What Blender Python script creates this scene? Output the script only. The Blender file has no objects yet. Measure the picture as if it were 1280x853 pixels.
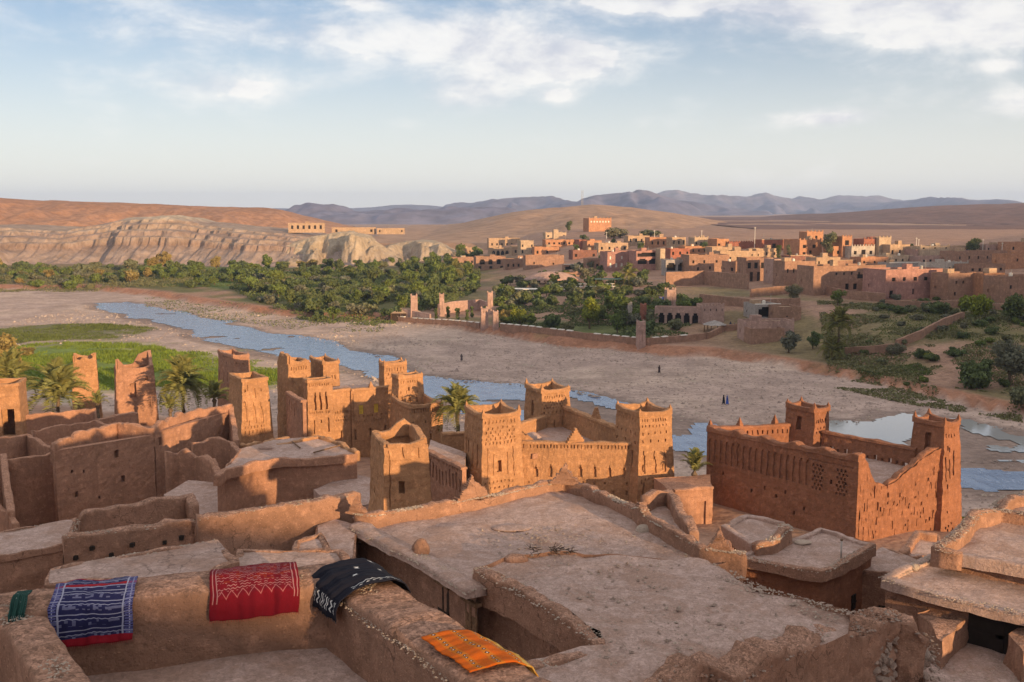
import bpy, bmesh, math, random
import numpy as np
from mathutils import Vector, Matrix, Quaternion

scene = bpy.context.scene
COL = scene.collection
rad = math.radians

# ------------------------------------------------------------------ camera
CAM_H, PITCH, FOC, CX0, CY0 = 35.0, math.atan((426.5 - 265.0) / 1244.4), 1244.4, 640.0, 426.5
cam_data = bpy.data.cameras.new('camera')
cam_data.sensor_width = 36.0
cam_data.lens = 35.0
cam_data.clip_start = 0.5
cam_data.clip_end = 60000.0
cam = bpy.data.objects.new('camera', cam_data)
COL.objects.link(cam)
cam.location = (0, 0, CAM_H)
cam.rotation_euler = (math.pi / 2 - PITCH, 0, 0)
scene.camera = cam

# ------------------------------------------------------------------ sun and sky
SUN_AZ, SUN_EL = rad(143.0), rad(8.0)          # compass style: clockwise from +Y
SX, SY = math.sin(SUN_AZ), math.cos(SUN_AZ)
sun_vec = Vector((SX * math.cos(SUN_EL), SY * math.cos(SUN_EL), math.sin(SUN_EL)))
sd = bpy.data.lights.new('sun', 'SUN')
sd.energy = 4.5
sd.angle = rad(0.5)
sd.color = (1.0, 0.68, 0.37)
sun = bpy.data.objects.new('sun', sd)
COL.objects.link(sun)
sun.rotation_euler = sun_vec.to_track_quat('Z', 'Y').to_euler()
sun.location = (200, -200, 300)

world = bpy.data.worlds.new('World')
scene.world = world
world.use_nodes = True
wn, wl = world.node_tree.nodes, world.node_tree.links
wn.clear()
def WN(t, **k):
    n = wn.new(t)
    for a, b in k.items():
        setattr(n, a, b)
    return n
w_out = WN('ShaderNodeOutputWorld')
w_bg = WN('ShaderNodeBackground')
w_bg.inputs['Strength'].default_value = 0.085
sky = WN('ShaderNodeTexSky', sky_type='NISHITA', sun_disc=False)
sky.sun_elevation = SUN_EL
sky.sun_rotation = SUN_AZ
sky.altitude = 1300
sky.air_density = 1.0
sky.dust_density = 1.2
sky.ozone_density = 3.0
w_geo = WN('ShaderNodeNewGeometry')
w_tc = WN('ShaderNodeTexCoord')
sep = WN('ShaderNodeSeparateXYZ')
wl.new(w_tc.outputs['Generated'], sep.inputs[0])
def wmath(op, a, b=None, clamp=False):
    n = WN('ShaderNodeMath', operation=op, use_clamp=clamp)
    for i, v in enumerate((a, b)):
        if v is None:
            continue
        if isinstance(v, (int, float)):
            n.inputs[i].default_value = v
        else:
            wl.new(v, n.inputs[i])
    return n.outputs[0]
def wnoise(scale, detail, off, rough=0.55, dist=0.0, sq=(1.0, 1.0, 2.4)):
    mp = WN('ShaderNodeMapping')
    mp.inputs['Location'].default_value = off
    mp.inputs['Scale'].default_value = sq
    wl.new(w_tc.outputs['Generated'], mp.inputs[0])
    n = WN('ShaderNodeTexNoise')
    n.inputs['Scale'].default_value = scale
    n.inputs['Detail'].default_value = detail
    n.inputs['Roughness'].default_value = rough
    n.inputs['Distortion'].default_value = dist
    wl.new(mp.outputs[0], n.inputs['Vector'])
    return n.outputs['Fac']
def wramp(x, a, b, c=0.0, d=1.0):
    n = WN('ShaderNodeMapRange', interpolation_type='SMOOTHSTEP')
    wl.new(x, n.inputs[0])
    for i_, v_ in zip((1, 2, 3, 4), (a, b, c, d)): n.inputs[i_].default_value = v_
    return n.outputs[0]
def bank(az, el, wa, we, amp):
    """a cloud bank round the bearing az (degrees right of north), elevation el"""
    a, e = math.radians(az), math.radians(el)
    dx = wmath('SUBTRACT', sep.outputs[0], math.sin(a) * math.cos(e)); dz = wmath('SUBTRACT', sep.outputs[2], math.sin(e))
    dy = wmath('SUBTRACT', sep.outputs[1], math.cos(a) * math.cos(e))
    q = wmath('ADD', wmath('ADD', wmath('POWER', wmath('DIVIDE', dx, math.radians(wa)), 2.0), wmath('POWER', wmath('DIVIDE', dy, math.radians(wa)), 2.0)), wmath('POWER', wmath('DIVIDE', dz, math.radians(we)), 2.0))
    return wmath('MULTIPLY', wmath('POWER', 2.718, wmath('MULTIPLY', q, -1.0)), amp)
n_big = wnoise(2.6, 3.0, (3.7, 1.3, 0.0))
n_mid = wnoise(9.0, 9.0, (1.0, 4.0, 0), 0.62, 0.35)
n_fine = wnoise(22.0, 7.0, (7.0, 2.0, 0), 0.62, 0.2)
field = wmath('ADD', wmath('ADD', wmath('MULTIPLY', n_big, 0.55), wmath('MULTIPLY', n_mid, 0.44)), wmath('MULTIPLY', n_fine, 0.22))
for b_ in ((-2.0, 9.0, 4.5, 1.8, .26), (3.5, 8.4, 3.2, 1.4, .24), (-2.5, 6.4, 3.6, 1.1, .20), (-15, 6.6, 4.0, 1.0, .22), (-10, 9.6, 8.0, 1.3, .14), (-24, 11.8, 5.0, .7, .2), (9, 11.6, 7.0, 1.0, .20), (20, 10.4, 8.0, 1.1, .26), (27, 8.8, 4.0, .8, .24), (17.0, 5.0, 2.8, .42, .27), (28, 5.4, 3.2, .8, .26), (21, 8.8, 1.8, .45, .2), (25.5, 7.3, 1.0, .3, .25), (-8.2, 11.3, 1.2, .4, .22), (2.6, 6.4, 1.0, .4, .2), (0, 14.5, 40.0, 2.5, .06)):
    field = wmath('ADD', field, bank(*b_))
low = wramp(sep.outputs[2], 0.03, 0.30, 0.13, 0.02)
field = wmath('SUBTRACT', wmath('SUBTRACT', field, low), 0.03)
field = wmath('ADD', field, wramp(sep.outputs[2], 0.20, 0.45, 0.0, 0.36))  # extra cloud overhead, out of view, added to raise the ambient light
soft = wramp(field, 0.45, 0.75)
crisp = wmath('MULTIPLY', wramp(field, 0.61, 0.665), wramp(wnoise(4.0, 2.0, (5.5, 0, 2.0)), 0.30, 0.52))
cover = wmath('MAXIMUM', wmath('MULTIPLY', soft, 0.80), wmath('MULTIPLY', crisp, 0.80), clamp=True)
shade = wramp(wmath('ADD', wmath('MULTIPLY', n_mid, 0.6), wmath('MULTIPLY', n_fine, 0.4)), 0.36, 0.60)
ccol = WN('ShaderNodeMix', data_type='RGBA')
ccol.inputs[6].default_value = (5.2, 5.2, 5.7, 1)
ccol.inputs[7].default_value = (8.0, 7.7, 7.3, 1)
wl.new(shade, ccol.inputs[0])
veil = wmath('POWER', wmath('SUBTRACT', 1.0, wramp(sep.outputs[2], -0.02, 0.34)), 1.6)
veilmix = WN('ShaderNodeMix', data_type='RGBA')
wl.new(wmath('MULTIPLY', veil, 0.8), veilmix.inputs[0])
wl.new(sky.outputs[0], veilmix.inputs[6])
veilmix.inputs[7].default_value = (8.3, 7.75, 6.95, 1)
mix = WN('ShaderNodeMix', data_type='RGBA')
wl.new(cover, mix.inputs[0])
wl.new(veilmix.outputs[2], mix.inputs[6])
wl.new(ccol.outputs[2], mix.inputs[7])
wl.new(mix.outputs[2], w_bg.inputs['Color'])
wl.new(w_bg.outputs[0], w_out.inputs[0])

scene.view_settings.view_transform = 'Standard'
scene.view_settings.look = 'None'
scene.view_settings.gamma = 1.0
scene.view_settings.exposure = 0.72
scene.render.engine = 'CYCLES'
scene.cycles.use_denoising = True
scene.cycles.max_bounces = 5
scene.cycles.diffuse_bounces = 3
scene.cycles.glossy_bounces = 2
scene.cycles.transmission_bounces = 2
scene.cycles.volume_bounces = 0
scene.cycles.sample_clamp_indirect = 4.0

# ------------------------------------------------------------------ helpers: places
CP, SP = math.cos(PITCH), math.sin(PITCH)
def ray(px, py):
    a, b = (px - CX0) / FOC, -(py - CY0) / FOC
    return np.array([a, CP + b * SP, -SP + b * CP])
def G(px, py, z):
    d = ray(px, py)
    t = (z - CAM_H) / d[2]
    return np.array([d[0] * t, d[1] * t, z])
def zat(py, Y):
    v = -(py - CY0) / FOC
    return CAM_H + Y * (v * CP - SP) / (CP + v * SP)
def along(C, ang, px, z=None):
    """distance from C along direction ang at which the point shows at column px"""
    ex, ey = math.cos(ang), math.sin(ang)
    k = (px - CX0) / FOC
    dep = C[1] * CP - ((C[2] if z is None else z) - CAM_H) * SP
    return (k * dep - C[0]) / (ex - k * ey * CP)
def ss(a, b, x):
    t = np.clip((np.asarray(x, float) - a) / (b - a), 0, 1)
    return t * t * (3 - 2 * t)

# ------------------------------------------------------------------ helpers: noise
def _hash(i, j, k, s):
    h = (i.astype(np.int64) * 374761393 + j.astype(np.int64) * 668265263 + k.astype(np.int64) * 2147483647 + s * 974711) & 0xffffffff
    h = ((h ^ (h >> 13)) * 1274126177) & 0xffffffff
    h = ((h ^ (h >> 16)) * 2246822519) & 0xffffffff
    return ((h ^ (h >> 15)) & 0xffffff) / 8388607.5 - 1.0
def vnoise(P, scale, seed=0):
    Q = np.asarray(P, float) / scale
    I = np.floor(Q).astype(np.int64)
    f = Q - I
    f = f * f * (3 - 2 * f)
    r = np.zeros(len(Q))
    for a in (0, 1):
        wa = f[:, 0] if a else 1 - f[:, 0]
        for b in (0, 1):
            wb = f[:, 1] if b else 1 - f[:, 1]
            for c in (0, 1):
                wc = f[:, 2] if c else 1 - f[:, 2]
                r += wa * wb * wc * _hash(I[:, 0] + a, I[:, 1] + b, I[:, 2] + c, seed)
    return r
def fbm(P, scale, seed=0, octv=4, gain=0.5):
    r, a = 0, 1.0
    for o in range(octv):
        r = r + a * vnoise(P, scale, seed + 17 * o)
        a *= gain; scale *= 0.5
    return r
def fbm2(x, y, scale, seed=0, octv=4, gain=0.5):
    P = np.stack([np.ravel(x), np.ravel(y), np.zeros(np.size(x))], 1)
    return fbm(P, scale, seed, octv, gain).reshape(np.shape(x))
def wobble(V, amp, scale=0.9):
    V = np.asarray(V, float)
    D = np.stack([fbm(V, scale, s, 3) for s in (3, 5, 9)], 1)
    return V + amp * D

# ------------------------------------------------------------------ helpers: objects
def set_props(o, label=None, cat=None, group=None, kind=None):
    if label: o['label'] = label
    if cat: o['category'] = cat
    if group: o['group'] = group
    if kind: o['kind'] = kind
    return o
def thing(name, loc, label, cat, group=None):
    o = bpy.data.objects.new(name, None)
    COL.objects.link(o)
    o.empty_display_size = 0.5
    o.location = Vector([float(c) for c in loc])
    return set_props(o, label, cat, group)
def child_of(o, parent):
    if parent is not None:
        o.parent = parent
        if parent.type == 'EMPTY':
            o.matrix_parent_inverse = Matrix.Translation(-parent.location)
    return o
def mk_mesh(name, V, F, mat, smooth=False):
    me = bpy.data.meshes.new(name)
    V = np.asarray(V, float)
    me.from_pydata([tuple(v) for v in V.tolist()], [], F if isinstance(F, list) else [tuple(f) for f in F.tolist()])
    if mat is not None:
        for m in (mat if isinstance(mat, (list, tuple)) else [mat]):
            me.materials.append(m)
    if smooth:
        me.polygons.foreach_set('use_smooth', [True] * len(me.polygons))
    me.update()
    return me
def mobj(name, V, F, mat, parent=None, smooth=False):
    o = bpy.data.objects.new(name, mk_mesh(name, V, F, mat, smooth))
    COL.objects.link(o)
    return child_of(o, parent)
def inst(name, me, parent, loc, rot=(0, 0, 0), scale=(1, 1, 1)):
    """a placed copy that shares mesh data; loc in world space"""
    o = bpy.data.objects.new(name, me)
    COL.objects.link(o)
    o.location = Vector([float(c) for c in loc]); o.rotation_euler = rot; o.scale = scale
    return child_of(o, parent)
def join(parts):
    V, F, n = [], [], 0
    for v, f in parts:
        v = np.asarray(v, float)
        V.append(v)
        F += [tuple(int(i) + n for i in q) for q in (f if isinstance(f, list) else f.tolist())]
        n += len(v)
    return np.concatenate(V), F
BOXF = [(0, 3, 2, 1), (4, 5, 6, 7), (0, 1, 5, 4), (1, 2, 6, 5), (2, 3, 7, 6), (3, 0, 4, 7)]
def boxg(x0, x1, y0, y1, z0, z1):
    return np.array([(x0, y0, z0), (x1, y0, z0), (x1, y1, z0), (x0, y1, z0), (x0, y0, z1), (x1, y0, z1), (x1, y1, z1), (x0, y1, z1)], float), list(BOXF)
def obox(C, r, w, d, z0, z1, off=(0, 0)):
    """box with corner C (xy), width w along r, depth d along r+90"""
    e, n = np.array([math.cos(r), math.sin(r)]), np.array([-math.sin(r), math.cos(r)])
    c = np.array(C[:2]) + off[0] * e + off[1] * n
    p = [c, c + w * e, c + w * e + d * n, c + d * n]
    return np.array([(q[0], q[1], z0) for q in p] + [(q[0], q[1], z1) for q in p]), list(BOXF)
def tube(pts, radii, n=8, cap=True):
    pts = [Vector([float(c) for c in p]) for p in pts]
    V, F = [], []
    for i, p in enumerate(pts):
        d = (pts[min(i + 1, len(pts) - 1)] - pts[max(i - 1, 0)]).normalized()
        a = d.orthogonal().normalized()
        if abs(d.z) > 0.3:
            a = (Vector((1, 0, 0)) - d * d.x).normalized()
        b = d.cross(a)
        for k in range(n):
            t = 2 * math.pi * k / n
            V.append(p + radii[i] * (math.cos(t) * a + math.sin(t) * b))
    for i in range(len(pts) - 1):
        for k in range(n):
            F.append((i * n + k, i * n + (k + 1) % n, (i + 1) * n + (k + 1) % n, (i + 1) * n + k))
    if cap:
        F.append(tuple(range(n))[::-1]); F.append(tuple((len(pts) - 1) * n + k for k in range(n)))
    return np.array([tuple(v) for v in V]), F

# ------------------------------------------------------------------ helpers: materials
def ntree(name):
    m = bpy.data.materials.new(name)
    m.use_nodes = True
    nt = m.node_tree
    nt.nodes.clear()
    out = nt.nodes.new('ShaderNodeOutputMaterial')
    b = nt.nodes.new('ShaderNodeBsdfPrincipled')
    b.inputs['Roughness'].default_value = 0.95
    if 'Specular IOR Level' in b.inputs:
        b.inputs['Specular IOR Level'].default_value = 0.15
    nt.links.new(b.outputs[0], out.inputs[0])
    return m, nt, b
class NT:
    def __init__(s, nt): s.nt = nt
    def n(s, t, **k):
        o = s.nt.nodes.new(t)
        for a, b in k.items(): setattr(o, a, b)
        return o
    def l(s, a, b): s.nt.links.new(a, b)
    def pos(s): return s.n('ShaderNodeNewGeometry').outputs['Position']
    def noise(s, vec, scale, detail=4, rough=0.55, dist=0.0):
        o = s.n('ShaderNodeTexNoise')
        o.inputs['Scale'].default_value = scale; o.inputs['Detail'].default_value = detail
        o.inputs['Roughness'].default_value = rough; o.inputs['Distortion'].default_value = dist
        s.l(vec, o.inputs['Vector']); return o.outputs['Fac']
    def ramp(s, x, a, b, c=0.0, d=1.0, smooth=True):
        o = s.n('ShaderNodeMapRange', interpolation_type='SMOOTHSTEP' if smooth else 'LINEAR')
        s.l(x, o.inputs[0])
        for i, v in zip((1, 2, 3, 4), (a, b, c, d)): o.inputs[i].default_value = v
        return o.outputs[0]
    def math(s, op, a, b=None, clamp=False):
        o = s.n('ShaderNodeMath', operation=op, use_clamp=clamp)
        for i, v in enumerate((a, b)):
            if v is None: continue
            if isinstance(v, (int, float)): o.inputs[i].default_value = v
            else: s.l(v, o.inputs[i])
        return o.outputs[0]
    def mix(s, f, a, b, mode='MIX'):
        o = s.n('ShaderNodeMix', data_type='RGBA', blend_type=mode)
        for i, v in ((0, f), (6, a), (7, b)):
            if isinstance(v, (int, float)): o.inputs[i].default_value = v
            elif isinstance(v, (tuple, list)): o.inputs[i].default_value = (*v[:3], 1)
            else: s.l(v, o.inputs[i])
        return o.outputs[2]
    def scalev(s, vec, sc):
        o = s.n('ShaderNodeMapping'); o.inputs['Scale'].default_value = sc
        s.l(vec, o.inputs[0]); return o.outputs[0]
    def bump(s, h, strength, dist, b, prev=None):
        o = s.n('ShaderNodeBump'); o.inputs['Strength'].default_value = strength; o.inputs['Distance'].default_value = dist
        s.l(h, o.inputs['Height'])
        if prev is not None: s.l(prev, o.inputs['Normal'])
        s.l(o.outputs[0], b.inputs['Normal']); return o.outputs[0]
def adobe(name, base, dark=None, light=None, fleck=0.35, grain=1.0, course=0.25, bump=0.6, crack=0.0, top=0.0, soil=None, grit=1.0):
    """rammed earth: cloudy colour, faint courses, straw flecks, pitted surface"""
    m, nt, b = ntree(name); t = NT(nt)
    base = np.array(base); dark = base * 0.60 if dark is None else np.array(dark); light = np.clip(base * 1.36, 0, .8) if light is None else np.array(light)
    p = t.pos()
    n1 = t.noise(p, 0.35, 5, 0.6)
    n2 = t.noise(p, 2.2 * grain, 7, 0.7)
    n3 = t.noise(p, 13.0 * grain, 5, 0.75)
    nm = t.noise(p, 5.5 * grain, 5, 0.7)
    c = t.mix(t.ramp(n1, 0.34, 0.66), tuple(dark * .55 + base * .45), tuple(base))
    c = t.mix(t.math('MULTIPLY', t.ramp(n2, 0.50, 0.68), 0.8), c, tuple(light))
    c = t.mix(t.math('MULTIPLY', t.ramp(n2, 0.46, 0.30), 0.8), c, tuple(dark))
    c = t.mix(t.math('MULTIPLY', t.ramp(nm, 0.44, 0.32), 0.65), c, tuple(dark * .8))
    # wash streaks running down the wall
    st = t.noise(t.scalev(p, (1.6, 1.6, 0.12)), 1.0, 4, 0.6)
    c = t.mix(t.math('MULTIPLY', t.ramp(st, 0.52, 0.70), 0.4), c, tuple(dark))
    hc = t.noise(t.scalev(p, (0.15, 0.15, 1.9)), 1.0, 2, 0.5)
    c = t.mix(t.math('MULTIPLY', t.ramp(hc, 0.50, 0.62), course), c, tuple(dark))
    # straw and grit
    v = t.n('ShaderNodeTexVoronoi', feature='F1'); v.inputs['Scale'].default_value = 8.0 * grain
    v.inputs['Randomness'].default_value = 1.0
    t.l(t.scalev(p, (1.0, 1.0, 1.7)), v.inputs['Vector'])
    fl = t.math('MULTIPLY', t.ramp(v.outputs['Distance'], 0.30, 0.14), t.ramp(n3, 0.47, 0.58))
    c = t.mix(t.math('MULTIPLY', fl, fleck), c, tuple(np.clip(light * 1.6, 0, .75)))
    pit = t.math('MULTIPLY', t.ramp(n3, 0.43, 0.33), 0.6)
    c = t.mix(pit, c, tuple(dark * 0.65))
    if top:
        nz = t.n('ShaderNodeSeparateXYZ'); t.l(t.n('ShaderNodeNewGeometry').outputs['Normal'], nz.inputs[0])
        def cells(sc, lo, hi):
            vt = t.n('ShaderNodeTexVoronoi', feature='F1'); vt.inputs['Scale'].default_value = sc; t.l(p, vt.inputs['Vector'])
            sv = t.n('ShaderNodeSeparateXYZ'); t.l(vt.outputs['Color'], sv.inputs[0])
            return t.ramp(sv.outputs[0], 0.0, 1.0, lo, hi, False)
        k_ = t.math('MULTIPLY', cells(13.0, 1 - .34 * grit, 1 + .34 * grit), cells(31.0, 1 - .32 * grit, 1 + .32 * grit))
        cc = t.n('ShaderNodeCombineXYZ')
        for q_ in range(3): t.l(k_, cc.inputs[q_])
        n8 = t.noise(p, 7.0 * grain, 5, .75)
        gb = t.mix(t.ramp(n2, .40, .62), tuple(base * .88), tuple(np.clip(base * np.array([1.12, 1.15, 1.2]), 0, .7)))
        gb = t.mix(t.math('MULTIPLY', t.ramp(n8, .46, .36), .6), gb, tuple(dark * .8))
        if soil is not None:
            gb = t.mix(t.math('MULTIPLY', t.ramp(t.noise(p, .5, 6, .7, .5), .47, .60), .8), gb, soil)
        gr = t.mix(1.0, gb, cc.outputs[0], 'MULTIPLY')
        c = t.mix(t.math('MULTIPLY', t.ramp(nz.outputs[2], .55, .88), top), c, gr)
    if crack:
        ve = t.n('ShaderNodeTexVoronoi', feature='DISTANCE_TO_EDGE'); ve.inputs['Scale'].default_value = .9
        wv = t.n('ShaderNodeVectorMath', operation='ADD'); t.l(p, wv.inputs[0])
        nc = t.n('ShaderNodeTexNoise'); nc.inputs['Scale'].default_value = 1.7; nc.inputs['Detail'].default_value = 4; t.l(p, nc.inputs['Vector']); t.l(nc.outputs['Color'], wv.inputs[1])
        t.l(wv.outputs[0], ve.inputs['Vector'])
        ck = t.math('MULTIPLY', t.ramp(ve.outputs['Distance'], .018, .004), t.ramp(n1, .48, .58))
        c = t.mix(t.math('MULTIPLY', ck, crack), c, tuple(dark * .45))
    t.l(c, b.inputs['Base Color'])
    h = t.math('ADD', t.math('ADD', t.math('MULTIPLY', n2, 0.9), t.math('MULTIPLY', nm, 0.5)), t.math('ADD', t.math('MULTIPLY', n3, 0.35), t.math('MULTIPLY', fl, .12)))
    t.bump(h, min(1.0, bump * 1.3), 0.16, b)
    return m
def plain(name, col, rough=0.8, var=0.2, scale=3.0, bump=0.0, metallic=0.0, spec=0.2):
    m, nt, b = ntree(name); t = NT(nt)
    col = np.array(col)
    p = t.pos()
    n = t.noise(p, scale, 4, 0.6)
    t.l(t.mix(t.ramp(n, 0.3, 0.7), tuple(col * (1 - var)), tuple(np.clip(col * (1 + var), 0, .9))), b.inputs['Base Color'])
    b.inputs['Roughness'].default_value = rough
    b.inputs['Metallic'].default_value = metallic
    b.inputs['Specular IOR Level'].default_value = spec
    if bump: t.bump(n, bump, 0.05, b)
    return m
def leafmat(name, col, var=0.45, scale=0.5):
    m, nt, b = ntree(name); t = NT(nt)
    col = np.array(col)
    oi = t.n('ShaderNodeObjectInfo').outputs['Random']
    p = t.pos()
    n = t.noise(p, scale, 3, 0.6)
    c = t.mix(t.ramp(n, 0.3, 0.7), tuple(col * (1 - var)), tuple(col * (1 + var)))
    c = t.mix(t.math('MULTIPLY', oi, 0.5), c, tuple(col * np.array([1.35, 1.1, .75])))
    t.l(c, b.inputs['Base Color'])
    b.inputs['Roughness'].default_value = 0.7
    tr = t.n('ShaderNodeBsdfTranslucent'); t.l(c, tr.inputs['Color'])
    ms = t.n('ShaderNodeMixShader'); ms.inputs[0].default_value = 0.25
    out = [x for x in nt.nodes if x.type == 'OUTPUT_MATERIAL'][0]
    t.l(b.outputs[0], ms.inputs[1]); t.l(tr.outputs[0], ms.inputs[2]); t.l(ms.outputs[0], out.inputs[0])
    return m

M = {}
M['adobe_gold'] = adobe('adobe_gold', (.445, .232, .118), fleck=.35, top=.5)
M['adobe_brown'] = adobe('adobe_brown', (.40, .208, .132), fleck=.4, top=.7)
M['adobe_red'] = adobe('adobe_red', (.305, .132, .073), fleck=.3, top=.5)
M['adobe_near'] = adobe('adobe_near', (.355, .195, .13), fleck=.5, course=.12, crack=.7, top=.9)
M['mud_roof'] = adobe('mud_roof', (.47, .32, .262), dark=(.35, .23, .18), fleck=.4, crack=.6, top=.85, soil=(.36, .222, .165), grit=.42, course=0, grain=1.2)
M['pebble'] = adobe('pebble', (.48, .37, .29), fleck=.6, course=0)
M['gravel'] = adobe('gravel', (.36, .27, .225), fleck=.1, course=0, grain=.6)
M['stone'] = adobe('stone', (.40, .29, .23), fleck=.2, course=0, grain=2)
M['dark_wood'] = plain('dark_wood', (.045, .028, .02), var=.4)
M['wood'] = plain('wood', (.16, .09, .05), var=.4, scale=6)
M['yellow_paint'] = plain('yellow_paint', (.62, .42, .06), var=.15)
M['white_wash'] = plain('white_wash', (.70, .64, .56), var=.12)
M['void_shade'] = plain('void_shade', (.02, .014, .011), var=.2)  # near-black colour standing for the shade inside windows, doorways and holes
# ================================================================== SETTING: ground, river, hills
rng = random.Random(7)
nrng = np.random.default_rng(11)
def poly_px(pts, z=0.0):
    return np.array([G(px, py, z)[:2] for px, py in pts])
def inside(poly, x, y):
    x = np.asarray(x, float); y = np.asarray(y, float)
    r = np.zeros(x.shape, bool)
    n = len(poly)
    for i in range(n):
        x1, y1 = poly[i]; x2, y2 = poly[(i + 1) % n]
        c = ((y1 > y) != (y2 > y)) & (x < (x2 - x1) * (y - y1) / (y2 - y1 + 1e-12) + x1)
        r ^= c
    return r
_bk = poly_px([(-400, 350), (0, 362), (110, 362), (200, 372), (300, 388), (380, 398), (470, 400), (520, 405), (600, 416), (700, 432),
               (800, 440), (850, 446), (900, 448), (960, 456), (1040, 470), (1110, 484), (1180, 500), (1280, 522), (1500, 560)])
BKX = np.concatenate([[-6000], _bk[:, 0], [400, 6000]])
BKY = np.concatenate([[900], _bk[:, 1], [70, -300]])
def ybank(x):
    return np.interp(x, BKX, BKY)
def ynear(x):
    return np.interp(x, [-400, -150, -60, 0, 40, 80, 300], [330, 215, 172, 138, 113, 101, 40])
def ground_z(x, y, noise=True):
    x = np.asarray(x, float); y = np.asarray(y, float)
    b = y - ybank(x)
    wob = fbm2(x, y, 14.0, 4, 3) * 2.5 if noise else 0.0
    far = 1.7 * ss(0, 4.5, b + wob) + 6.4 * ss(15, 110, b) * ss(-20, 60, x) + 12.0 * ss(120, 480, b) * ss(-80, 40, x) + 0.8 * ss(10, 60, b)
    n = ynear(x) - y
    hz = np.interp(y, [-400, 0, 20, 40, 55, 70, 85, 100, 130, 170, 260], [24, 24, 21, 15.0, 9.5, 7.0, 5.2, 4.6, 4, 2.5, 1.2])
    hz = hz + (np.minimum(hz, 4.2) - hz) * ss(34, 62, x - .35 * np.clip(60 - y, 0, 60) * 0)
    near = hz * ss(0, 26, n + wob)
    z = np.maximum(far, near)
    if noise:
        z = z + 0.16 * fbm2(x, y, 9.0, 21, 3) + 0.25 * fbm2(x, y, 60.0, 22, 2) * ss(2, 20, np.maximum(b, n))
    return z
def gz(x, y):
    return float(ground_z(np.array([x]), np.array([y]))[0])
_HY = 60.0 * 1.0085 ** np.arange(500)
def ground_hit(px, py):
    d = ray(px, py)
    Ys = _HY
    for _ in range(2):
        zg = ground_z(d[0] / d[1] * Ys, Ys); zr = CAM_H + d[2] / d[1] * Ys
        k = np.argmax(zr < zg) if np.any(zr < zg) else len(Ys) - 1
        Ys = np.linspace(Ys[max(k - 1, 0)], Ys[k], 24)
    y = Ys[12]
    return np.array([d[0] / d[1] * y, y, gz(d[0] / d[1] * y, y)])

WATER = [
    poly_px([(112, 380), (160, 378), (205, 387), (270, 401), (330, 414), (400, 427), (470, 446), (510, 466), (560, 477), (620, 482), (670, 485), (720, 492),
             (780, 508), (840, 526), (880, 531), (925, 541), (1000, 560), (900, 575), (820, 565), (720, 545), (640, 530), (560, 508), (500, 490), (470, 471), (400, 457), (340, 446), (270, 429), (200, 406), (130, 388)]),
    poly_px([(1020, 531), (1085, 530), (1120, 517), (1150, 522), (1200, 526), (1280, 543), (1420, 570), (1420, 600), (1280, 575), (1200, 573), (1120, 566), (1060, 556), (1010, 545)]),
    poly_px([(1150, 588), (1200, 584), (1280, 590), (1420, 606), (1420, 650), (1280, 616), (1200, 618), (1140, 612)]),
]
FIELD1 = poly_px([(-60, 436), (60, 427), (130, 424), (200, 431), (270, 440), (330, 452), (400, 461), (410, 470), (330, 480), (120, 480), (-60, 484)], 0.8)
FIELD2 = poly_px([(-60, 412), (60, 403), (140, 402), (195, 408), (130, 420), (60, 424), (-60, 430)], 0.8)
FIELD3 = poly_px([(170, 338), (330, 333), (420, 345), (560, 352), (560, 372), (380, 362), (190, 356)], 2.5)
FIELD4 = poly_px([(-40, 336), (160, 334), (170, 346), (-40, 350)], 2.5)
FIELD5 = poly_px([(640, 400), (760, 410), (860, 408), (800, 424), (700, 418)], 2.0)
FIELDS_R = [poly_px([(1060, 455), (1140, 458), (1170, 470), (1080, 466)], 2.0), poly_px([(1080, 405), (1180, 400), (1280, 415), (1280, 440), (1120, 432)], 5.0)]

def axis(segs):
    out = [segs[0][0]]
    for a, b, s0, s1 in segs:
        x = a
        while x < b - 1e-6:
            t = (x - a) / (b - a)
            x = min(b, x + s0 * (1 - t) + s1 * t)
            out.append(x)
    return np.array(out)
gx = axis([(-15000, -1500, 1500, 120), (-1500, -260, 100, 6), (-260, 190, 1.7, 1.7), (190, 900, 5, 80), (900, 15000, 100, 1600)])
gy = axis([(-6000, -100, 800, 20), (-100, 130, 8, 2.2), (130, 350, 1.5, 1.7), (350, 800, 1.8, 9), (800, 3000, 10, 160), (3000, 20000, 200, 1800)])
GX, GY = np.meshgrid(gx, gy)
GZ = ground_z(GX, GY)
inw = np.zeros(GX.shape)
jx, jy = GX + 3.0 * fbm2(GX, GY, 10, 31, 3), GY + 3.0 * fbm2(GX, GY, 10, 32, 3)
for w in WATER:
    inw = np.maximum(inw, inside(w, jx, jy).astype(float))
inw = .5 * inw + .125 * (np.roll(inw, 1, 0) + np.roll(inw, -1, 0) + np.roll(inw, 1, 1) + np.roll(inw, -1, 1))
GZ = GZ * (1 - inw) - 0.10 * inw
# zone colours (what the ground is made of there)
colr = np.zeros(GX.shape + (3,))
def paint(mask, c):
    m = np.clip(mask, 0, 1)[..., None]
    colr[:] = colr * (1 - m) + np.array(c) * m
GRAVEL, SAND, EARTH, REDE, GREEN, LUSH, DRY, WET = (.41, .30, .25), (.49, .365, .29), (.33, .20, .14), (.34, .16, .095), (.085, .10, .028), (.15, .21, .035), (.24, .19, .075), (.15, .105, .085)
B = GY - ybank(GX)
NN = ynear(GX) - GY
nz1, nz2, nz3 = fbm2(GX, GY, 30, 41, 4), fbm2(GX, GY, 12, 42, 3), fbm2(GX, GY, 90, 43, 3)
paint(np.ones(GX.shape), GRAVEL)
paint(ss(-.1, .6, nz1) * .7, SAND)
paint(ss(.25, .7, nz2 + .5 * nz1) * .5, (.32, .23, .19))
paint(ss(-3, 1, B + 3 * nz2), EARTH)
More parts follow.
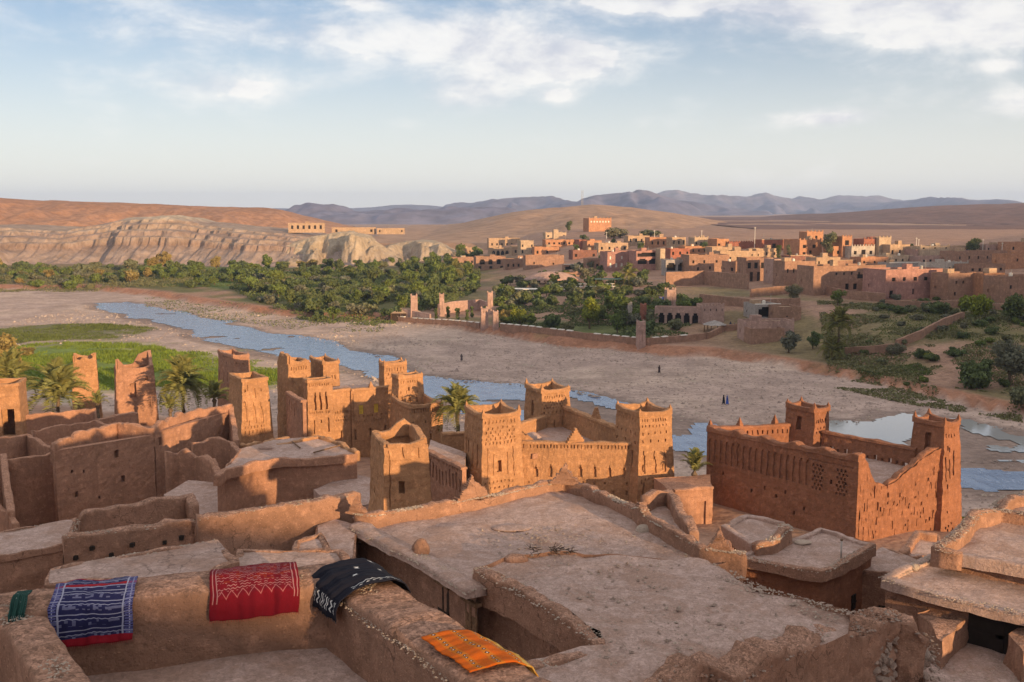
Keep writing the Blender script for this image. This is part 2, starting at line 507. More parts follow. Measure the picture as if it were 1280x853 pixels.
paint(ss(-2, 1, B + 2 * nz2) * ss(9, 5, B) * .85, REDE)
paint(ss(0, 8, NN + 4 * nz2), EARTH)
left = ss(20, -30, GX)
paint(ss(6, 14, B) * left * ss(700, 560, GY) * ss(-.5, .2, nz1 + .3), (.13, .12, .045))
def pm(poly, j=2.5, s=14):
    return sum(inside(poly, GX + k_ * j * fbm2(GX, GY, s, 51 + q_, 4), GY + k_ * j * fbm2(GX, GY, s, 61 + q_, 4)).astype(float) for q_, k_ in enumerate((1, 1.8, 2.6))) / 3
paint(pm(FIELD1, 5) * .95, LUSH)
paint(pm(FIELD1, 5) * ss(.0, .5, nz2) * .5, GREEN)
paint(pm(FIELD2, 4) * .8, GREEN)
for fz in (FIELD3, FIELD4):
    paint(pm(fz, 6, 25) * .85, (.11, .155, .03))
paint(pm(FIELD5, 3) * .8, (.08, .13, .03))
for fz in FIELDS_R:
    paint(pm(fz, 4) * .7, GREEN)
slope_r = ss(4, 12, B) * ss(40, 70, GX) * ss(160, 120, B)
paint(slope_r * ss(-.2, .4, nz1 + .4 * nz2 + .25) * .8, (.16, .135, .06))
paint(ss(700, 1000, GY), (.31, .19, .13))
paint(ss(700, 1000, GY) * ss(0, .6, nz3) * .7, (.38, .26, .18))
edge = np.zeros(GX.shape)
for w in WATER:
    for dx, dy in ((4, 0), (-4, 0), (0, 4), (0, -4)):
        edge = np.maximum(edge, inside(w, jx + dx, jy + dy))
paint(edge * .55, WET)
ny_, nx_ = GX.shape
idx = np.arange(ny_ * nx_).reshape(ny_, nx_)
gf = np.stack([idx[:-1, :-1], idx[:-1, 1:], idx[1:, 1:], idx[1:, :-1]], -1).reshape(-1, 4)
def grid_mesh(name, V, F, mat, colors=None, smooth=True):
    me = bpy.data.meshes.new(name)
    V = np.ascontiguousarray(V, np.float32); F = np.ascontiguousarray(F, np.int32)
    me.vertices.add(len(V)); me.vertices.foreach_set('co', V.ravel())
    me.loops.add(F.size); me.loops.foreach_set('vertex_index', F.ravel())
    me.polygons.add(len(F))
    me.polygons.foreach_set('loop_start', np.arange(0, F.size, F.shape[1], dtype=np.int32))
    me.polygons.foreach_set('loop_total', np.full(len(F), F.shape[1], np.int32))
    if colors is not None:
        at = me.color_attributes.new('zone', 'FLOAT_COLOR', 'POINT')
        at.data.foreach_set('color', np.concatenate([colors, np.ones((len(V), 1))], 1).astype(np.float32).ravel())
    me.polygons.foreach_set('use_smooth', np.full(len(F), smooth))
    me.materials.append(mat)
    me.update(); me.validate()
    return me
def ground_material():
    m, nt, b = ntree('ground'); t = NT(nt)
    a = t.n('ShaderNodeVertexColor', layer_name='zone').outputs[0]
    p = t.pos()
    n1 = t.noise(p, 0.12, 6, 0.65)
    n2 = t.noise(p, 0.9, 5, 0.7)
    v = t.n('ShaderNodeTexVoronoi', feature='F1'); v.inputs['Scale'].default_value = 1.1
    t.l(p, v.inputs['Vector'])
    c = t.mix(t.ramp(n1, 0.3, 0.7), t.mix(1.0, a, (.80, .78, .76), 'MULTIPLY'), t.mix(1.0, a, (1.22, 1.2, 1.18), 'MULTIPLY'))
    n5 = t.noise(t.scalev(p, (1, 1.8, 1)), 0.3, 6, 0.7, .4)
    c = t.mix(t.math('MULTIPLY', t.ramp(n5, 0.50, 0.64), .55), c, t.mix(1.0, a, (.62, .58, .56), 'MULTIPLY'))
    c = t.mix(t.math('MULTIPLY', t.ramp(n2, 0.52, 0.66), .6), c, t.mix(1.0, a, (1.5, 1.45, 1.4), 'MULTIPLY'))
    c = t.mix(t.math('MULTIPLY', t.ramp(n2, 0.46, 0.32), .55), c, t.mix(1.0, a, (.55, .52, .5), 'MULTIPLY'))
    c = t.mix(t.math('MULTIPLY', t.ramp(v.outputs['Distance'], .25, .1), .35), c, t.mix(1.0, a, (1.6, 1.6, 1.6), 'MULTIPLY'))
    t.l(c, b.inputs['Base Color'])
    t.bump(t.math('ADD', n2, t.math('MULTIPLY', v.outputs['Distance'], .5)), .7, .35, b)
    return m
M['ground'] = ground_material()
g = bpy.data.objects.new('ground', grid_mesh('ground', np.stack([GX, GY, GZ], -1).reshape(-1, 3), gf, M['ground'], colr.reshape(-1, 3)))
COL.objects.link(g); set_props(g, kind='structure')

# ---- water
def water_material():
    m, nt, b = ntree('water'); t = NT(nt)
    p = t.pos()
    b.inputs['Base Color'].default_value = (.045, .06, .075, 1)
    b.inputs['Roughness'].default_value = .16
    b.inputs['Specular IOR Level'].default_value = .6
    b.inputs['IOR'].default_value = 1.33
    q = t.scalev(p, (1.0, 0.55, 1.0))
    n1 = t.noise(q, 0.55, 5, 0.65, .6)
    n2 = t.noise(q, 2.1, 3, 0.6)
    ripple_glint = t.math('MULTIPLY', t.ramp(t.noise(q, 0.75, 6, 0.7, .8), .56, .66), .5)
    t.l(t.mix(ripple_glint, (.10, .16, .28), (.54, .58, .66)), b.inputs['Base Color'])  # blue base and pale streaks painted for sky reflected in the ripples
    t.l(t.math('ADD', t.math('MULTIPLY', ripple_glint, .8), .14), b.inputs['Roughness'])
    t.bump(t.math('ADD', n1, t.math('MULTIPLY', n2, .35)), .6, .3, b)
    return m
def still_water_material():
    m, nt, b = ntree('still_water'); t = NT(nt)
    b.inputs['Base Color'].default_value = (.34, .33, .32, 1)  # pale base colour stands in for sky glare on the pool
    b.inputs['Roughness'].default_value = .06
    b.inputs['Specular IOR Level'].default_value = .6
    b.inputs['IOR'].default_value = 1.33
    t.bump(t.noise(t.pos(), 1.2, 3, .6), .12, .1, b)
    return m
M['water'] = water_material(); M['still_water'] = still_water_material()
for wi, w in enumerate(WATER):
    x0, y0 = w.min(0) - 2; x1, y1 = w.max(0) + 2
    st = .9
    wx, wy = np.meshgrid(np.arange(x0, min(x1, 150), st), np.arange(y0, y1, st))
    ins = inside(w, wx + 3.0 * fbm2(wx, wy, 10, 31, 3), wy + 3.0 * fbm2(wx, wy, 10, 32, 3))
    bar = fbm2(wx, wy, 18, 77, 4)
    ins &= bar < (.62 if wi == 0 else .5)
    ii = np.arange(wx.size).reshape(wx.shape)
    keep = ins[:-1, :-1]
    F = np.stack([ii[:-1, :-1][keep], ii[:-1, 1:][keep], ii[1:, 1:][keep], ii[1:, :-1][keep]], -1)
    used, inv = np.unique(F, return_inverse=True)
    V = np.stack([wx.ravel()[used], wy.ravel()[used], np.full(len(used), .02)], -1)
    zt = ground_z(V[:, 0], V[:, 1])
    V[:, 2] = np.maximum(.0, .02) - .02 * 0
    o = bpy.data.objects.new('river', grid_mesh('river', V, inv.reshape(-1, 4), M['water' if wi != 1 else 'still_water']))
    COL.objects.link(o); set_props(o, kind='structure')

# ---- hills and mountains (each a height field with its own distance and depth)
def strata_material(name, bands, scale, nscale, haze=None):
    m, nt, b = ntree(name); t = NT(nt)
    p = t.pos()
    sp = t.n('ShaderNodeSeparateXYZ'); t.l(p, sp.inputs[0])
    n = t.noise(p, nscale, 5, .6)
    zz = t.math('ADD', t.math('MULTIPLY', sp.outputs[2], scale), t.math('MULTIPLY', n, .24))
    cr = t.n('ShaderNodeValToRGB')
    el = cr.color_ramp.elements
    el[0].position, el[0].color = bands[0][0], (*bands[0][1], 1)
    el[1].position, el[1].color = bands[-1][0], (*bands[-1][1], 1)
    for q, c in bands[1:-1]:
        e = el.new(q); e.color = (*c, 1)
    t.l(zz, cr.inputs[0])
    n2 = t.noise(p, nscale * 6, 5, .7)
    c = t.mix(t.ramp(n2, .35, .65), t.mix(1.0, cr.outputs[0], (.78, .76, .74), 'MULTIPLY'), t.mix(1.0, cr.outputs[0], (1.18, 1.18, 1.18), 'MULTIPLY'))
    t.l(c, b.inputs['Base Color'])
    t.bump(n2, .7, 3.0, b)
    return m
M['cliff'] = strata_material('cliff', [(0, (.27, .19, .15)), (.16, (.28, .20, .165)), (.30, (.29, .215, .175)), (.44, (.24, .165, .13)), (.52, (.29, .215, .17)), (.60, (.26, .185, .15)), (.68, (.32, .24, .185)), (.76, (.28, .20, .155)), (.84, (.41, .33, .245)), (1, (.44, .355, .26))], 1 / 42.0, .02)  # rock bands, the lower ones darkened to stand in for shade
M['pale_mound'] = strata_material('pale_mound', [(0, (.30, .225, .175)), (.5, (.36, .28, .20)), (1, (.42, .33, .23))], 1 / 30.0, .03)
M['mesa'] = strata_material('mesa', [(0, (.36, .21, .13)), (.5, (.36, .19, .11)), (1, (.33, .165, .09))], 1 / 60.0, .02)
M['hill_brown'] = strata_material('hill_brown', [(0, (.33, .21, .14)), (.5, (.36, .22, .14)), (1, (.38, .23, .14))], 1 / 60.0, .01)
M['hill_shaded'] = strata_material('hill_shaded', [(0, (.20, .12, .095)), (.5, (.175, .10, .08)), (1, (.20, .11, .08))], 1 / 60.0, .008)  # darker hill rock, its colour standing in for a cloud shadow
M['mountain_hazed'] = strata_material('mountain_hazed', [(0, (.17, .16, .21)), (.5, (.13, .12, .17)), (1, (.21, .18, .20))], 1 / 200.0, .002)  # blue of the distant haze mixed into the rock colour
def ridge(name, ctrl, Y0, front, back, base, amp, nscale, mat, cols=260, rows=60, shape=1.0, gully=0.0, seed=0):
    ctrl = sorted(ctrl)
    px = np.linspace(ctrl[0][0], ctrl[-1][0], cols)
    yy = np.interp(px, [c[0] for c in ctrl], [c[1] for c in ctrl])
    k = (px - CX0) / FOC
    dep = np.concatenate([np.linspace(-front, 0, int(rows * .65)), np.linspace(0, back, rows - int(rows * .65) + 1)[1:]])
    K, D = np.meshgrid(k, dep)
    Yw = Y0 + D
    Xw = K * (Y0 + D * .5)
    top = CAM_H + (265.0 - yy) / FOC * Y0
    prof = np.where(D < 0, 1 - np.clip(-D / front, 0, 1), 1 - np.clip(D / back, 0, 1) ** 1.5)
    P = np.stack([Xw.ravel(), Yw.ravel(), np.zeros(Xw.size)], 1)
    gn = fbm(P * np.array([1, .35, 1]), nscale, 100 + seed, 5).reshape(Xw.shape)
    pr = np.clip(prof + gully * gn * (1 - prof) * prof * 4, 0, 1) ** shape
    ends = np.minimum(1, np.minimum(np.arange(cols), np.arange(cols)[::-1]) / (cols * .04))[None, :]
    Z = base + (np.maximum(top[None, :] - base, 0)) * pr + amp * fbm(P, nscale * .8, 200 + seed, 5).reshape(Xw.shape) * np.clip(pr * 3, 0, 1) * ends
    Z = np.where(pr <= 0.001, base - 6, Z)
    Z[0, :] = base - 6; Z[-1, :] = base - 6
    ii = np.arange(Xw.size).reshape(Xw.shape)
    F = np.stack([ii[:-1, :-1], ii[:-1, 1:], ii[1:, 1:], ii[1:, :-1]], -1).reshape(-1, 4)
    o = bpy.data.objects.new(name, grid_mesh(name, np.stack([Xw, Yw, Z], -1).reshape(-1, 3), F, mat))
    COL.objects.link(o); return set_props(o, kind='structure')
ridge('mountain_range', [(300, 272), (340, 259), (400, 257.5), (460, 259), (520, 258), (580, 259), (620, 256), (640, 262), (700, 270)], 6500, 1600, 900, 2, 22, 900, M['mountain_hazed'], seed=1)
ridge('mountain_range', [(310, 275), (360, 268), (400, 262), (425, 259.5), (450, 264), (490, 262), (530, 263), (580, 265), (620, 266), (660, 275)], 3300, 700, 500, 4, 16, 260, M['mountain_hazed'], seed=2, gully=.8)
ridge('mountain_range', [(540, 266), (580, 261), (620, 254), (650, 252), (690, 249), (715, 253), (745, 250), (772, 243), (790, 245), (815, 252), (850, 259), (900, 266), (950, 272)], 5200, 1700, 900, 2, 34, 520, M['mountain_hazed'], seed=3, gully=1.3)
ridge('mountain_range', [(760, 262), (800, 253), (842, 246), (870, 249), (900, 252), (930, 249), (955, 246.5), (990, 252), (1040, 254), (1080, 252), (1110, 251.5), (1140, 256), (1200, 260), (1300, 262)], 7500, 2200, 1200, 2, 48, 700, M['mountain_hazed'], seed=4, gully=1.3)
ridge('hill', [(500, 292), (545, 287), (590, 277), (640, 267), (690, 261), (740, 257.5), (790, 261), (840, 268), (890, 276), (950, 283), (1020, 289), (1080, 296)], 1350, 640, 500, 12, 1.6, 130, M['hill_brown'], seed=5, gully=.3, shape=.8)
ridge('hill', [(820, 290), (880, 284), (920, 279), (960, 275), (1020, 269), (1100, 262), (1180, 257), (1280, 253), (1450, 249), (1700, 246)], 1900, 1120, 700, 21.5, 2.0, 200, M['hill_shaded'], seed=6, gully=.35, shape=1.0)
ridge('mesa', [(-500, 244), (-120, 247), (0, 248), (60, 251), (150, 254), (260, 257.5), (330, 260), (352, 263), (370, 270), (395, 277), (430, 286)], 1080, 210, 500, 3, .9, 70, M['mesa'], seed=7, gully=.5, shape=.45)
# banded cliff and badlands in front of the mesa
def cliffs():
    cols, rows = 430, 120
    px = np.linspace(-420, 470, cols)
    k = (px - CX0) / FOC
    D = np.linspace(0, 230, rows)
    K, DD = np.meshgrid(k, D)
    Yw = 590 + DD
    Xw = K * (600 + DD * .6)
    PXX = K * FOC + CX0
    top = np.interp(PXX, [-420, 0, 60, 105, 130, 200, 222, 240, 300, 350, 380, 425, 450, 470], [24, 25, 23, 27, 30.5, 31.5, 30, 27, 24, 21.5, 19, 15, 9, 2])
    P = np.stack([Xw.ravel(), Yw.ravel(), np.zeros(Xw.size)], 1)
    gl = fbm(P * np.array([1, .22, 1]), 30, 301, 5, .6).reshape(Xw.shape)
    big = fbm(P * np.array([1, .1, 1]), 120, 302, 2).reshape(Xw.shape)
    s = DD + gl * 15 + big * 20 - 14 - 20 * ss(250, 420, PXX) * 0
    f = np.interp(s, [0, 8, 34, 36, 42, 45, 60, 62, 72, 74, 95, 130, 300], [0, .05, .42, .58, .60, .72, .75, .86, .88, .95, .97, 1.0, 1.0])
    Z = 2.0 + (top - 2) * f + .5 * fbm(P, 14, 303, 3).reshape(Xw.shape) * np.clip(f * 3, 0, 1)
    # rounded cap on the highest part
    Z += 2.0 * np.clip(gl, 0, 1) * ss(100, 130, PXX) * ss(250, 220, PXX) * ss(60, 100, s)
    Z = Z * ss(230, 195, DD) - 4 * ss(200, 230, DD)
    Z[0, :] = -3; Z[:, 0] = -3; Z[:, -1] = -3
    ii = np.arange(Xw.size).reshape(Xw.shape)
    F = np.stack([ii[:-1, :-1], ii[:-1, 1:], ii[1:, 1:], ii[1:, :-1]], -1).reshape(-1, 4)
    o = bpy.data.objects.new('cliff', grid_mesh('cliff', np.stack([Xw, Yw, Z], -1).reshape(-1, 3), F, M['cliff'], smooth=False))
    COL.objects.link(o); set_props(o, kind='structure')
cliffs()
ridge('badland_mound', [(335, 320), (360, 306), (390, 296), (415, 291), (440, 290), (465, 297), (482, 308), (500, 322)], 640, 46, 70, 2, .35, 12, M['pale_mound'], cols=150, seed=9, gully=.9, shape=.75)
ridge('badland_mound', [(465, 315), (490, 305), (520, 300), (550, 303), (570, 312), (590, 322)], 700, 50, 60, 2, .3, 12, M['pale_mound'], cols=110, seed=10, gully=.8, shape=.8)

# ---- the old village's hill, out of view; its shape is made up to cast shade
EU = np.array([-SY, SX])        # across the sun's bearing
def shade_hill_h(u):
    # skyline made up for its shadow: high ends shade, the saddle lights the kasbahs
    return np.interp(u, [-400, -150, 0, 9, 16, 20, 23, 30, 33, 35, 37, 40, 44, 50, 60, 65, 67, 70, 72, 91, 95, 105, 120, 203, 249, 286, 375, 479, 600, 900, 1100],
                     [30, 64, 54, 50.6, 48.0, 47.1, 46.8, 46.4, 43.2, 40.5, 39.0, 37.5, 34.5, 31, 30, 31, 38.5, 38.5, 31, 27, 35, 47, 54, 60, 60.5, 59, 73, 78, 84, 92, 20])
def shade_hill():
    uu = np.arange(-400, 1101, 4.0); tt = np.linspace(70, 330, 46)
    U, T = np.meshgrid(uu, tt)
    prof = np.where(T < 150, ss(70, 150, T), 1 - ss(150, 330, T))
    Z = -4 + (shade_hill_h(U) + 4) * prof
    X = T * SX + U * EU[0]; Y = T * SY + U * EU[1]
    Z += 0.3 * fbm2(X, Y, 9, 61, 3) * prof
    ii = np.arange(X.size).reshape(X.shape)
    F = np.stack([ii[:-1, :-1], ii[1:, :-1], ii[1:, 1:], ii[:-1, 1:]], -1).reshape(-1, 4)
    o = bpy.data.objects.new('hill', grid_mesh('hill', np.stack([X, Y, Z], -1).reshape(-1, 3), F, M['hill_brown']))
    COL.objects.link(o); set_props(o, kind='structure')
shade_hill()

# ---- loose stones of the river bed (nobody could count them)
def stone_mesh_set(n, rngx):
    out = []
    for i in range(n):
        bm = bmesh.new(); bmesh.ops.create_icosphere(bm, subdivisions=1, radius=1.0)
        V = np.array([v.co[:] for v in bm.verts]); F = [tuple(v.index for v in f.verts) for f in bm.faces]; bm.free()
        V = V * (1 + .35 * rngx.standard_normal((len(V), 1)) * .6) * np.array([1, rngx.uniform(.7, 1.1), rngx.uniform(.5, .8)])
        out.append((V, F))
    return out
STONES = stone_mesh_set(8, nrng)
OCT = (np.array([(1, 0, 0), (0, 1, 0), (-1, 0, 0), (0, -1, 0), (0, 0, .7), (0, 0, -.5)], float), np.array([(0, 1, 4), (1, 2, 4), (2, 3, 4), (3, 0, 4), (1, 0, 5), (2, 1, 5), (3, 2, 5), (0, 3, 5)]))
def scatter_oct(name, pts, sizes, mat, parent=None):
    n = len(pts)
    a = nrng.uniform(0, 6.28, n); c, s = np.cos(a), np.sin(a)
    v = OCT[0][None] * (1 + .3 * nrng.standard_normal((n, 6, 1)))
    v = v * sizes[:, None, None] * np.stack([np.ones(n), nrng.uniform(.6, 1, n), nrng.uniform(.5, 1, n)], 1)[:, None, :]
    vx = v[..., 0] * c[:, None] - v[..., 1] * s[:, None]; vy = v[..., 0] * s[:, None] + v[..., 1] * c[:, None]
    V = np.stack([vx, vy, v[..., 2]], -1) + np.asarray(pts)[:, None, :]
    F = OCT[1][None] + 6 * np.arange(n)[:, None, None]
    o = bpy.data.objects.new(name, grid_mesh(name, V.reshape(-1, 3), F.reshape(-1, 3), mat, smooth=False))
    COL.objects.link(o); child_of(o, parent)
    o['kind'] = 'stuff'
    return o
xs = nrng.uniform(-160, 130, 60000); ys = nrng.uniform(110, 380, 60000)
bb = ys - ybank(xs); nn = ynear(xs) - ys
ok = (bb < -1) & (nn < 3) & (fbm2(xs, ys, 22, 71, 3) > -.15)
for w in WATER: ok &= ~inside(w, xs, ys)
ok &= ~inside(FIELD1, xs, ys) & ~inside(FIELD2, xs, ys)
xs, ys = xs[ok][:26000], ys[ok][:26000]
o = scatter_oct('gravel', np.stack([xs, ys, ground_z(xs, ys)], 1), nrng.gamma(2.0, .07, len(xs)) + .06, M['gravel'])
set_props(o, 'pale loose stones strewn over the dry river bed', 'gravel')

xs = nrng.uniform(-160, 130, 30000); ys = nrng.uniform(110, 360, 30000)
ok = (ys - ybank(xs) < -1) & (ynear(xs) - ys < 3) & (fbm2(xs, ys, 12, 73, 3) > .28)
for w in WATER: ok &= ~inside(w, xs, ys)
ok &= ~inside(FIELD1, xs, ys) & ~inside(FIELD2, xs, ys)
xs, ys = xs[ok][:5000], ys[ok][:5000]
o = scatter_oct('gravel', np.stack([xs, ys, ground_z(xs, ys)], 1), nrng.gamma(2.0, .09, len(xs)) + .08, M['pebble'])
set_props(o, 'whitish cobbles lying in bars on the dry river bed', 'gravel')
# ================================================================== BUILDING HELPERS
def nrm(v):
    v = np.asarray(v, float); return v / (np.linalg.norm(v) + 1e-12)
def relief(bl, br, tl, tr, rects=(), cell=0.6, top_fn=None):
    """a wall face with real recesses: rects are (u0,u1,v0,v1,depth) in metres from the lower left (depth<0 = proud, None = hole)"""
    bl, br, tl, tr = [np.asarray(p, float) for p in (bl, br, tl, tr)]
    W = .5 * (np.linalg.norm(br - bl) + np.linalg.norm(tr - tl)); H = .5 * (np.linalg.norm(tl - bl) + np.linalg.norm(tr - br))
    n = nrm(np.cross(br - bl, tl - bl))
    R = [(max(0, a / W), min(1, b / W), max(0, c / H), min(1, d / H), e) for a, b, c, d, e in rects]
    R = [q for q in R if q[1] > q[0] + 1e-4 and q[3] > q[2] + 1e-4]
    def cuts(vals, L):
        c = sorted(set([0.0, 1.0] + [round(v, 5) for v in vals]))
        out = [c[0]]
        for a, b in zip(c[:-1], c[1:]):
            m = max(1, int(round((b - a) * L / cell)))
            out += [a + (b - a) * (i + 1) / m for i in range(m)]
        return np.array(out)
    U = cuts([q[0] for q in R] + [q[1] for q in R], W); Vv = cuts([q[2] for q in R] + [q[3] for q in R], H)
    nu, nv = len(U) - 1, len(Vv) - 1
    Dp = np.zeros((nv, nu)); hole = np.zeros((nv, nu), bool)
    uc, vc = .5 * (U[1:] + U[:-1]), .5 * (Vv[1:] + Vv[:-1])
    for a, b, c, d, e in R:
        i = np.where((uc > a) & (uc < b))[0]; j = np.where((vc > c) & (vc < d))[0]
        if len(i) and len(j):
            if e is None: hole[np.ix_(j, i)] = True; Dp[np.ix_(j, i)] = .45
            else: Dp[np.ix_(j, i)] = e
    verts, faces = [], []
    def P(u, v, d):
        p = (bl * (1 - u) + br * u) * (1 - v) + (tl * (1 - u) + tr * u) * v - n * d
        if top_fn is not None and v > .5:
            p = p + np.array([0, 0, 1]) * top_fn(u * W) * (v - .5) * 2
        return p
    cache = {}
    def vid(i, j, d):
        k = (i, j, round(d, 4))
        if k not in cache:
            cache[k] = len(verts); verts.append(P(U[i], Vv[j], d))
        return cache[k]
    for j in range(nv):
        for i in range(nu):
            d = Dp[j, i]
            if not hole[j, i]:
                faces.append((vid(i, j, d), vid(i + 1, j, d), vid(i + 1, j + 1, d), vid(i, j + 1, d)))
            if i + 1 < nu and abs(Dp[j, i + 1] - d) > 1e-4:
                e = Dp[j, i + 1]
                faces.append((vid(i + 1, j, d), vid(i + 1, j, e), vid(i + 1, j + 1, e), vid(i + 1, j + 1, d)))
            if j + 1 < nv and abs(Dp[j + 1, i] - d) > 1e-4:
                e = Dp[j + 1, i]
                faces.append((vid(i, j + 1, d), vid(i + 1, j + 1, d), vid(i + 1, j + 1, e), vid(i, j + 1, e)))
    return np.array(verts), faces
# recess patterns (metres; face width W, height H)
def row(W, n, v, w, h, d=.12, m=.3):
    if n == 1: return [(W / 2 - w / 2, W / 2 + w / 2, v, v + h, d)]
    st = (W - 2 * m - w) / (n - 1)
    out = []
    for i in range(n):
        if n > 4 and rng.random() < .04: continue
        a, b, k = rng.uniform(-.12, .12) * w, rng.uniform(-.10, .10) * h, rng.uniform(.85, 1.12)
        out.append((m + i * st + a, m + i * st + a + w * k, v + b, v + b + h * k, d * rng.uniform(.7, 1.3)))
    return out
def lattice(W, n, rows, v, dv, w, h, d=.12, m=.3):
    out = []
    for r in range(rows):
        mm = m if r % 2 == 0 else m + (W - 2 * m) / n / 2
        out += row(W, n - (r % 2), v + r * dv, w, h, d, mm)
    return out
def niche(W, n, v, w, h, d=.2, m=.35):
    """tall stepped blind arches"""
    out = []
    for a, b, c, e, f in row(W, n, v, w, h, d, m):
        q = (b - a) * .28
        out += [(a, b, c, c + h * .68, d), (a + q * .6, b - q * .6, c + h * .68, c + h * .86, d), (a + q * 1.4, b - q * 1.4, c + h * .86, c + h * 1.08, d)]
    return out
def slits(W, n, v, w, h, d=.25, m=.35):
    return row(W, n, v, w, h, d, m)
def sweep_wall(path, thick, z0, rag=0.06, seg=0.5, rows=None, rscale=1.2, wob=0.05, closed=False, tops=None, seed=0, pebbly=False):
    """an earthen wall: rounded uneven top, follows path of (x,y,ztop); z0 number or per-point list"""
    path = [np.asarray(p, float) for p in path]
    z0s = list(z0) if isinstance(z0, (list, tuple)) else [z0] * len(path)
    if closed: path = path + [path[0]]; z0s = z0s + [z0s[0]]
    pts, zz = [], []
    for i in range(len(path) - 1):
        a, b = path[i], path[i + 1]
        m = max(1, int(np.linalg.norm((b - a)[:2]) / seg))
        for k in range(m):
            pts.append(a + (b - a) * k / m); zz.append(z0s[i] + (z0s[i + 1] - z0s[i]) * k / m)
    if not closed: pts.append(path[-1]); zz.append(z0s[-1])
    pts = np.array(pts); N = len(pts)
    pts[:, 2] += rag * fbm(np.stack([pts[:, 0], pts[:, 1], np.zeros(N)], 1), rscale, 400 + seed, 4)
    if closed: d = np.roll(pts, -1, 0) - np.roll(pts, 1, 0)
    else: d = np.gradient(pts, axis=0)
    t = d[:, :2] / (np.linalg.norm(d[:, :2], axis=1, keepdims=True) + 1e-9)
    nn = np.stack([t[:, 1], -t[:, 0]], 1)
    hgt = max(float(np.max(pts[:, 2] - np.array(zz))), .2)
    rw = rows or max(2, int(hgt / max(seg * 1.4, .3)))
    sec = [(1.0, f / rw, 0) for f in range(rw)] + [(1.0, 1, -.22), (.97, 1, -.08), (.84, 1, -.01), (.3, 1, 0.02), (-.3, 1, 0.02), (-.84, 1, -.01), (-.97, 1, -.08), (-1.0, 1, -.22)] + [(-1.0, f / rw, 0) for f in range(rw - 1, -1, -1)]
    V = []
    for i in range(N):
        for s, f, o in sec:
            zt = pts[i, 2]; zb = zz[i]
            z = zb + (zt - .23 * min(1, thick) - zb) * f if o == 0 else zt + o * min(1, thick)
            w = thick / 2 * s * (1 + .10 * (1 - f))
            V.append((pts[i, 0] + nn[i, 0] * w, pts[i, 1] + nn[i, 1] * w, z))
    S = len(sec); F = []
    rng_ = range(N if closed else N - 1)
    for i in rng_:
        j = (i + 1) % N
        for k in range(S - 1):
            F.append((i * S + k, j * S + k, j * S + k + 1, i * S + k + 1))
    if not closed:
        F.append(tuple(range(S))); F.append(tuple((N - 1) * S + k for k in range(S))[::-1])
    return wobble(np.array(V), wob, .8), F
def prism(poly, z0, z1, cell=.8, wob=.06, und=.0, top=True, sides=True, seed=0):
    """solid earthen block with polygon plan (counter-clockwise), subdivided so that it can be uneven"""
    poly = [np.asarray(p, float)[:2] for p in poly]
    if sum(poly[i][0] * poly[(i + 1) % len(poly)][1] - poly[(i + 1) % len(poly)][0] * poly[i][1] for i in range(len(poly))) < 0:
        poly = poly[::-1]
    parts = []
    z1s = list(z1) if isinstance(z1, (list, tuple)) else [z1] * len(poly)
    if sides:
        for i in range(len(poly)):
            a, b = poly[i], poly[(i + 1) % len(poly)]
            parts.append(relief((*a, z0), (*b, z0), (*a, z1s[i]), (*b, z1s[(i + 1) % len(poly)]), (), cell))
    if top:
        bm = bmesh.new()
        vs = [bm.verts.new((p[0], p[1], z)) for p, z in zip(poly, z1s)]
        bm.faces.new(vs)
        bmesh.ops.triangulate(bm, faces=bm.faces[:])
        for _ in range(9):
            le = [e for e in bm.edges if e.calc_length() > cell * 1.3]
            if not le: break
            bmesh.ops.subdivide_edges(bm, edges=le, cuts=1)
            bmesh.ops.triangulate(bm, faces=[f for f in bm.faces if len(f.verts) > 3])
        bm.verts.index_update()
        V = np.array([v.co[:] for v in bm.verts]); F = [tuple(v.index for v in f.verts) for f in bm.faces]
        bm.free()
        if und:
            V[:, 2] += und * fbm(V, 4.0, 500 + seed, 4)
        parts.append((V, F))
    V, F = join(parts)
    return wobble(V, wob, 1.0), F
# a stepped finial for tower corners, one shared mesh
_p = []
for zz0, zz1, s0, s1 in ((0, .35, .30, .27), (.33, .62, .21, .18), (.60, .86, .13, .10), (.84, 1.05, .07, .03)):
    v, f = boxg(-1, 1, -1, 1, zz0, zz1)
    v[:4, :2] *= s0; v[4:, :2] *= s1
    _p.append((v, f))
_v, _f = join(_p)
FINIAL = {k: mk_mesh('merlon', wobble(_v, .03, .4), _f, M[k]) for k in ('adobe_gold', 'adobe_brown', 'adobe_red')}
_wv, _wf = boxg(-.5, .5, -.5, .5, -.5, .5)
PANE = {}
def pane(matname):
    if matname not in PANE:
        # shutter board with a rail across and a stile, so that it is not a bare block
        ps = [boxg(-.5, .5, -.2, .2, -.5, .5), boxg(-.06, .06, -.5, -.15, -.5, .5), boxg(-.5, .5, -.5, -.15, -.05, .05)]
        v, f = join(ps)
        PANE[matname] = mk_mesh('window', v, f, M[matname])
    return PANE[matname]
def face_frame(bl, br, tl):
    ex = nrm(np.asarray(br) - np.asarray(bl)); n = nrm(np.cross(ex, np.asarray(tl, float) - np.asarray(bl, float)))
    return ex, n
def put_window(parent, bl, br, tl, u, v, w, h, depth=.25, mat='void_shade', name='window'):
    ex, n = face_frame(bl, br, tl)
    up = nrm(np.asarray(tl, float) - np.asarray(bl, float))
    c = np.asarray(bl, float) + ex * (u + w / 2) + up * (v + h / 2) - n * depth
    o = inst(name, pane(mat), parent, c, (0, 0, math.atan2(ex[1], ex[0])), (w * 1.02, .12, h * 1.02))
    return o
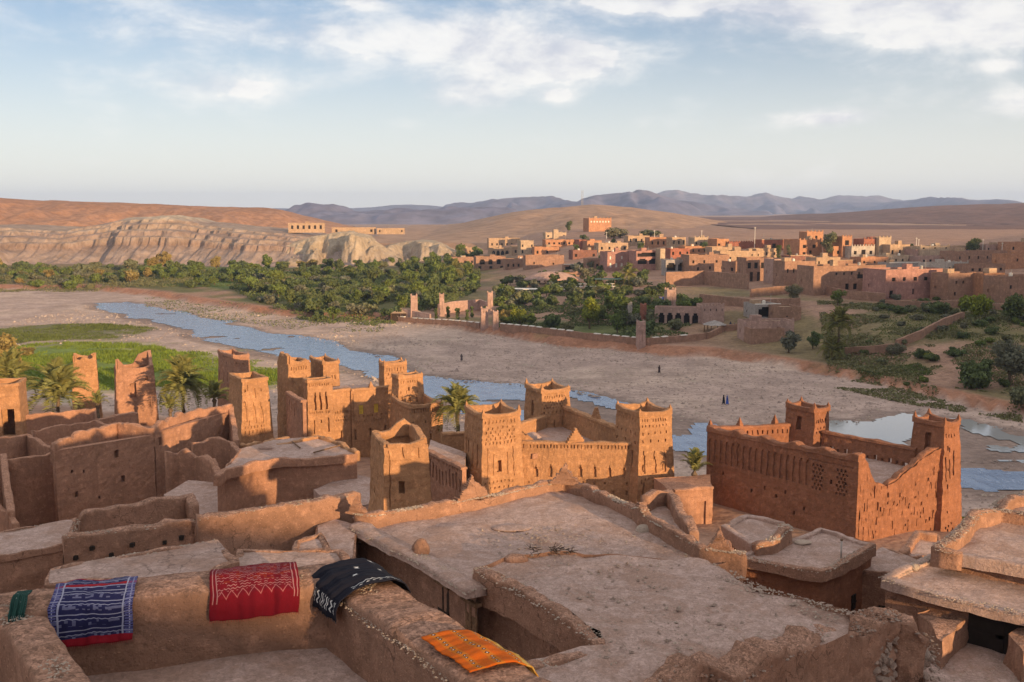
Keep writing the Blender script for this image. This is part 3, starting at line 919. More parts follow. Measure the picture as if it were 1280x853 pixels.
def tower(parent, cx, cy, lx, rx, r, ztop, zbase, right=(), left=(), taper=.09, mat='adobe_gold', horns=True, rim=True, ragged=None, name='tower', wins=(), dl=None, w=None, lip=.12, hornh=1.0):
    """cx,cy: where the near top corner stands; r: bearing of the right face; returns (object, corner, w, dl)"""
    r = rad(r)
    C = G(cx, cy, ztop)
    w = w or along(C, r, rx); dl = dl or along(C, r + math.pi / 2, lx)
    e, n = np.array([math.cos(r), math.sin(r), 0]), np.array([-math.sin(r), math.cos(r), 0])
    H = ztop - zbase; tp = taper * H
    T = [C, C + w * e, C + w * e + dl * n, C + dl * n]
    outs = [-e - n, e - n, e + n, -e + n]
    Bq = [T[i] + outs[i] * tp * .5 - np.array([0, 0, H]) for i in range(4)]
    rr = right(w, H) if callable(right) else list(right)
    ll = left(dl, H) if callable(left) else list(left)
    fn = (lambda u: 0)
    parts = [relief(Bq[0], Bq[1], T[0], T[1], rr, .32), relief(Bq[1], Bq[2], T[1], T[2], ll, .8), relief(Bq[2], Bq[3], T[2], T[3], (), 1.0), relief(Bq[3], Bq[0], T[3], T[0], ll, .36)]
    ti = .38
    I = [T[i] - outs[i] * ti - np.array([0, 0, 0.9]) for i in range(4)]
    It = [T[i] - outs[i] * ti for i in range(4)]
    V = np.array(T + It + I); F = []
    for i in range(4):
        j = (i + 1) % 4
        F += [(i, j, 4 + j, 4 + i), (4 + i, 4 + j, 8 + j, 8 + i)]
    F.append((8, 9, 10, 11))
    parts.append((V, F))
    V, F = join(parts)
    o = mobj(name, wobble(wobble(wobble(V, .05, .6), .035, .22), .07, 3.0), F, M[mat], parent)
    sub = []
    if rim:
        # overhanging lip with upswept corners
        path = []
        for i in range(4):
            a, b = T[i] + outs[i] * (lip - .2), T[(i + 1) % 4] + outs[(i + 1) % 4] * (lip - .2)
            for f in (0, .12, .3, .5, .7, .88):
                q = a + (b - a) * f
                up = .26 * max(0, 1 - min(f, 1 - f) / .3) ** 1.6 * hornh
                path.append((q[0], q[1], ztop + .26 + up))
        v, f = sweep_wall(path, .46, ztop - .12, rag=.07, seg=.35, rows=2, closed=True, wob=.04)
        mobj('parapet', v, f, M[mat], o)
    if ragged:
        for i in range(4):
            a, b = T[i] - outs[i] * .25, T[(i + 1) % 4] - outs[(i + 1) % 4] * .25
            hs = ragged[i]
            pth = [tuple((a + (b - a) * k / (len(hs) - 1))[:2]) + (ztop + hs[k],) for k in range(len(hs))]
            v, f = sweep_wall(pth, .5, ztop - .15, rag=.12, seg=.35, rows=3, wob=.06)
            mobj('parapet', v, f, M[mat], o)
    if horns:
        for i in range(4):
            q = T[i] + outs[i] * (lip - .2)
            s = .62 * hornh * rng.uniform(.8, 1.1)
            inst('merlon', FINIAL[mat], o, (q[0], q[1], ztop + .28), (0, 0, r + rng.uniform(-.2, .2)), (s, s, s * rng.uniform(.75, 1.15)))
    for face, u, v, ww, hh, m in wins:
        a, b, t = (Bq[0], Bq[1], T[0]) if face == 'r' else (Bq[3], Bq[0], T[3])
        put_window(o, a, b, t, u, v, ww, hh, .3, m)
    return o, C, w, dl
def wall_between(parent, a, b, thick, z0, zt, rects=(), mat='adobe_gold', name='wall', cap=True, cell=.6, back=()):
    """straight curtain wall from a to b (seen face on the right-hand side of a->b), with recesses and a rounded coping"""
    a = np.asarray(a, float)[:2]; b = np.asarray(b, float)[:2]
    d = nrm(b - a); n = np.array([d[1], -d[0]])
    A, Bb = a + n * thick / 2, b + n * thick / 2
    A2, B2 = a - n * thick / 2, b - n * thick / 2
    z0a, z0b = (z0 if isinstance(z0, (tuple, list)) else (z0, z0)); za, zb = (zt if isinstance(zt, (tuple, list)) else (zt, zt))
    W = np.linalg.norm(b - a)
    rr = rects(W, za - z0a) if callable(rects) else list(rects); cell = min(cell, .4)
    parts = [relief((*A, z0a), (*Bb, z0b), (*A, za), (*Bb, zb), rr, cell),
             relief((*B2, z0b), (*A2, z0a), (*B2, zb), (*A2, za), [(W - q[1], W - q[0], q[2], q[3], None) for q in rr if q[4] is None] + list(back), 1.0),
             (np.array([(*A, za), (*Bb, zb), (*B2, zb), (*A2, za)]), [(0, 1, 2, 3)]),
             (np.array([(*A, z0a), (*A2, z0a), (*A2, za), (*A, za)]), [(0, 1, 2, 3)][::-1]),
             (np.array([(*Bb, z0b), (*B2, z0b), (*B2, zb), (*Bb, zb)]), [(3, 2, 1, 0)])]
    V, F = join(parts)
    o = mobj(name, wobble(wobble(V, .045, .6), .03, .22), F, M[mat], parent)
    if cap:
        v, f = sweep_wall([(*a, za + .16), (*b, zb + .16)], thick + .22, [za - .08, zb - .08], rag=.08, seg=.4, rows=1, wob=.04)
        mobj('coping', v, f, M[mat], o)
    return o
def stones_along(parent, path, n, width, size=(.05, .12), mat='pebble', name='stones'):
    """grit and cobbles pressed into the top of a parapet"""
    path = np.array(path, float); seg = np.linalg.norm(np.diff(path[:, :2], axis=0), axis=1); cum = np.concatenate([[0], np.cumsum(seg)])
    s = nrng.uniform(0, cum[-1], n)
    P = np.stack([np.interp(s, cum, path[:, k]) for k in range(3)], 1)
    i = np.clip(np.searchsorted(cum, s) - 1, 0, len(seg) - 1)
    d = (path[i + 1] - path[i])[:, :2]; d /= np.linalg.norm(d, axis=1, keepdims=True)
    off = nrng.uniform(-.5, .5, n) * width
    P[:, 0] += d[:, 1] * off; P[:, 1] -= d[:, 0] * off
    P[:, 2] += -.02 - .12 * (np.abs(off) / (width * .5)) ** 2 * min(1, width)
    return scatter_oct(name, P, nrng.uniform(*size, n), M[mat], parent)
def pts_px(*q):
    """(px,py,z) -> world points"""
    return [tuple(G(*p)) for p in q]

def tri_merlon(parent, p, ang, w, h, mat, thick=.38, steps=13):
    """eroded stepped triangular merlon standing on a wall"""
    ex = np.array([math.cos(ang), math.sin(ang)]); nx = np.array([-ex[1], ex[0]]); pr = []
    for i in range(steps):
        ww = w * (1 - i / steps) ** 1.25 * rng.uniform(.92, 1.05); tt = thick * (1 - .45 * i / steps)
        pr.append(obox(np.array(p[:2]) - ex * ww / 2 - nx * tt / 2, ang, ww, tt, p[2] + h * i / steps - .03, p[2] + h * (i + 1) / steps))
    v, f = join(pr)
    return mobj('merlon', wobble(wobble(v, .07, .25), .08, .6), f, M[mat], parent)
# ================================================================== THE OLD VILLAGE, MIDDLE DISTANCE
# ---- kasbah with three tall decorated towers (centre)
def kasbah_centre():
    K = thing('kasbah', G(720, 640, 4.5), 'golden mud kasbah with a courtyard between three tall carved towers', 'kasbah')
    mt = 'adobe_gold'
    Z0 = 3.5
    def front_tower_r(w, H):
        q = row(w, 9, H - .75, .16, .34, .14) + lattice(w, 7, 4, H - 2.5, .38, .22, .26, .13)
        q += row(w, 9, H - 2.95, .16, .28, .14)
        q += [(.55, .70, H - 6.4, H - 3.3, .1), (w - .70, w - .55, H - 6.4, H - 3.3, .1), (1.15, 1.4, H - 6.2, H - 3.9, .1), (w - 1.45, w - 1.2, H - 6.2, H - 3.9, .1)]
        q += [(w / 2 - .35, w / 2 + .15, H - 5.9, H - 4.7, .6)]
        q += row(w, 9, H - 7.0, .18, .22, .15) + row(w, 8, H - 7.6, .18, .22, .15) + row(w, 6, H - 8.5, .26, .45, .2)
        return q
    def front_tower_l(w, H):
        return [(.5, w - .5, H - 6.0, H - 2.9, .12), (.9, 1.2, H - 5.8, H - 3.2, .26), (w - 1.3, w - 1.0, H - 5.8, H - 3.2, .26), (w / 2 - .15, w / 2 + .15, H - 5.8, H - 3.2, .24)] + row(w, 5, H - 8.2, .25, .4, .15)
    tI, CI, wI, dI = tower(K, 603.5, 522, 582, 650, 24, 14.0, Z0, front_tower_r, front_tower_l, mat=mt, wins=[('r', 0, 0, .01, .01, 'void_shade')][:0])
    def right_tower_r(w, H):
        q = row(w, 10, H - .7, .14, .32, .14) + row(w, 8, H - 1.25, .15, .25, .14) + row(w, 5, H - 2.1, .2, .28, .15) + row(w, 4, H - 2.9, .22, .3, .18)
        q += niche(w, 3, H - 6.3, .55, 2.3, .18) + [(w / 2 - 1.3, w / 2 - 1.1, H - 6.0, H - 5.2, .4), (w - .95, w - .7, H - 6.0, H - 5.3, .5)]
        q += row(w, 8, H - 6.9, .16, .22, .14) + row(w, 3, H - 7.2, .22, .3, .2) + slits(w, 3, H - 9.6, .16, 2.2, .25, .6)
        return q
    def right_tower_l(w, H):
        return row(w, 5, H - 2.2, .2, .3, .16) + row(w, 3, H - 3.2, .25, .35, .3) + slits(w, 2, H - 5.8, .18, 1.9, .25, .7) + row(w, 7, H - .8, .15, .3, .12)
    tK, CK, wK, dK = tower(K, 799.5, 520, 771, 839, 24, 14.0, Z0, right_tower_r, right_tower_l, mat=mt)
    def back_tower_r(w, H):
        return row(w, 9, H - .7, .15, .32, .14) + lattice(w, 8, 3, H - 2.0, .36, .2, .24, .13) + row(w, 6, H - 2.6, .22, .26, .16) + slits(w, 3, H - 4.2, .16, .9, .2, .6)
    def back_tower_l(w, H):
        return [(w / 2 - .4, w / 2 + .4, H - 3.2, H - 1.6, .6), (w / 2 - .25, w / 2 + .25, H - 1.6, H - 1.25, .6)]
    tJ, CJ, wJ, dJ = tower(K, 677, 491, 657, 711.5, 24, 13.6, Z0, back_tower_r, back_tower_l, mat=mt)
    r = rad(24); e = np.array([math.cos(r), math.sin(r)]); n = np.array([-e[1], e[0]])
    # courtyard walls
    a = CI[:2] + e * wI + n * 1.4; b = CK[:2] + n * 1.6
    ztw = 10.7
    def front_wall(W, H):
        q = row(W, 34, H - .55, .15, .42, .16, .2)
        q += niche(W, 8, H - 3.6, .42, 1.3, .28, .5) + row(W, 11, H - 4.4, .22, .3, .2) + row(W, 9, H - 5.6, .25, .5, .22)
        return q
    wall_between(K, a, b, .6, Z0, ztw, front_wall, mt)
    # triangular merlons on the curtain walls
    def tri(parent, p, ang, w, h, z):
        ex = np.array([math.cos(ang), math.sin(ang)]); pr = []
        st = 6
        for i in range(st):
            ww = w * (1 - i / st) ** 1.15; pr.append(obox(np.array(p[:2]) - ex * ww / 2 - np.array([-ex[1], ex[0]]) * .2, ang, ww, .4, z + h * i / st, z + h * (i + 1) / st))
        v, f = join(pr); mobj('merlon', wobble(v, .05, .4), f, M[mt], parent)
    q = a + (b - a) * .52; tri(K, q, r, 2.0, 1.5, ztw + .1)
    tri(K, a + e * .5, r, 2.2, 1.2, ztw + .1); tri(K, a + e * 1.4, r, 1.4, .6, ztw + .1)
    aj = CJ[:2] + e * (wJ - .6); bk = CK[:2] + n * (dK - .4) + e * .4
    zr = 11.6
    wall_between(K, aj, bk, .6, Z0, zr, (), mt)
    q = aj + (bk - aj) * .58; tri(K, q, math.atan2(*(bk - aj)[::-1]), 1.6, 1.3, zr + .1)
    ai = CI[:2] + n * dI + e * .6; bj = CJ[:2] + e * .4
    wall_between(K, ai, bj, .6, Z0, 10.7, (), mt)
    # roof deck round a light well
    P0, P1, P2, P3 = a + n * .2, b + n * .2, bk, aj
    deck = [P0, P1, P2, P3, CJ[:2] + e * .5, ai]
    v, f = prism(deck, Z0, 9.2, 1.0, .05, .08, sides=False)
    mobj('roof', v, f, M['mud_roof'], K)
    c0 = G(678, 566, 9.3)
    v, f = sweep_wall([(*(c0[:2] + e * 1.6 * i + n * 1.0 * j), 9.55) for i, j in ((-1, -1), (1, -1), (1, 1), (-1, 1))], .3, 9.0, closed=True, rows=1)
    lw = mobj('light_well', v, f, M['adobe_brown'], K)
    v, f = obox(c0[:2] - e * 1.5 - n * .9, r, 3.0, 1.8, 9.05, 9.42)
    mobj('opening_shade', v, f, M['void_shade'], lw)  # dark block painted for the shade down the well
    # low earth dome on the roof
    dm = G(665, 551, 9.2); pts = []
    bm = bmesh.new(); bmesh.ops.create_uvsphere(bm, u_segments=18, v_segments=9, radius=1.25)
    v = np.array([q.co[:] for q in bm.verts]); f = [tuple(x.index for x in q.verts) for q in bm.faces]; bm.free()
    v[:, 2] *= .75
    mobj('dome', wobble(v + dm, .06, .6), f, M['mud_roof'], K, True)
    # lower wing on the left with a row of blind arches
    A, Bq = G(534, 563, 9.6)[:2], G(580, 586, 9.6)[:2]
    back = CI[:2] + n * dI
    wall_between(K, A, Bq, .5, Z0, 9.6, lambda W, H: row(W, 11, H - 2.6, .35, 1.7, .25, .3) + row(W, 14, H - .5, .2, .3, .12), 'adobe_brown')
    v, f = prism([A, Bq, back, A + (back - Bq) * .8], Z0, 9.2, 1.0, .05, .06)
    mobj('roof', v, f, M['mud_roof'], K)
    c1 = G(548, 560, 10.6); c2 = G(582, 560, 10.6)
    A2, B2 = G(552, 543, 10)[:2], G(584, 540, 10)[:2]
    wall_between(K, A2, B2, .5, Z0, 10.0, (), mt)
kasbah_centre()

# ---- red kasbah with a long blank wall and two towers (right)
def kasbah_right():
    K = thing('kasbah', G(1010, 670, 4.5), 'red mud kasbah with a long shaded wall and broken sunlit side', 'kasbah')
    mt = 'adobe_red'; Z0 = 3.0
    r = rad(33.5); e = np.array([math.cos(r), math.sin(r)]); n = np.array([-e[1], e[0]])
    C = G(1077, 575, 13.0)
    L = along(C, r + math.pi / 2, 888)
    Wd = 13.0
    c = C[:2]; tl = c + n * L
    def long_wall(W, H):
        q = []
        k = int(W / .82)
        for i in range(k):
            u = .25 + i * (W - .5) / k
            if u < W * .70:
                q += [(u, u + .5, H - 3.0, H - .75, .14), (u + .1, u + .4, H - .78, H - .55, .14)]
        # lozenge lattice next to the corner
        for cx in (W * .755, W * .90):
            for rr in range(7):
                for cc in range(3):
                    q.append((cx + (cc + .5 * (rr % 2)) * .42 - .45, cx + (cc + .5 * (rr % 2)) * .42 - .2, H - 1.0 - rr * .36, H - .74 - rr * .36, .16))
        q += [(W * .84, W * .84 + .3, H - 2.3, H - 1.9, .3), (W * .72 - .3, W * .98, H - .5, H - .35, .08)]
        for u, v in ((.12, 3.2), (.33, 4.2), (.42, 3.6), (.50, 4.0), (.56, 3.4), (.68, 4.5), (.2, 1.2), (.92, 1.2), (.62, 5.2)):
            q.append((W * u, W * u + .24, H - v - 1.0, H - v - .6, .35))
        q.append((W * .075, W * .075 + .3, .8, 1.6, .4))
        return q
    wall_between(K, tl, c, .8, Z0, (12.3, 13.0), long_wall, mt, cap=False)
    # humps left of the old battlements
    s = np.linspace(0, 1, 46)
    hump = .18 + .34 * np.clip(np.sin(s * 2 * math.pi * 5.2 + .9), 0, 1) ** .8
    v, f = sweep_wall([(*(tl + (c - tl) * t), 12.3 + .7 * t + float(h)) for t, h in zip(s, hump)], .95, [12.15 + .7 * t for t in s], rag=.08, seg=.35, rows=1, wob=.06)
    mobj('battlement', v, f, M[mt], K)
    # broken side wall, sunlit
    tw = 12.2
    prof = [(0, 13.0), (.06, 13.0), (.10, 12.0), (.14, 10.9), (.20, 10.25), (.30, 10.0), (.42, 10.25), (.55, 10.9), (.70, 11.6), (.85, 12.2), (1.0, 12.5)]
    pr = []
    N = 26
    for i in range(N):
        u0, u1 = i / N, (i + 1) / N
        z0_, z1_ = np.interp([u0, u1], [p[0] for p in prof], [p[1] for p in prof])
        a, b = c + e * tw * u0 - n * -.0, c + e * tw * u1
        rects = []
        W = tw / N
        for k in range(4):
            if rng.random() < .75:
                h = rng.uniform(.8, 7.0); rects.append((W * .3, W * .3 + rng.choice([.14, .2, .26]), h, h + rng.choice([.25, .4, .8]), .3))
        pr.append(relief((*a, Z0), (*b, Z0), (*a, z0_), (*b, z1_), rects, .4))
    v, f = join(pr)
    v = v + (0.10 * fbm(v, .8, 611, 4))[:, None] * np.array([e[1], -e[0], 0])
    mobj('side_wall', wobble(v, .06, .5), f, M[mt], K)
    pth = [(*(c + e * tw * u + n * .48), z + .08) for u, z in prof]
    v, f = sweep_wall(pth, .66, Z0, rag=.22, seg=.3, wob=.09, rscale=.7)
    mobj('side_wall', v, f, M[mt], K)
    # right tower
    def rt_r(w, H):
        q = row(w, 4, H - 1.2, .2, .35, .16) + slits(w, 3, H - 5.2, .2, 2.2, .28, .45)
        for i in range(16):
            u, vv = rng.uniform(.2, w - .5), rng.uniform(1, H - 2); q.append((u, u + .2, vv, vv + rng.choice([.25, .5]), .25))
        return q
    def rt_l(w, H):
        return [(w * .5, w * .5 + .75, H - 2.9, H - .9, .5), (w * .32, w * .32 + 1.1, H - 6.0, H - 4.9, .6), (w * .7, w * .7 + .3, H - 7.5, H - 3.4, .2)]
    tower(K, 1181, 533, 1142, 1199.5, 33.5, 14.65, Z0 - 1, rt_r, rt_l, taper=.11, mat=mt)
    # far tower
    tower(K, 1018, 515, 983, 1036.5, 33.5, 14.1, Z0, lambda w, H: row(w, 5, H - 1.3, .2, .4, .16) + lattice(w, 4, 2, H - 2.4, .4, .2, .25, .15), lambda w, H: [(w * .42, w * .42 + .7, H - 2.3, H - .8, .6)], mat=mt, taper=.04)
    # back wall with windows open to the river
    p1, p2 = G(1029, 538, 12.0)[:2], G(1146, 560, 12.0)[:2]
    W = np.linalg.norm(p2 - p1)
    def bw(W, H):
        q = []
        for u in (.10, .26, .42, .58, .73):
            q += [(W * u, W * u + .38, H - 2.3, H - 1.35, None)]
            q += [(W * u + .85, W * u + 1.1, H - 2.9, H - 1.5, .2)]
        q += [(W * .88, W * .88 + .62, H - 3.3, H - 1.5, None)]
        return q
    wall_between(K, p1, p2, .5, Z0, 11.85, bw, mt)
    # far left wall in two parts
    q1, q2 = tl, G(988, 529, 12.3)[:2]
    d = q2 - q1
    w2 = wall_between(K, q1 + d * .02, q2 + d * .05, .55, Z0, (12.4, 12.1), lambda W, H: row(W, 16, H - 1.0, .22, .5, .16, .3), mt)
    for u in (.0, .36, .80):
        p = q1 + d * u; inst('merlon', FINIAL[mt], K, (p[0], p[1], 12.4), (0, 0, r), (.9, .9, .9))
    # court floor
    v, f = prism([tl + e * .4, c + e * .5 + n * .5, c + e * (tw) + n * .5, p2, p1, q2], Z0, 10.0, 1.2, .05, .1, sides=False)
    mobj('roof', v, f, M['mud_roof'], K)
kasbah_right()

# ---- kasbah on the left with many towers
def kasbah_left():
    K = thing('kasbah', G(430, 560, 4.0), 'crowded golden kasbah of seven towers with two yellow window shutters', 'kasbah')
    mt = 'adobe_gold'; Z0 = 2.5; R = 32
    def deco(w, H):
        return row(w, 7, H - .7, .16, .3, .14) + row(w, 3, H - 2.0, .22, .3, .25)
    def holes(n, seed):
        rr = random.Random(seed)
        def fn(w, H):
            q = []
            for _ in range(n):
                u, v = rr.uniform(.15, w - .4), rr.uniform(.4, H - .8); q.append((u, u + rr.choice([.16, .24]), v, v + rr.choice([.25, .45, .7]), .2))
            return q
        return fn
    # tower A: tall niches with bent tops, sunlit
    def ta(w, H):
        q = niche(w, 3, H - 5.2, .42, 2.4, .16) + row(w, 7, H - 5.9, .2, .3, .16) + row(w, 2, H - 1.4, .22, .35, .3) + row(w, 6, H - 6.6, .22, .45, .2)
        return q + holes(12, 3)(w, H)
    tower(K, 303, 477, 287.5, 334, R, 14.2, Z0, ta, (), mat=mt, horns=False, taper=.13, rim=True, hornh=.35)
    # tower L3 behind it
    tower(K, 292, 447, 273, 311, R + 4, 13.6, Z0, holes(8, 5), lambda w, H: slits(w, 4, H - 4.2, .2, 1.8, .2) + row(w, 6, H - 1.4, .2, .4, .15), mat='adobe_brown', taper=.08, hornh=.6)
    # tower B: broken crown
    def tb(w, H):
        return row(w, 7, H - .9, .2, .5, .16) + row(w, 2, H - 3.2, .35, 1.2, .14) + holes(6, 8)(w, H)
    tower(K, 360, 455, 347, 388, R, 15.4, Z0, tb, (), mat=mt, horns=False, rim=False, taper=.05,
          ragged=[(1.0, .5, .25, .2, .35, .2), (.2, .3, .2), (.2, .3, .6), (.5, 1.2, .9, 1.3, 1.0)])
    # tower D behind
    tower(K, 404, 455, 388, 423.5, R, 14.8, Z0, lambda w, H: row(w, 4, H - 2.2, .2, .5, .2), lambda w, H: slits(w, 6, H - 2.3, .16, 1.6, .15), mat=mt, horns=True, taper=.06, hornh=.7)
    # tower C with three lancets
    def tc(w, H):
        q = row(w, 10, H - .6, .15, .34, .13, .2) + row(w, 11, H - 4.1, .14, .28, .13, .2)
        for u in (.32, .55, .80):
            q += [(w * u - .17, w * u + .17, H - 3.7, H - 1.9, .5), (w * u - .09, w * u + .09, H - 1.9, H - 1.4, .4)]
        q += [(w * .22, w * .22 + .22, H - 6.6, H - 5.0, .3), (w * .8, w * .8 + .24, H - 6.6, H - 4.8, .35), (w * .5, w * .5 + .22, H - 5.4, H - 5.0, .3)]
        return q
    tC, CC, wC, dC = tower(K, 384, 478, 379, 415, 28, 13.8, Z0, tc, (), mat=mt, horns=True, taper=.05, hornh=.5)
    # low wall between B and C
    a, b = G(360, 487, 13.2)[:2], G(380, 498, 13.2)[:2]
    wall_between(K, a, b, .5, Z0, 12.8, lambda W, H: slits(W, 7, H - 2.2, .16, 1.5, .16), 'adobe_brown')
    # main front wall
    r = rad(28); e = np.array([math.cos(r), math.sin(r)]); n = np.array([-e[1], e[0]])
    a = CC[:2] + e * wC
    w1 = along(np.array([*a, 12.7]), r, 438); b = a + e * w1
    wall_between(K, a + n * .3, b + n * .3, .5, Z0, 12.4, lambda W, H: row(W, 9, H - 3.0, .15, .35, .14) + lattice(W, 6, 2, H - 4.0, .4, .2, .24, .14) + [(W * .4, W * .4 + .2, H - 6.4, H - 5.2, .3)], mt)
    w2 = along(np.array([*b, 13.6]), r, 484); c2 = b + e * w2
    zt = zat(488, b[1])
    def mw(W, H):
        q = [(W * .2, W * .2 + .62, H - 3.2, H - 2.0, .28), (W * .60, W * .60 + .62, H - 3.2, H - 2.0, .28)]
        q += row(W, 14, H - 4.3, .16, .32, .14) + row(W, 8, H - 3.6, .18, .25, .13) + row(W, 3, H - 6.4, .3, 1.3, .35) + [(W * .0, W * .06, H - 4.0, H - .5, .14)]
        return q
    wm = wall_between(K, b, c2, .5, Z0, zt, mw, mt)
    for u in (.2, .60):
        W = w2
        nn = np.array([e[1], -e[0]])
        A = np.array([*(b + nn * .25), Z0]); Bq = np.array([*(c2 + nn * .25), Z0]); T = A + np.array([0, 0, zt - Z0])
        o = put_window(wm, A, Bq, T, W * u, zt - Z0 - 3.2, .62, 1.2, .16, 'yellow_paint')
    v, f = prism([a + n * .8, c2 + n * .8, c2 + n * 6, a + n * 6], Z0, 11.8, 1.2, .05, .08)
    mobj('roof', v, f, M['mud_roof'], K)
    inst('merlon', FINIAL[mt], K, (*(b + e * w2 * .55), zt), (0, 0, r), (1.1, 1.1, .9))
    # back right towers
    tower(K, 480, 457, 474, 508, R, 14.4, Z0, lambda w, H: row(w, 7, H - .9, .18, .5, .16) + lattice(w, 6, 2, H - 1.9, .45, .2, .3, .15), (), mat=mt, taper=.03, hornh=.75)
    tower(K, 498, 473, 490, 528, R, 14.4, Z0, lambda w, H: row(w, 8, H - .7, .15, .35, .14) + [(w * .45, w * .45 + .24, H - 1.7, H - 1.2, .4)] + niche(w, 3, H - 3.3, .35, .9, .2) + row(w, 4, H - 2.0, .12, .3, .16), lambda w, H: row(w, 3, H - 1.6, .2, .3, .2), mat=mt, taper=.10, hornh=.6)
    # low round-cornered tower in front
    tower(K, 512, 510, 490, 553, 26, 11.7, Z0, lambda w, H: row(w, 13, H - .75, .18, .5, .16, .2) + row(w, 5, H - 2.1, .2, .28, .3) + row(w, 4, H - 3.3, .22, .3, .3) + [(w * .62, w * .62 + .2, H - 6, H - 3.4, .25)], lambda w, H: slits(w, 3, H - 4.5, .25, 1.5, .25), mat='adobe_gold', taper=.03, hornh=.6)
kasbah_left()

# ---- single ruined towers on the far left
def ruin_tower(label, *a, **k):
    px, py, z = a[0], a[1] + 60, a[6]
    K = thing('ruined_tower', G(a[0], a[1], a[5]) * np.array([1, 1, 0]) + np.array([0, 0, a[6]]), label, 'tower')
    tower(K, *a, **k)
    return K
ruin_tower('sunlit square tower with horned corners among the palms', 91, 452, 90.2, 120, 22, 12.0, 2.5,
           lambda w, H: row(w, 4, H - 1.1, .25, .16, .16) + row(w, 4, H - 1.7, .22, .2, .16) + row(w, 3, H - .6, .2, .2, .1) + [(w * .45, w * .45 + .2, H - 4.2, H - 3.4, .3)], (), taper=.10, dl=3.4, rim=False, horns=False,
           ragged=[(.9, .35, .2, .5, .55, .4, .2, .35, .9), (.9, .3, .3, .9), (.9, .3, .4, .9), (.9, .3, .9)])
ruin_tower('broken shaded tower with one square see-through window', 145, 462, 142, 192, 24, 11.8, 1.5,
           lambda w, H: [(w * .38, w * .38 + .95, H - 4.4, H - 2.3, .9), (w * .82, w * .82 + .35, H - 1.9, H - 1.3, .4), (w * .85, w * .85 + .3, H - 6.0, H - 5.2, .4)] + row(w, 4, H - 3.3, .14, .14, .1), (), taper=.09, dl=4.2, rim=False, horns=False, mat='adobe_brown',
           ragged=[(1.7, 1.0, .15, .05, .0, .0, .05, .2, .3), (.2, .8, 2.1), (2.1, 1.9, 1.5, .3, .1, .1, .2), (.2, .2, .5, 1.6)])
# ================================================================== THE OLD VILLAGE, NEAR ROOFS AND WALLS
def earth_wall(parent, pts, thick, z0, mat='adobe_near', name='wall', **k):
    v, f = sweep_wall(pts_px(*pts), thick, z0, **k)
    return mobj(name, v, f, M[mat], parent, True)
def earth_block(parent, poly, z0, z1, mat='adobe_near', roofmat='mud_roof', cell=.7, und=.1, wob=.07, name='wall', seed=0, rim=True):
    P = [G(px, py, z1)[:2] for px, py in poly]
    v, f = prism(P, z0, z1, cell, wob, 0, top=False); w = mobj(name, v, f, M[mat], parent)
    v, f = prism(P, z0, z1, cell, wob, und, sides=False, seed=seed); mobj('roof', v, f, M[roofmat], parent, True)
    if rim:
        v, f = sweep_wall([(q[0], q[1], z1 + .025) for q in P], .17, z1 - .22, rag=.06, seg=.2, rows=1, wob=.05, closed=True, rscale=.6); mobj('eaves', v, f, M[mat], parent, True)
    return w, P
def lump(parent, c, rx, ry, h, mat='adobe_near', name='mud_lump', sd=0):
    bm = bmesh.new(); bmesh.ops.create_icosphere(bm, subdivisions=3, radius=1.0)
    v = np.array([q.co[:] for q in bm.verts]); f = [tuple(x.index for x in q.verts) for q in bm.faces]; bm.free()
    v = v * np.array([rx, ry, h]); v = v + np.asarray(c)
    return mobj(name, wobble(v, .22 * min(rx, h), .45), f, M[mat], parent, True)

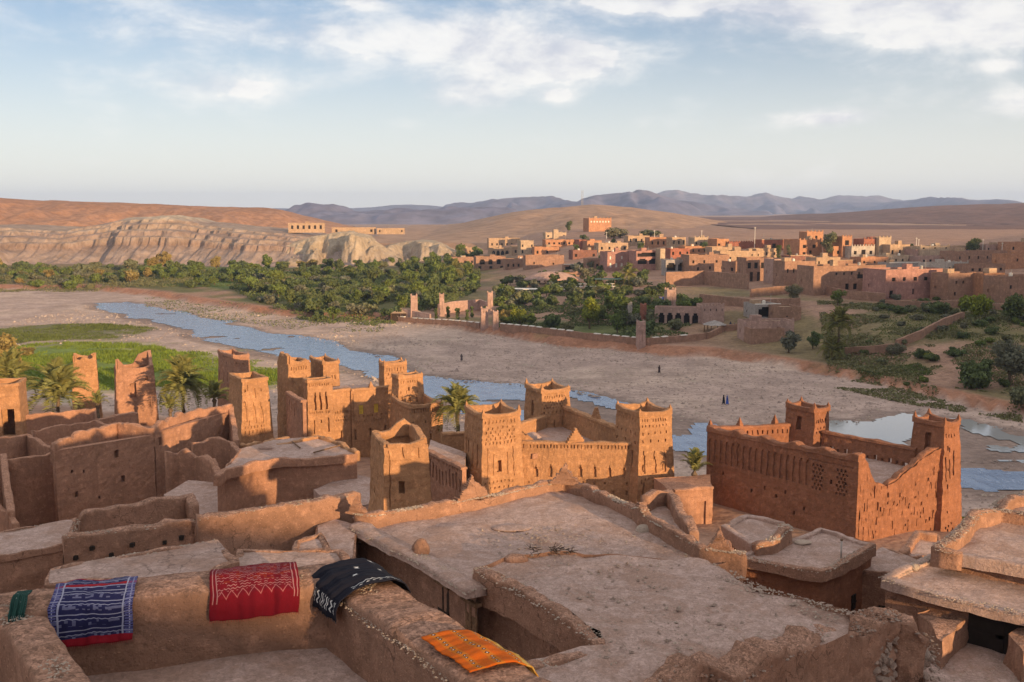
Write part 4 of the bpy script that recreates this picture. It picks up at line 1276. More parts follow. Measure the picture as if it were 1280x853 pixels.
# ---- terrace with the rugs
WLA, WLB = G(-40, 757, 28.8), G(402, 717, 28.8)
WRA, WRB = G(437, 719, 28.8), G(700, 905, 28.8)
def rug_terrace():
    T = thing('terrace', G(250, 830, 27.7), 'shaded mud terrace with rugs hung over its parapets', 'terrace')
    fl = [(-8.6, 16.4), (-3.2, 17.2), (0.4, 12.3), (0.3, 5), (-6.0, 5)]
    v, f = prism(fl, 24, 27.7, .5, .03, .05); mobj('floor', v, f, M['mud_roof'], T, True)
    sl = [tuple(WLA[:2]) + (28.76,)] + [tuple((WLA + (WLB - WLA) * t)[:2]) + (28.8 + d,) for t, d in ((.2, .02), (.4, -.03), (.6, .05), (.8, .0), (1.0, .02))] + [tuple(G(455, 712, 28.8)[:2]) + (28.85,)]
    v, f = sweep_wall(sl, .98, 24.5, rag=.05, seg=.14, wob=.035, rscale=.8); mobj('parapet', v, f, M['adobe_near'], T, True)
    sr = [tuple((WRA + (WRB - WRA) * t)[:2]) + (28.85 + d,) for t, d in ((0, 0), (.25, -.04), (.5, .03), (.75, .0), (1, .02))]
    v, f = sweep_wall(sr, 1.0, 24.5, rag=.05, seg=.14, wob=.035, rscale=.8); mobj('parapet', v, f, M['adobe_near'], T, True)
    stones_along(T, [(p[0], p[1], p[2] + .01) for p in sr], 4200, 1.0, (.008, .022))
    # gritty broken edge of the coping
    d = nrm((WRB - WRA)[:2]); nn = np.array([d[1], -d[0]])
    stones_along(T, [(p[0] + nn[0] * .47, p[1] + nn[1] * .47, p[2] - .10) for p in sr], 420, .2, (.008, .032))
    stones_along(T, [(p[0] - nn[0] * .47, p[1] - nn[1] * .47, p[2] - .10) for p in sr], 320, .2, (.008, .032))
    stones_along(T, [(p[0], p[1], p[2] + .02) for p in sl], 1500, .9, (.012, .03))
    lw = pts_px((8, 742, 28.85), (30, 775, 28.75), (55, 810, 28.8), (78, 850, 28.75), (105, 910, 28.8))
    v, f = sweep_wall(lw, .62, 24.5, rag=.08, seg=.14, wob=.05, rscale=.7); mobj('parapet', v, f, M['adobe_near'], T, True)
    stones_along(T, lw, 900, .55, (.012, .035))
    lw = pts_px((-60, 800, 27.9), (10, 870, 27.9))
    v, f = prism([(-14, 18), (-8.3, 16.2), (-5.9, 12.0), (-6, 6), (-14, 6)], 23, 27.55, .6, .03, .05); mobj('floor', v, f, M['mud_roof'], T, True)
    # flat roof just behind
    w, P = earth_block(T, [(60, 731), (66, 713), (150, 697), (271, 677), (293, 702), (262, 716), (170, 727)], 23, 28.25, und=.06, cell=.4, wob=.05)
    stones_along(T, [(p[0], p[1], 28.27) for p in P[1:4]], 500, .5, (.015, .05))
    earth_block(T, [(296, 716), (300, 690), (370, 686), (425, 690), (440, 712), (380, 722)], 23, 27.6, und=.08, cell=.4)
    earth_block(T, [(366, 700), (372, 676), (402, 668), (412, 690)], 23, 26.4, und=.1, cell=.4)
rug_terrace()

# ---- rugs: procedural weave patterns on draped cloth
def rug_material(name, base, kind):
    m, nt, b = ntree(name); t = NT(nt)
    uv = t.n('ShaderNodeTexCoord').outputs['UV']
    sp = t.n('ShaderNodeSeparateXYZ'); t.l(uv, sp.inputs[0])
    u, v = sp.outputs[0], sp.outputs[1]
    fr = lambda x, k, o=0.0: t.math('FRACT', t.math('ADD', t.math('MULTIPLY', x, k), o))
    band = lambda x, lo, hi: t.math('MULTIPLY', t.math('GREATER_THAN', x, lo), t.math('LESS_THAN', x, hi))
    tri = lambda x: t.math('ABSOLUTE', t.math('SUBTRACT', x, .5))
    wn_ = t.n('ShaderNodeTexWhiteNoise', noise_dimensions='2D')
    fl = t.n('ShaderNodeVectorMath', operation='FLOOR'); t.l(t.scalev(uv, (26, 40, 1)), fl.inputs[0]); t.l(fl.outputs[0], wn_.inputs['Vector'])
    rnd = wn_.outputs['Value']
    if kind == 'blue':
        navy, white, red = (.022, .022, .075), (.30, .30, .40), (.27, .012, .022)
        c = t.mix(t.math('MULTIPLY', t.math('GREATER_THAN', rnd, .62), band(fr(v, 7.0), .25, .62)), navy, (.13, .13, .22))
        zig = t.math('LESS_THAN', t.math('ABSOLUTE', t.math('SUBTRACT', t.math('ADD', t.math('MULTIPLY', tri(fr(u, 13)), .10), fr(v, 7.0)), .22)), .03)
        c = t.mix(zig, c, white)
        c = t.mix(band(fr(v, 7.0), .86, .93), c, white)
        c = t.mix(band(v, .24, .30), c, red)
        c = t.mix(band(v, .31, .33), c, white)
        for a0, a1 in ((.03, .045), (.10, .12), (.88, .90), (.955, .97)):
            c = t.mix(band(u, a0, a1), c, white)
        side = t.math('MAXIMUM', t.math('LESS_THAN', u, .09), t.math('GREATER_THAN', u, .91))
        c = t.mix(t.math('MULTIPLY', side, t.math('GREATER_THAN', fr(v, 40), .5)), c, (.10, .10, .25))
        c = t.mix(t.math('MAXIMUM', t.math('LESS_THAN', v, .035), t.math('GREATER_THAN', v, .92)), c, red)
    elif kind == 'red':
        red, white, dk = (.15, .006, .014), (.33, .15, .15), (.20, .02, .012)
        diag = t.math('LESS_THAN', t.math('ABSOLUTE', t.math('SUBTRACT', fr(t.math('ADD', v, t.math('MULTIPLY', tri(fr(u, 19)), .035)), 26), .5)), .15)
        c = t.mix(t.math('MULTIPLY', diag, t.math('GREATER_THAN', rnd, .22)), red, white)
        c = t.mix(t.math('MULTIPLY', t.math('GREATER_THAN', rnd, .80), band(v, .0, .55)), c, dk)
        body = band(v, .03, .66)
        c = t.mix(body, red, c)
        zig2 = t.math('LESS_THAN', t.math('ABSOLUTE', t.math('SUBTRACT', t.math('ADD', t.math('MULTIPLY', tri(fr(u, 8)), .20), t.math('SUBTRACT', v, .70)), .05)), .008)
        c = t.mix(zig2, c, (.36, .12, .12))
        side = t.math('MAXIMUM', t.math('LESS_THAN', u, .085), t.math('GREATER_THAN', u, .915))
        c = t.mix(side, c, red)
        for a0 in (.03, .072, .925, .967):
            c = t.mix(t.math('MULTIPLY', band(u, a0, a0 + .012), t.math('LESS_THAN', v, .8)), c, white)
    elif kind in ('black', 'green'):
        blk, white = ((.012, .012, .02), (.62, .60, .58)) if kind == 'black' else ((.02, .06, .05), (.30, .34, .32))
        d2 = t.math('LESS_THAN', t.math('ABSOLUTE', t.math('SUBTRACT', fr(t.math('ADD', u, t.math('MULTIPLY', tri(fr(v, 14)), .06)), 17), .5)), .14)
        c = t.mix(t.math('MULTIPLY', d2, t.math('MAXIMUM', t.math('MULTIPLY', band(u, .87, .95), band(v, .15, .65)), t.math('MULTIPLY', band(v, .84, .95), band(u, .1, .9)))), blk, white)
        for (uu, vv, du, dv) in ((.16, .22, .045, .07), (.34, .42, .04, .08), (.52, .24, .035, .05), (.62, .52, .045, .03)):
            q = t.math('ADD', t.math('ABSOLUTE', t.math('SUBTRACT', u, uu)), t.math('MULTIPLY', t.math('ABSOLUTE', t.math('SUBTRACT', v, vv)), .25))
            bow = t.math('MULTIPLY', band(u, uu - du, uu + du), t.math('LESS_THAN', t.math('ABSOLUTE', t.math('SUBTRACT', v, vv)), t.math('ADD', t.math('MULTIPLY', t.math('ABSOLUTE', t.math('SUBTRACT', u, uu)), .45), .006)))
            c = t.mix(bow, c, white)
    else:
        org, yel, blk = (.52, .105, .010), (.50, .27, .05), (.04, .018, .025)
        st = fr(v, 5.0, .1)
        mot = band(st, .46, .86)
        c = t.mix(mot, org, (.50, .15, .018))
        dia = t.math('LESS_THAN', t.math('ADD', tri(t.math('DIVIDE', t.math('SUBTRACT', st, .46), .4)), tri(fr(u, 15))), .30)
        c = t.mix(t.math('MULTIPLY', dia, mot), c, blk)
        dia2 = t.math('LESS_THAN', t.math('ADD', tri(t.math('DIVIDE', t.math('SUBTRACT', st, .46), .4)), tri(fr(u, 15))), .13)
        c = t.mix(t.math('MULTIPLY', dia2, mot), c, (.7, .6, .5))
        c = t.mix(t.math('GREATER_THAN', v, .56), c, t.mix(t.math('GREATER_THAN', rnd, .5), (.46, .23, .035), (.48, .32, .10)))
    n = t.noise(t.pos(), 60, 3, .7)
    c = t.mix(t.math('MULTIPLY', t.ramp(n, .4, .65), .35), c, t.mix(1.0, c, (.55, .55, .55), 'MULTIPLY'))
    t.l(c, b.inputs['Base Color'])
    b.inputs['Roughness'].default_value = 1.0
    t.bump(n, .5, .02, b)
    return m
def drape(name, label, A, Bp, s0, s1, prof, kind, skew=0.0, flip=1, fringe=None):
    A = np.asarray(A, float); Bp = np.asarray(Bp, float)
    d = nrm((Bp - A)[:2]); nn = np.array([d[1], -d[0]]) * flip
    nu, nv = 40, 56
    q = np.array(prof, float); q[:, 0] += np.sign(q[:, 0]) * .07 * (np.abs(q[:, 0]) > .45); L = np.concatenate([[0], np.cumsum(np.linalg.norm(np.diff(q, axis=0), axis=1))])
    V, UV = [], []
    for j in range(nv + 1):
        t = j / nv * L[-1]
        o, z = np.interp(t, L, q[:, 0]), np.interp(t, L, q[:, 1])
        for i in range(nu + 1):
            s = s0 + (s1 - s0) * i / nu + skew * t
            p = A[:2] + d * s + nn * o
            fold = .026 * math.sin(i * .42 + t * 2.0 + s0) * (t / L[-1]) ** .7 + .012 * math.sin(i * 1.15 + t * 3)
            V.append((p[0] + nn[0] * fold, p[1] + nn[1] * fold, z + .5 * fold)); UV.append((i / nu, j / nv))
    F = [(j * (nu + 1) + i, j * (nu + 1) + i + 1, (j + 1) * (nu + 1) + i + 1, (j + 1) * (nu + 1) + i) for j in range(nv) for i in range(nu)]
    V = wobble(np.array(V), .03, .40)
    root = thing(name, V.mean(0), label, 'rug')
    o = mobj('cloth', V, F, rug_material('rug_' + kind + '_' + str(round(s0, 1)), None, kind), root, True)
    uvl = o.data.uv_layers.new(name='UVMap')
    li = np.zeros(len(o.data.loops), np.int32); o.data.loops.foreach_get('vertex_index', li)
    uvl.data.foreach_set('uv', np.array(UV)[li].astype(np.float32).ravel())
    so = o.modifiers.new('thick', 'SOLIDIFY'); so.thickness = .018; so.offset = 0
    # tassels along the hanging edge
    tv = []
    for i in range(0, nu + 1):
        p = V[nv * (nu + 1) + i]; tv.append(tube([p, p + np.array([rng.uniform(-.01, .01), 0, -.035])], [.004, .003], 4))
    v, f = join(tv)
    mobj('fringe', v, f, plain('fringe_' + kind + str(round(s0, 1)), fringe or (.35, .05, .06)), root)['kind'] = 'stuff'
    return root
sx = lambda px: along(WLA, math.atan2((WLB - WLA)[1], (WLB - WLA)[0]), px)
TOPZ = 28.92
profL = [(-.40, TOPZ - .02), (-.15, TOPZ + .03), (.15, TOPZ + .03), (.36, TOPZ - .02), (.49, TOPZ - .13), (.545, TOPZ - .32), (.56, TOPZ - .62)]
drape('rug', 'navy blue striped rug with red ends hung over the terrace wall', WLA, WLB, sx(69), sx(170), profL + [(.565, TOPZ - .70)], 'blue')
drape('rug', 'crimson rug with white zigzag weave hung over the terrace wall', WLA, WLB, sx(263), sx(372), [(-.42, TOPZ - .02), (-.15, TOPZ + .04), (.15, TOPZ + .04), (.36, TOPZ - .02), (.50, TOPZ - .13), (.55, TOPZ - .32), (.565, TOPZ - .52)], 'red')
dR = math.atan2((WRB - WRA)[1], (WRB - WRA)[0])
drape('rug', 'black rug with white bow marks draped over the terrace corner', WRA, WRB, -.25, .95, [(-.62, TOPZ - .30), (-.53, TOPZ - .12), (-.36, TOPZ + .02), (0, TOPZ + .06), (.36, TOPZ + .02), (.53, TOPZ - .12), (.60, TOPZ - .30), (.61, TOPZ - .48)], 'black', flip=1, fringe=(.05, .05, .06))
so_ = along(WRA, dR, 590)
drape('rug', 'orange and yellow patterned rug lying across the parapet top', WRA, WRB, 3.25, 4.55, [(.36, TOPZ + .03), (.0, TOPZ + .06), (-.32, TOPZ + .02), (-.50, TOPZ - .08), (-.60, TOPZ - .30), (-.64, TOPZ - .62)], 'orange', skew=.12, flip=1, fringe=(.5, .2, .03))
drape('rug', 'small dark green rug folded over the wall beside the navy rug', WLA, WLB, sx(22), sx(40), [(-.1, TOPZ), (.2, TOPZ + .04), (.40, TOPZ - .02), (.52, TOPZ - .14), (.56, TOPZ - .30)], 'green', fringe=(.05, .1, .08))

# ---- big broken roof in the middle
def middle_house():
    K = thing('earthen_house', G(700, 760, 15.0), 'large mud house with broad uneven roof and grit-topped parapets', 'house')
    w, P = earth_block(K, [(441, 648), (470, 650), (570, 632), (592, 628), (706, 612), (760, 628), (800, 645), (850, 678), (886, 694), (929, 691), (926, 699), (886, 707), (690, 693), (600, 714), (594, 737), (536, 701), (447, 657)], 13, 21.3, cell=.45, und=.14, wob=.06, seed=1, rim=False)
    w2, P2 = earth_block(K, [(594, 712), (640, 695), (690, 690), (800, 696), (884, 704), (945, 738), (1000, 749), (1064, 766), (1062, 792), (960, 834), (860, 890), (610, 905), (610, 862), (655, 832), (752, 812), (748, 796), (700, 763), (650, 734), (612, 716)], 13, 21.6, cell=.42, und=.22, wob=.08, seed=2, rim=False)
    pp = [(443, 640, 21.9), (458, 642, 21.88), (470, 642, 21.85), (520, 633, 21.85), (566, 626, 21.85), (592, 621, 21.9), (612, 618, 21.9), (622, 617, 21.85), (650, 610, 21.85), (684, 603, 21.85), (706, 600, 21.9), (732, 607, 21.85), (760, 618, 21.85), (795, 634, 21.9), (803, 633, 22.25), (812, 646, 21.9), (850, 667, 21.85), (882, 684, 21.8), (900, 686, 21.75), (932, 690, 21.7)]
    earth_wall(K, pp, .40, 20.6, 'adobe_near', 'parapet', rag=.13, seg=.2, wob=.07, rscale=.6)
    for (a_, b_, w_, h_) in (((566, 626, 21.85), (612, 618, 21.85), 1.7, 1.0), ((684, 604, 21.8), (728, 606, 21.8), 1.5, 1.0), ((884, 685, 21.7), (916, 688, 21.7), 1.1, .8), ((438, 642, 21.8), (455, 643, 21.8), .9, .8), ((793, 634, 21.8), (812, 644, 21.8), .9, .45)):
        A_, B_2 = G(*a_), G(*b_); tri_merlon(K, (A_ + B_2) / 2, math.atan2(B_2[1] - A_[1], B_2[0] - A_[0]), w_, h_, 'adobe_near')
    stones_along(K, pts_px(*pp), 4600, .42, (.025, .075))
    led = [(447, 654, 21.5), (490, 676, 21.5), (536, 699, 21.5), (596, 736, 21.5)]
    earth_wall(K, led, .85, 21.15, 'mud_roof', 'ledge', rag=.06, seg=.2, wob=.06, rows=1)
    stones_along(K, pts_px(*led), 1500, .95, (.025, .07))
    ed = [(598, 708, 21.95), (620, 718, 21.95), (652, 734, 21.85), (702, 763, 21.85), (747, 795, 21.8), (752, 812, 21.75), (700, 824, 21.8), (650, 834, 21.8)]
    earth_wall(K, ed, .45, 20.6, 'adobe_near', 'parapet', rag=.12, seg=.2, wob=.08, rscale=.5)
    stones_along(K, pts_px(*ed), 500, .8, (.02, .07))
    lump(K, G(527, 689, 21.5), .36, .34, .55); lump(K, G(470, 652, 21.4), .3, .25, .2)
    lump(K, G(645, 700, 21.5), .5, .35, .22); lump(K, G(806, 664, 21.3), .42, .32, .28, 'pebble', 'boulder')
    # raised crumbling rims and rubble on the roof
    for pts_, n_, w_ in (([(640, 668, 21.40), (690, 690, 21.62), (720, 690, 21.65)], 120, 2.6), ([(770, 700, 21.65), (800, 712, 21.66), (830, 740, 21.66)], 90, 3.0), ([(660, 648, 21.33), (700, 676, 21.36)], 90, 3.0), ([(880, 706, 21.63), (950, 738, 21.66), (1060, 768, 21.66)], 420, 1.4)):
        stones_along(K, pts_px(*pts_), n_, w_, (.015, .06))
        stones_along(K, pts_px(*pts_), n_ // 6, w_, (.06, .13), 'stone')
    a = np.array([G(px, py, 21.6) for px, py in [(rng.uniform(600, 1040), rng.uniform(640, 840)) for _ in range(4200)]])
    ok = inside(np.array(P2), a[:, 0], a[:, 1]) | inside(np.array(P), a[:, 0], a[:, 1])
    a = a[ok]; a[:, 2] = np.where(inside(np.array(P2), a[:, 0], a[:, 1]), 21.6, 21.3)
    a[:, 2] += np.where(inside(np.array(P2), a[:, 0], a[:, 1]), .22 * fbm(np.concatenate([a[:, :2], np.full((len(a), 1), 21.6)], 1), 4.0, 502, 4), 0)
    scatter_oct('stones', a, np.minimum(.09, .012 + nrng.gamma(1.2, .012, len(a))), M['pebble'], K)
    big = a[nrng.choice(len(a), 70, replace=False)].copy(); big[:, 2] += .02
    scatter_oct('stones', big, nrng.uniform(.05, .13, len(big)), M['stone'], K)
    for (x_, y_, rx_, ry_, h_) in ((785, 735, .9, .35, .12), (830, 752, 1.2, .5, .10), (760, 745, .8, .5, .09), (905, 775, 1.0, .5, .10), (640, 660, .9, .5, .08)):
        lump(K, G(x_, y_, 21.58 if y_ > 700 else 21.28), rx_, ry_, h_, 'mud_roof', 'earth_heap')
    # doors in the alley wall
    A, Bq = np.array([*G(536, 701, 21.3)[:2], 13]), np.array([*G(594, 737, 21.3)[:2], 13])
    W = np.linalg.norm(Bq - A)
    for u, hh, m in ((.22, 2.0, 'dark_wood'), (.80, 2.0, 'wood')):
        put_window(K, A, Bq, A + np.array([0, 0, 8.3]), W * u, 8.3 - 2.9, .8, hh + .3, .02, m, 'door')
        v, f = obox(A[:2] + (Bq - A)[:2] / W * (W * u - .15), math.atan2(*(Bq - A)[:2][::-1]), 1.1, .3, 13 + 8.3 - .62, 13 + 8.3 - .48, (0, -.14))
        mobj('lintel', v, f, M['wood'], K)
    # small lower terrace behind the parapet
    earth_block(K, [(806, 640), (812, 618), (838, 613), (866, 664), (835, 662)], 12, 19.4)
    earth_wall(K, [(806, 622, 20.2), (818, 614, 20.3), (838, 612, 20.2), (850, 634, 20.2), (868, 664, 20.1)], .5, 18.6, rag=.12, seg=.25, wob=.06)
middle_house()

def brush_heap():
    o = thing('brushwood', G(688, 689, 21.7), 'dark heap of dry twigs lying on the broad roof', 'twigs')
    ps = []
    for i in range(60):
        c = G(rng.choice([667, 672, 693, 697, 710]) + rng.uniform(-5, 5), rng.uniform(684, 692), 21.75 + rng.uniform(0, .15))
        a = rng.uniform(0, 6.28); l = rng.uniform(.15, .4)
        ps.append(tube([c, c + np.array([math.cos(a) * l, math.sin(a) * l, rng.uniform(-.05, .15)])], [.018, .008], 4))
    v, f = join(ps); mobj('twig', v, f, M['dark_wood'], o)
brush_heap()

# ---- collapsed stone wall in the near right corner
def rubble_wall():
    K = thing('rubble_wall', G(1050, 840, 19.4), 'collapsed mud wall with loose stones spilling from its foot', 'wall')
    hp = [(790, 880, 22.0), (838, 848, 22.0), (856, 830, 22.2), (880, 829, 22.1), (908, 840, 21.9), (943, 820, 21.9), (970, 808, 21.85), (998, 800, 21.7), (1034, 786, 21.4), (1072, 779, 21.1), (1090, 766, 21.2), (1114, 763, 21.15), (1135, 773, 20.9), (1150, 797, 20.2)]
    v, f = sweep_wall(pts_px(*hp), 1.1, 17.5, rag=.26, seg=.14, wob=.14, rscale=.7)
    mobj('mud_core', wobble(v, .09, .3), f, M['adobe_near'], K, True)
    stones_along(K, pts_px(*hp), 2600, 1.15, (.025, .09), 'adobe_near')
    stones_along(K, pts_px(*hp), 700, 1.2, (.03, .10), 'stone')
    meshes = [mk_mesh('stone', *s_, M['stone']) for s_ in STONES]
    n = 0
    while n < 230:
        px, py = rng.uniform(1005, 1168), rng.uniform(784, 856)
        if not (py > 790 + (1120 - px) * .50 if px < 1120 else py > 790 + (px - 1120) * .55): continue
        z = 20.85 - (py - 785) / 65 * 1.7 - max(0, px - 1100) / 65 * .9
        p = G(px, py, z); s_ = rng.uniform(.07, .21) * rng.choice([.7, 1, 1, 1.3])
        inst('stone', rng.choice(meshes), K, p, (rng.uniform(-.6, .6), rng.uniform(-.6, .6), rng.uniform(0, 6)), (s_, s_, s_)); n += 1
    a = np.array([G(px, py, 20.75 - (py - 785) / 65 * 1.7 - max(0, px - 1100) / 65 * .9) for px, py in [(rng.uniform(1000, 1175), rng.uniform(790, 860)) for _ in range(900)]])
    scatter_oct('rubble', a, nrng.uniform(.02, .08, len(a)), M['stone'], K)
    v, f = prism([G(px, py, 19.0)[:2] for px, py in ((985, 870), (1060, 800), (1110, 785), (1150, 800), (1150, 850), (1060, 880))], 16, 19.0, .4, .2, .3); mobj('scree', v, f, M['adobe_near'], K, True)
rubble_wall()

# ---- flat roofs on the right
def right_roofs():
    K = thing('earthen_house', G(1220, 770, 17), 'low mud house with deep eaves, dark openings and leaning buttresses', 'house')
    earth_block(K, [(1108, 723), (1168, 694), (1290, 717), (1440, 750), (1440, 820), (1290, 769), (1184, 745)], 14, 19.2, und=.08, cell=.5)
    earth_wall(K, [(1168, 693, 19.40), (1108, 722, 19.40), (1150, 735, 19.40), (1184, 744, 19.40), (1290, 768, 19.40), (1440, 818, 19.40)], .45, 18.95, 'mud_roof', 'eaves', rag=.06, seg=.3, rows=1, wob=.06)
    stones_along(K, pts_px((1168, 693, 19.42), (1108, 722, 19.42), (1184, 744, 19.42), (1290, 768, 19.42)), 700, .7, (.02, .06))
    for poly, z in (([(1150, 764), (1198, 748), (1214, 764), (1180, 802)], 18.5), ([(1258, 792), (1300, 775), (1340, 800), (1280, 815)], 18.6)):
        Pq = [G(px, py, z)[:2] for px, py in poly]
        v, f = prism(Pq, 14, z, .4, .18, .1); mobj('buttress', v, f, M['adobe_near'], K, True)
    A, Bq = np.array([*G(1184, 745, 19.2)[:2], 14]), np.array([*G(1290, 769, 19.2)[:2], 14])
    put_window(K, A, Bq, A + np.array([0, 0, 5]), .9, 3.2, 2.4, 1.6, -.02, 'void_shade', 'opening_shade')  # dark panel on the wall, painted for the shade of an open bay
    lump(K, G(1190, 709, 19.20), .6, .35, .06, 'white_wash', 'lime_patch')
    lump(K, G(1143, 710, 19.35), .22, .2, .16, 'pebble', 'boulder')
    v, f = prism([G(px, py, 17.4)[:2] for px, py in ((980, 930), (1090, 812), (1180, 800), (1300, 790), (1500, 800), (1600, 1000))], 13, 17.4, .5, .06, .12); mobj('yard', v, f, M['mud_roof'], K, True)
    a = np.array([G(rng.uniform(1130, 1280), rng.uniform(822, 853), 17.45) for _ in range(260)]); scatter_oct('stones', a, nrng.uniform(.015, .05, len(a)), M['pebble'], K)
    K = thing('earthen_house', G(1240, 690, 17), 'flat-roofed mud house with a curved sunlit parapet', 'house')
    earth_block(K, [(1172, 684), (1216, 641), (1290, 643), (1440, 662), (1440, 745), (1290, 709), (1202, 693)], 13, 20.1, und=.06, cell=.5)
    pr = [(1202, 691, 20.35), (1170, 682, 20.50), (1195, 668, 20.75), (1211, 650, 20.90), (1219, 637, 20.90), (1250, 636, 20.70), (1340, 648, 20.70)]
    earth_wall(K, pr, .45, 19.6, 'adobe_near', 'parapet', rag=.08, seg=.25, wob=.06)
    earth_wall(K, [(1170, 683, 20.35), (1202, 692, 20.32), (1290, 708, 20.32), (1440, 742, 20.30)], .35, 19.8, 'mud_roof', 'eaves', rag=.05, seg=.3, rows=1)
    stones_along(K, pts_px(*pr), 900, .65, (.02, .06))
    K = thing('earthen_house', G(1290, 640, 17), 'mud house whose stony roof corner rises above the curved parapet', 'house')
    w, P = earth_block(K, [(1243, 634), (1262, 620), (1300, 612), (1440, 640), (1440, 668), (1300, 646)], 13, 20.3, und=.08, cell=.5)
    stones_along(K, [(p[0], p[1], 20.35) for p in P[:4]], 700, .7, (.03, .08))
    earth_wall(K, [(1250, 636, 20.60), (1266, 620, 20.90), (1330, 612, 21.00)], .4, 20, rag=.15, seg=.25, wob=.07)
    # house with the vent pipe
    K = thing('earthen_house', G(1010, 745, 11), 'two-storey mud house with small windows and a sunlit roof edge', 'house')
    poly = [(926, 696), (1001, 672), (1026, 662), (1090, 681), (1026, 716)]
    w, P = earth_block(K, poly, 9, 18.0, 'adobe_red', und=.07, cell=.5)
    e1 = [(926, 695, 18.2), (960, 702, 18.2), (1026, 714, 18.25), (1060, 696, 18.35), (1091, 680, 18.3)]
    earth_wall(K, e1, .32, 17.7, 'adobe_near', 'parapet', rag=.07, seg=.25, rows=1, wob=.06)
    earth_wall(K, [(926, 695, 18.15), (1001, 671, 18.15), (1026, 661, 18.2), (1091, 680, 18.2)], .3, 17.7, 'mud_roof', 'parapet', rag=.07, seg=.3, rows=1)
    stones_along(K, pts_px(*e1), 500, .5, (.02, .06))
    A, Bq = np.array([*P[0], 9]), np.array([*P[4], 9]); W = np.linalg.norm(Bq - A); up = np.array([0, 0, 9.])
    put_window(K, A, Bq, A + up, W * .2, 9 - 2.2, .5, .6, -.01, 'void_shade'); put_window(K, A, Bq, A + up, W * .28, 9 - 2.2, .4, .6, -.01, 'dark_wood')
    A, Bq = np.array([*P[4], 9]), np.array([*P[3], 9]); W = np.linalg.norm(Bq - A)
    put_window(K, A, Bq, A + up, W * .62, 9 - 2.9, .45, .75, -.01, 'void_shade')
    lump(K, G(1003, 678, 18.05), .5, .3, .1, 'pebble')
    w, P = earth_block(K, [(1078, 712), (1092, 690), (1102, 684), (1147, 700), (1128, 718)], 9, 16.9, 'adobe_near', cell=.6)
    A, Bq = np.array([*P[0], 9]), np.array([*P[-1], 9]); W = np.linalg.norm(Bq - A)
    put_window(K, A, Bq, A + np.array([0, 0, 7.9]), W * .45, 4.6, .55, 1.5, -.02, 'void_shade', 'door')
    K = thing('vent_pipe', G(1051, 700, 18.0), 'thin pale metal pipe standing on the roof with sunlit edge', 'pipe')
    c = G(1051, 700, 17.95); v, f = tube([c, c + np.array([0, 0, 1.0])], [.05, .05], 10); mobj('tube', v, f, plain('galvanised', (.45, .40, .36), .5, .15), K, True)
    v, f = tube([c + np.array([0, 0, .98]), c + np.array([0, 0, 1.05])], [.07, .07], 10); mobj('cap', v, f, M['wood'], K)
    K = thing('earthen_house', G(945, 690, 11), 'small mud house with a walled roof in front of the red kasbah', 'house')
    w, P = earth_block(K, [(906, 658), (933, 645), (986, 659), (975, 671), (943, 682)], 9, 18.4, 'adobe_near', und=.06, cell=.5)
    e2 = [(943, 681, 18.6), (962, 675, 18.75), (985, 659, 18.9), (978, 654, 18.7)]
    earth_wall(K, e2, .4, 17.8, 'adobe_near', 'parapet', rag=.12, seg=.22, rows=1, wob=.07)
    earth_wall(K, [(943, 681, 18.5), (906, 657, 18.5), (933, 644, 18.5), (978, 654, 18.5)], .4, 17.8, 'mud_roof', 'parapet', rag=.06, seg=.3, rows=1)
    stones_along(K, pts_px(*e2), 200, .6, (.04, .11))
    K = thing('reed_bundle', G(925, 728, 17.0), 'dry reed stalks leaning in the corner beside the orange wall', 'reeds')
    for i in range(9):
        a = G(922 + rng.uniform(-2, 3), 731, 19.2); b = G(924 + rng.uniform(-2, 12), 694 + rng.uniform(-2, 8), 20.6)
        b = np.array([b[0], a[1] + .5, zat(694 + rng.uniform(0, 8), a[1] + .5)])
        v, f = tube([a, (a + b) / 2 + np.array([.03, 0, 0]), b], [.018, .015, .006], 5); mobj('stalk', v, f, plain('reed%d' % i, (.42, .30, .15), .8, .2), K)
    for lab_, px_, py_, z_, dx_ in (('wooden drain spout jutting from the pipe house eaves', 985, 708, 17.75, -.3), ('wooden drain spout jutting from the deep eaves', 1236, 757, 18.9, -.2)):
        c_ = G(px_, py_, z_); o_ = thing('drain_spout', c_, lab_, 'spout')
        v, f = tube([c_ + np.array([.1, .35, .06]), c_ + np.array([dx_ * .5, -.25, 0]), c_ + np.array([dx_, -.55, -.06])], [.06, .06, .05], 6); mobj('trough', v, f, M['wood'], o_)
    # doorway wall between the kasbahs
    K = thing('courtyard_wall', G(862, 655, 5), 'low brown wall with a dark doorway between the two kasbahs', 'wall')
    A, Bq = G(842, 613, 8.5)[:2], G(890, 609, 8.5)[:2]
    W = np.linalg.norm(Bq - A)
    wall_between(K, A, Bq, .5, 2, 8.5, lambda W, H: [(W * .58, W * .58 + 1.0, H - 4.2, H - 1.3, None)], 'adobe_brown')
    v, f = prism([A, Bq, Bq + np.array([1, 6]), A + np.array([-1, 6])], 2, 8.1, 1.0, .05, .08); mobj('roof', v, f, M['adobe_brown'], K)
    K = thing('courtyard_wall', G(1150, 690, 8), 'short dark wall stub at the foot of the red kasbah tower', 'wall')
    earth_block(K, [(1136, 697), (1147, 666), (1172, 668), (1180, 694)], 8, 14.6, 'adobe_brown')
    earth_wall(K, [(1128, 690, 15), (1147, 665, 15), (1172, 668, 15)], .5, 9, 'adobe_brown', rag=.1)
right_roofs()

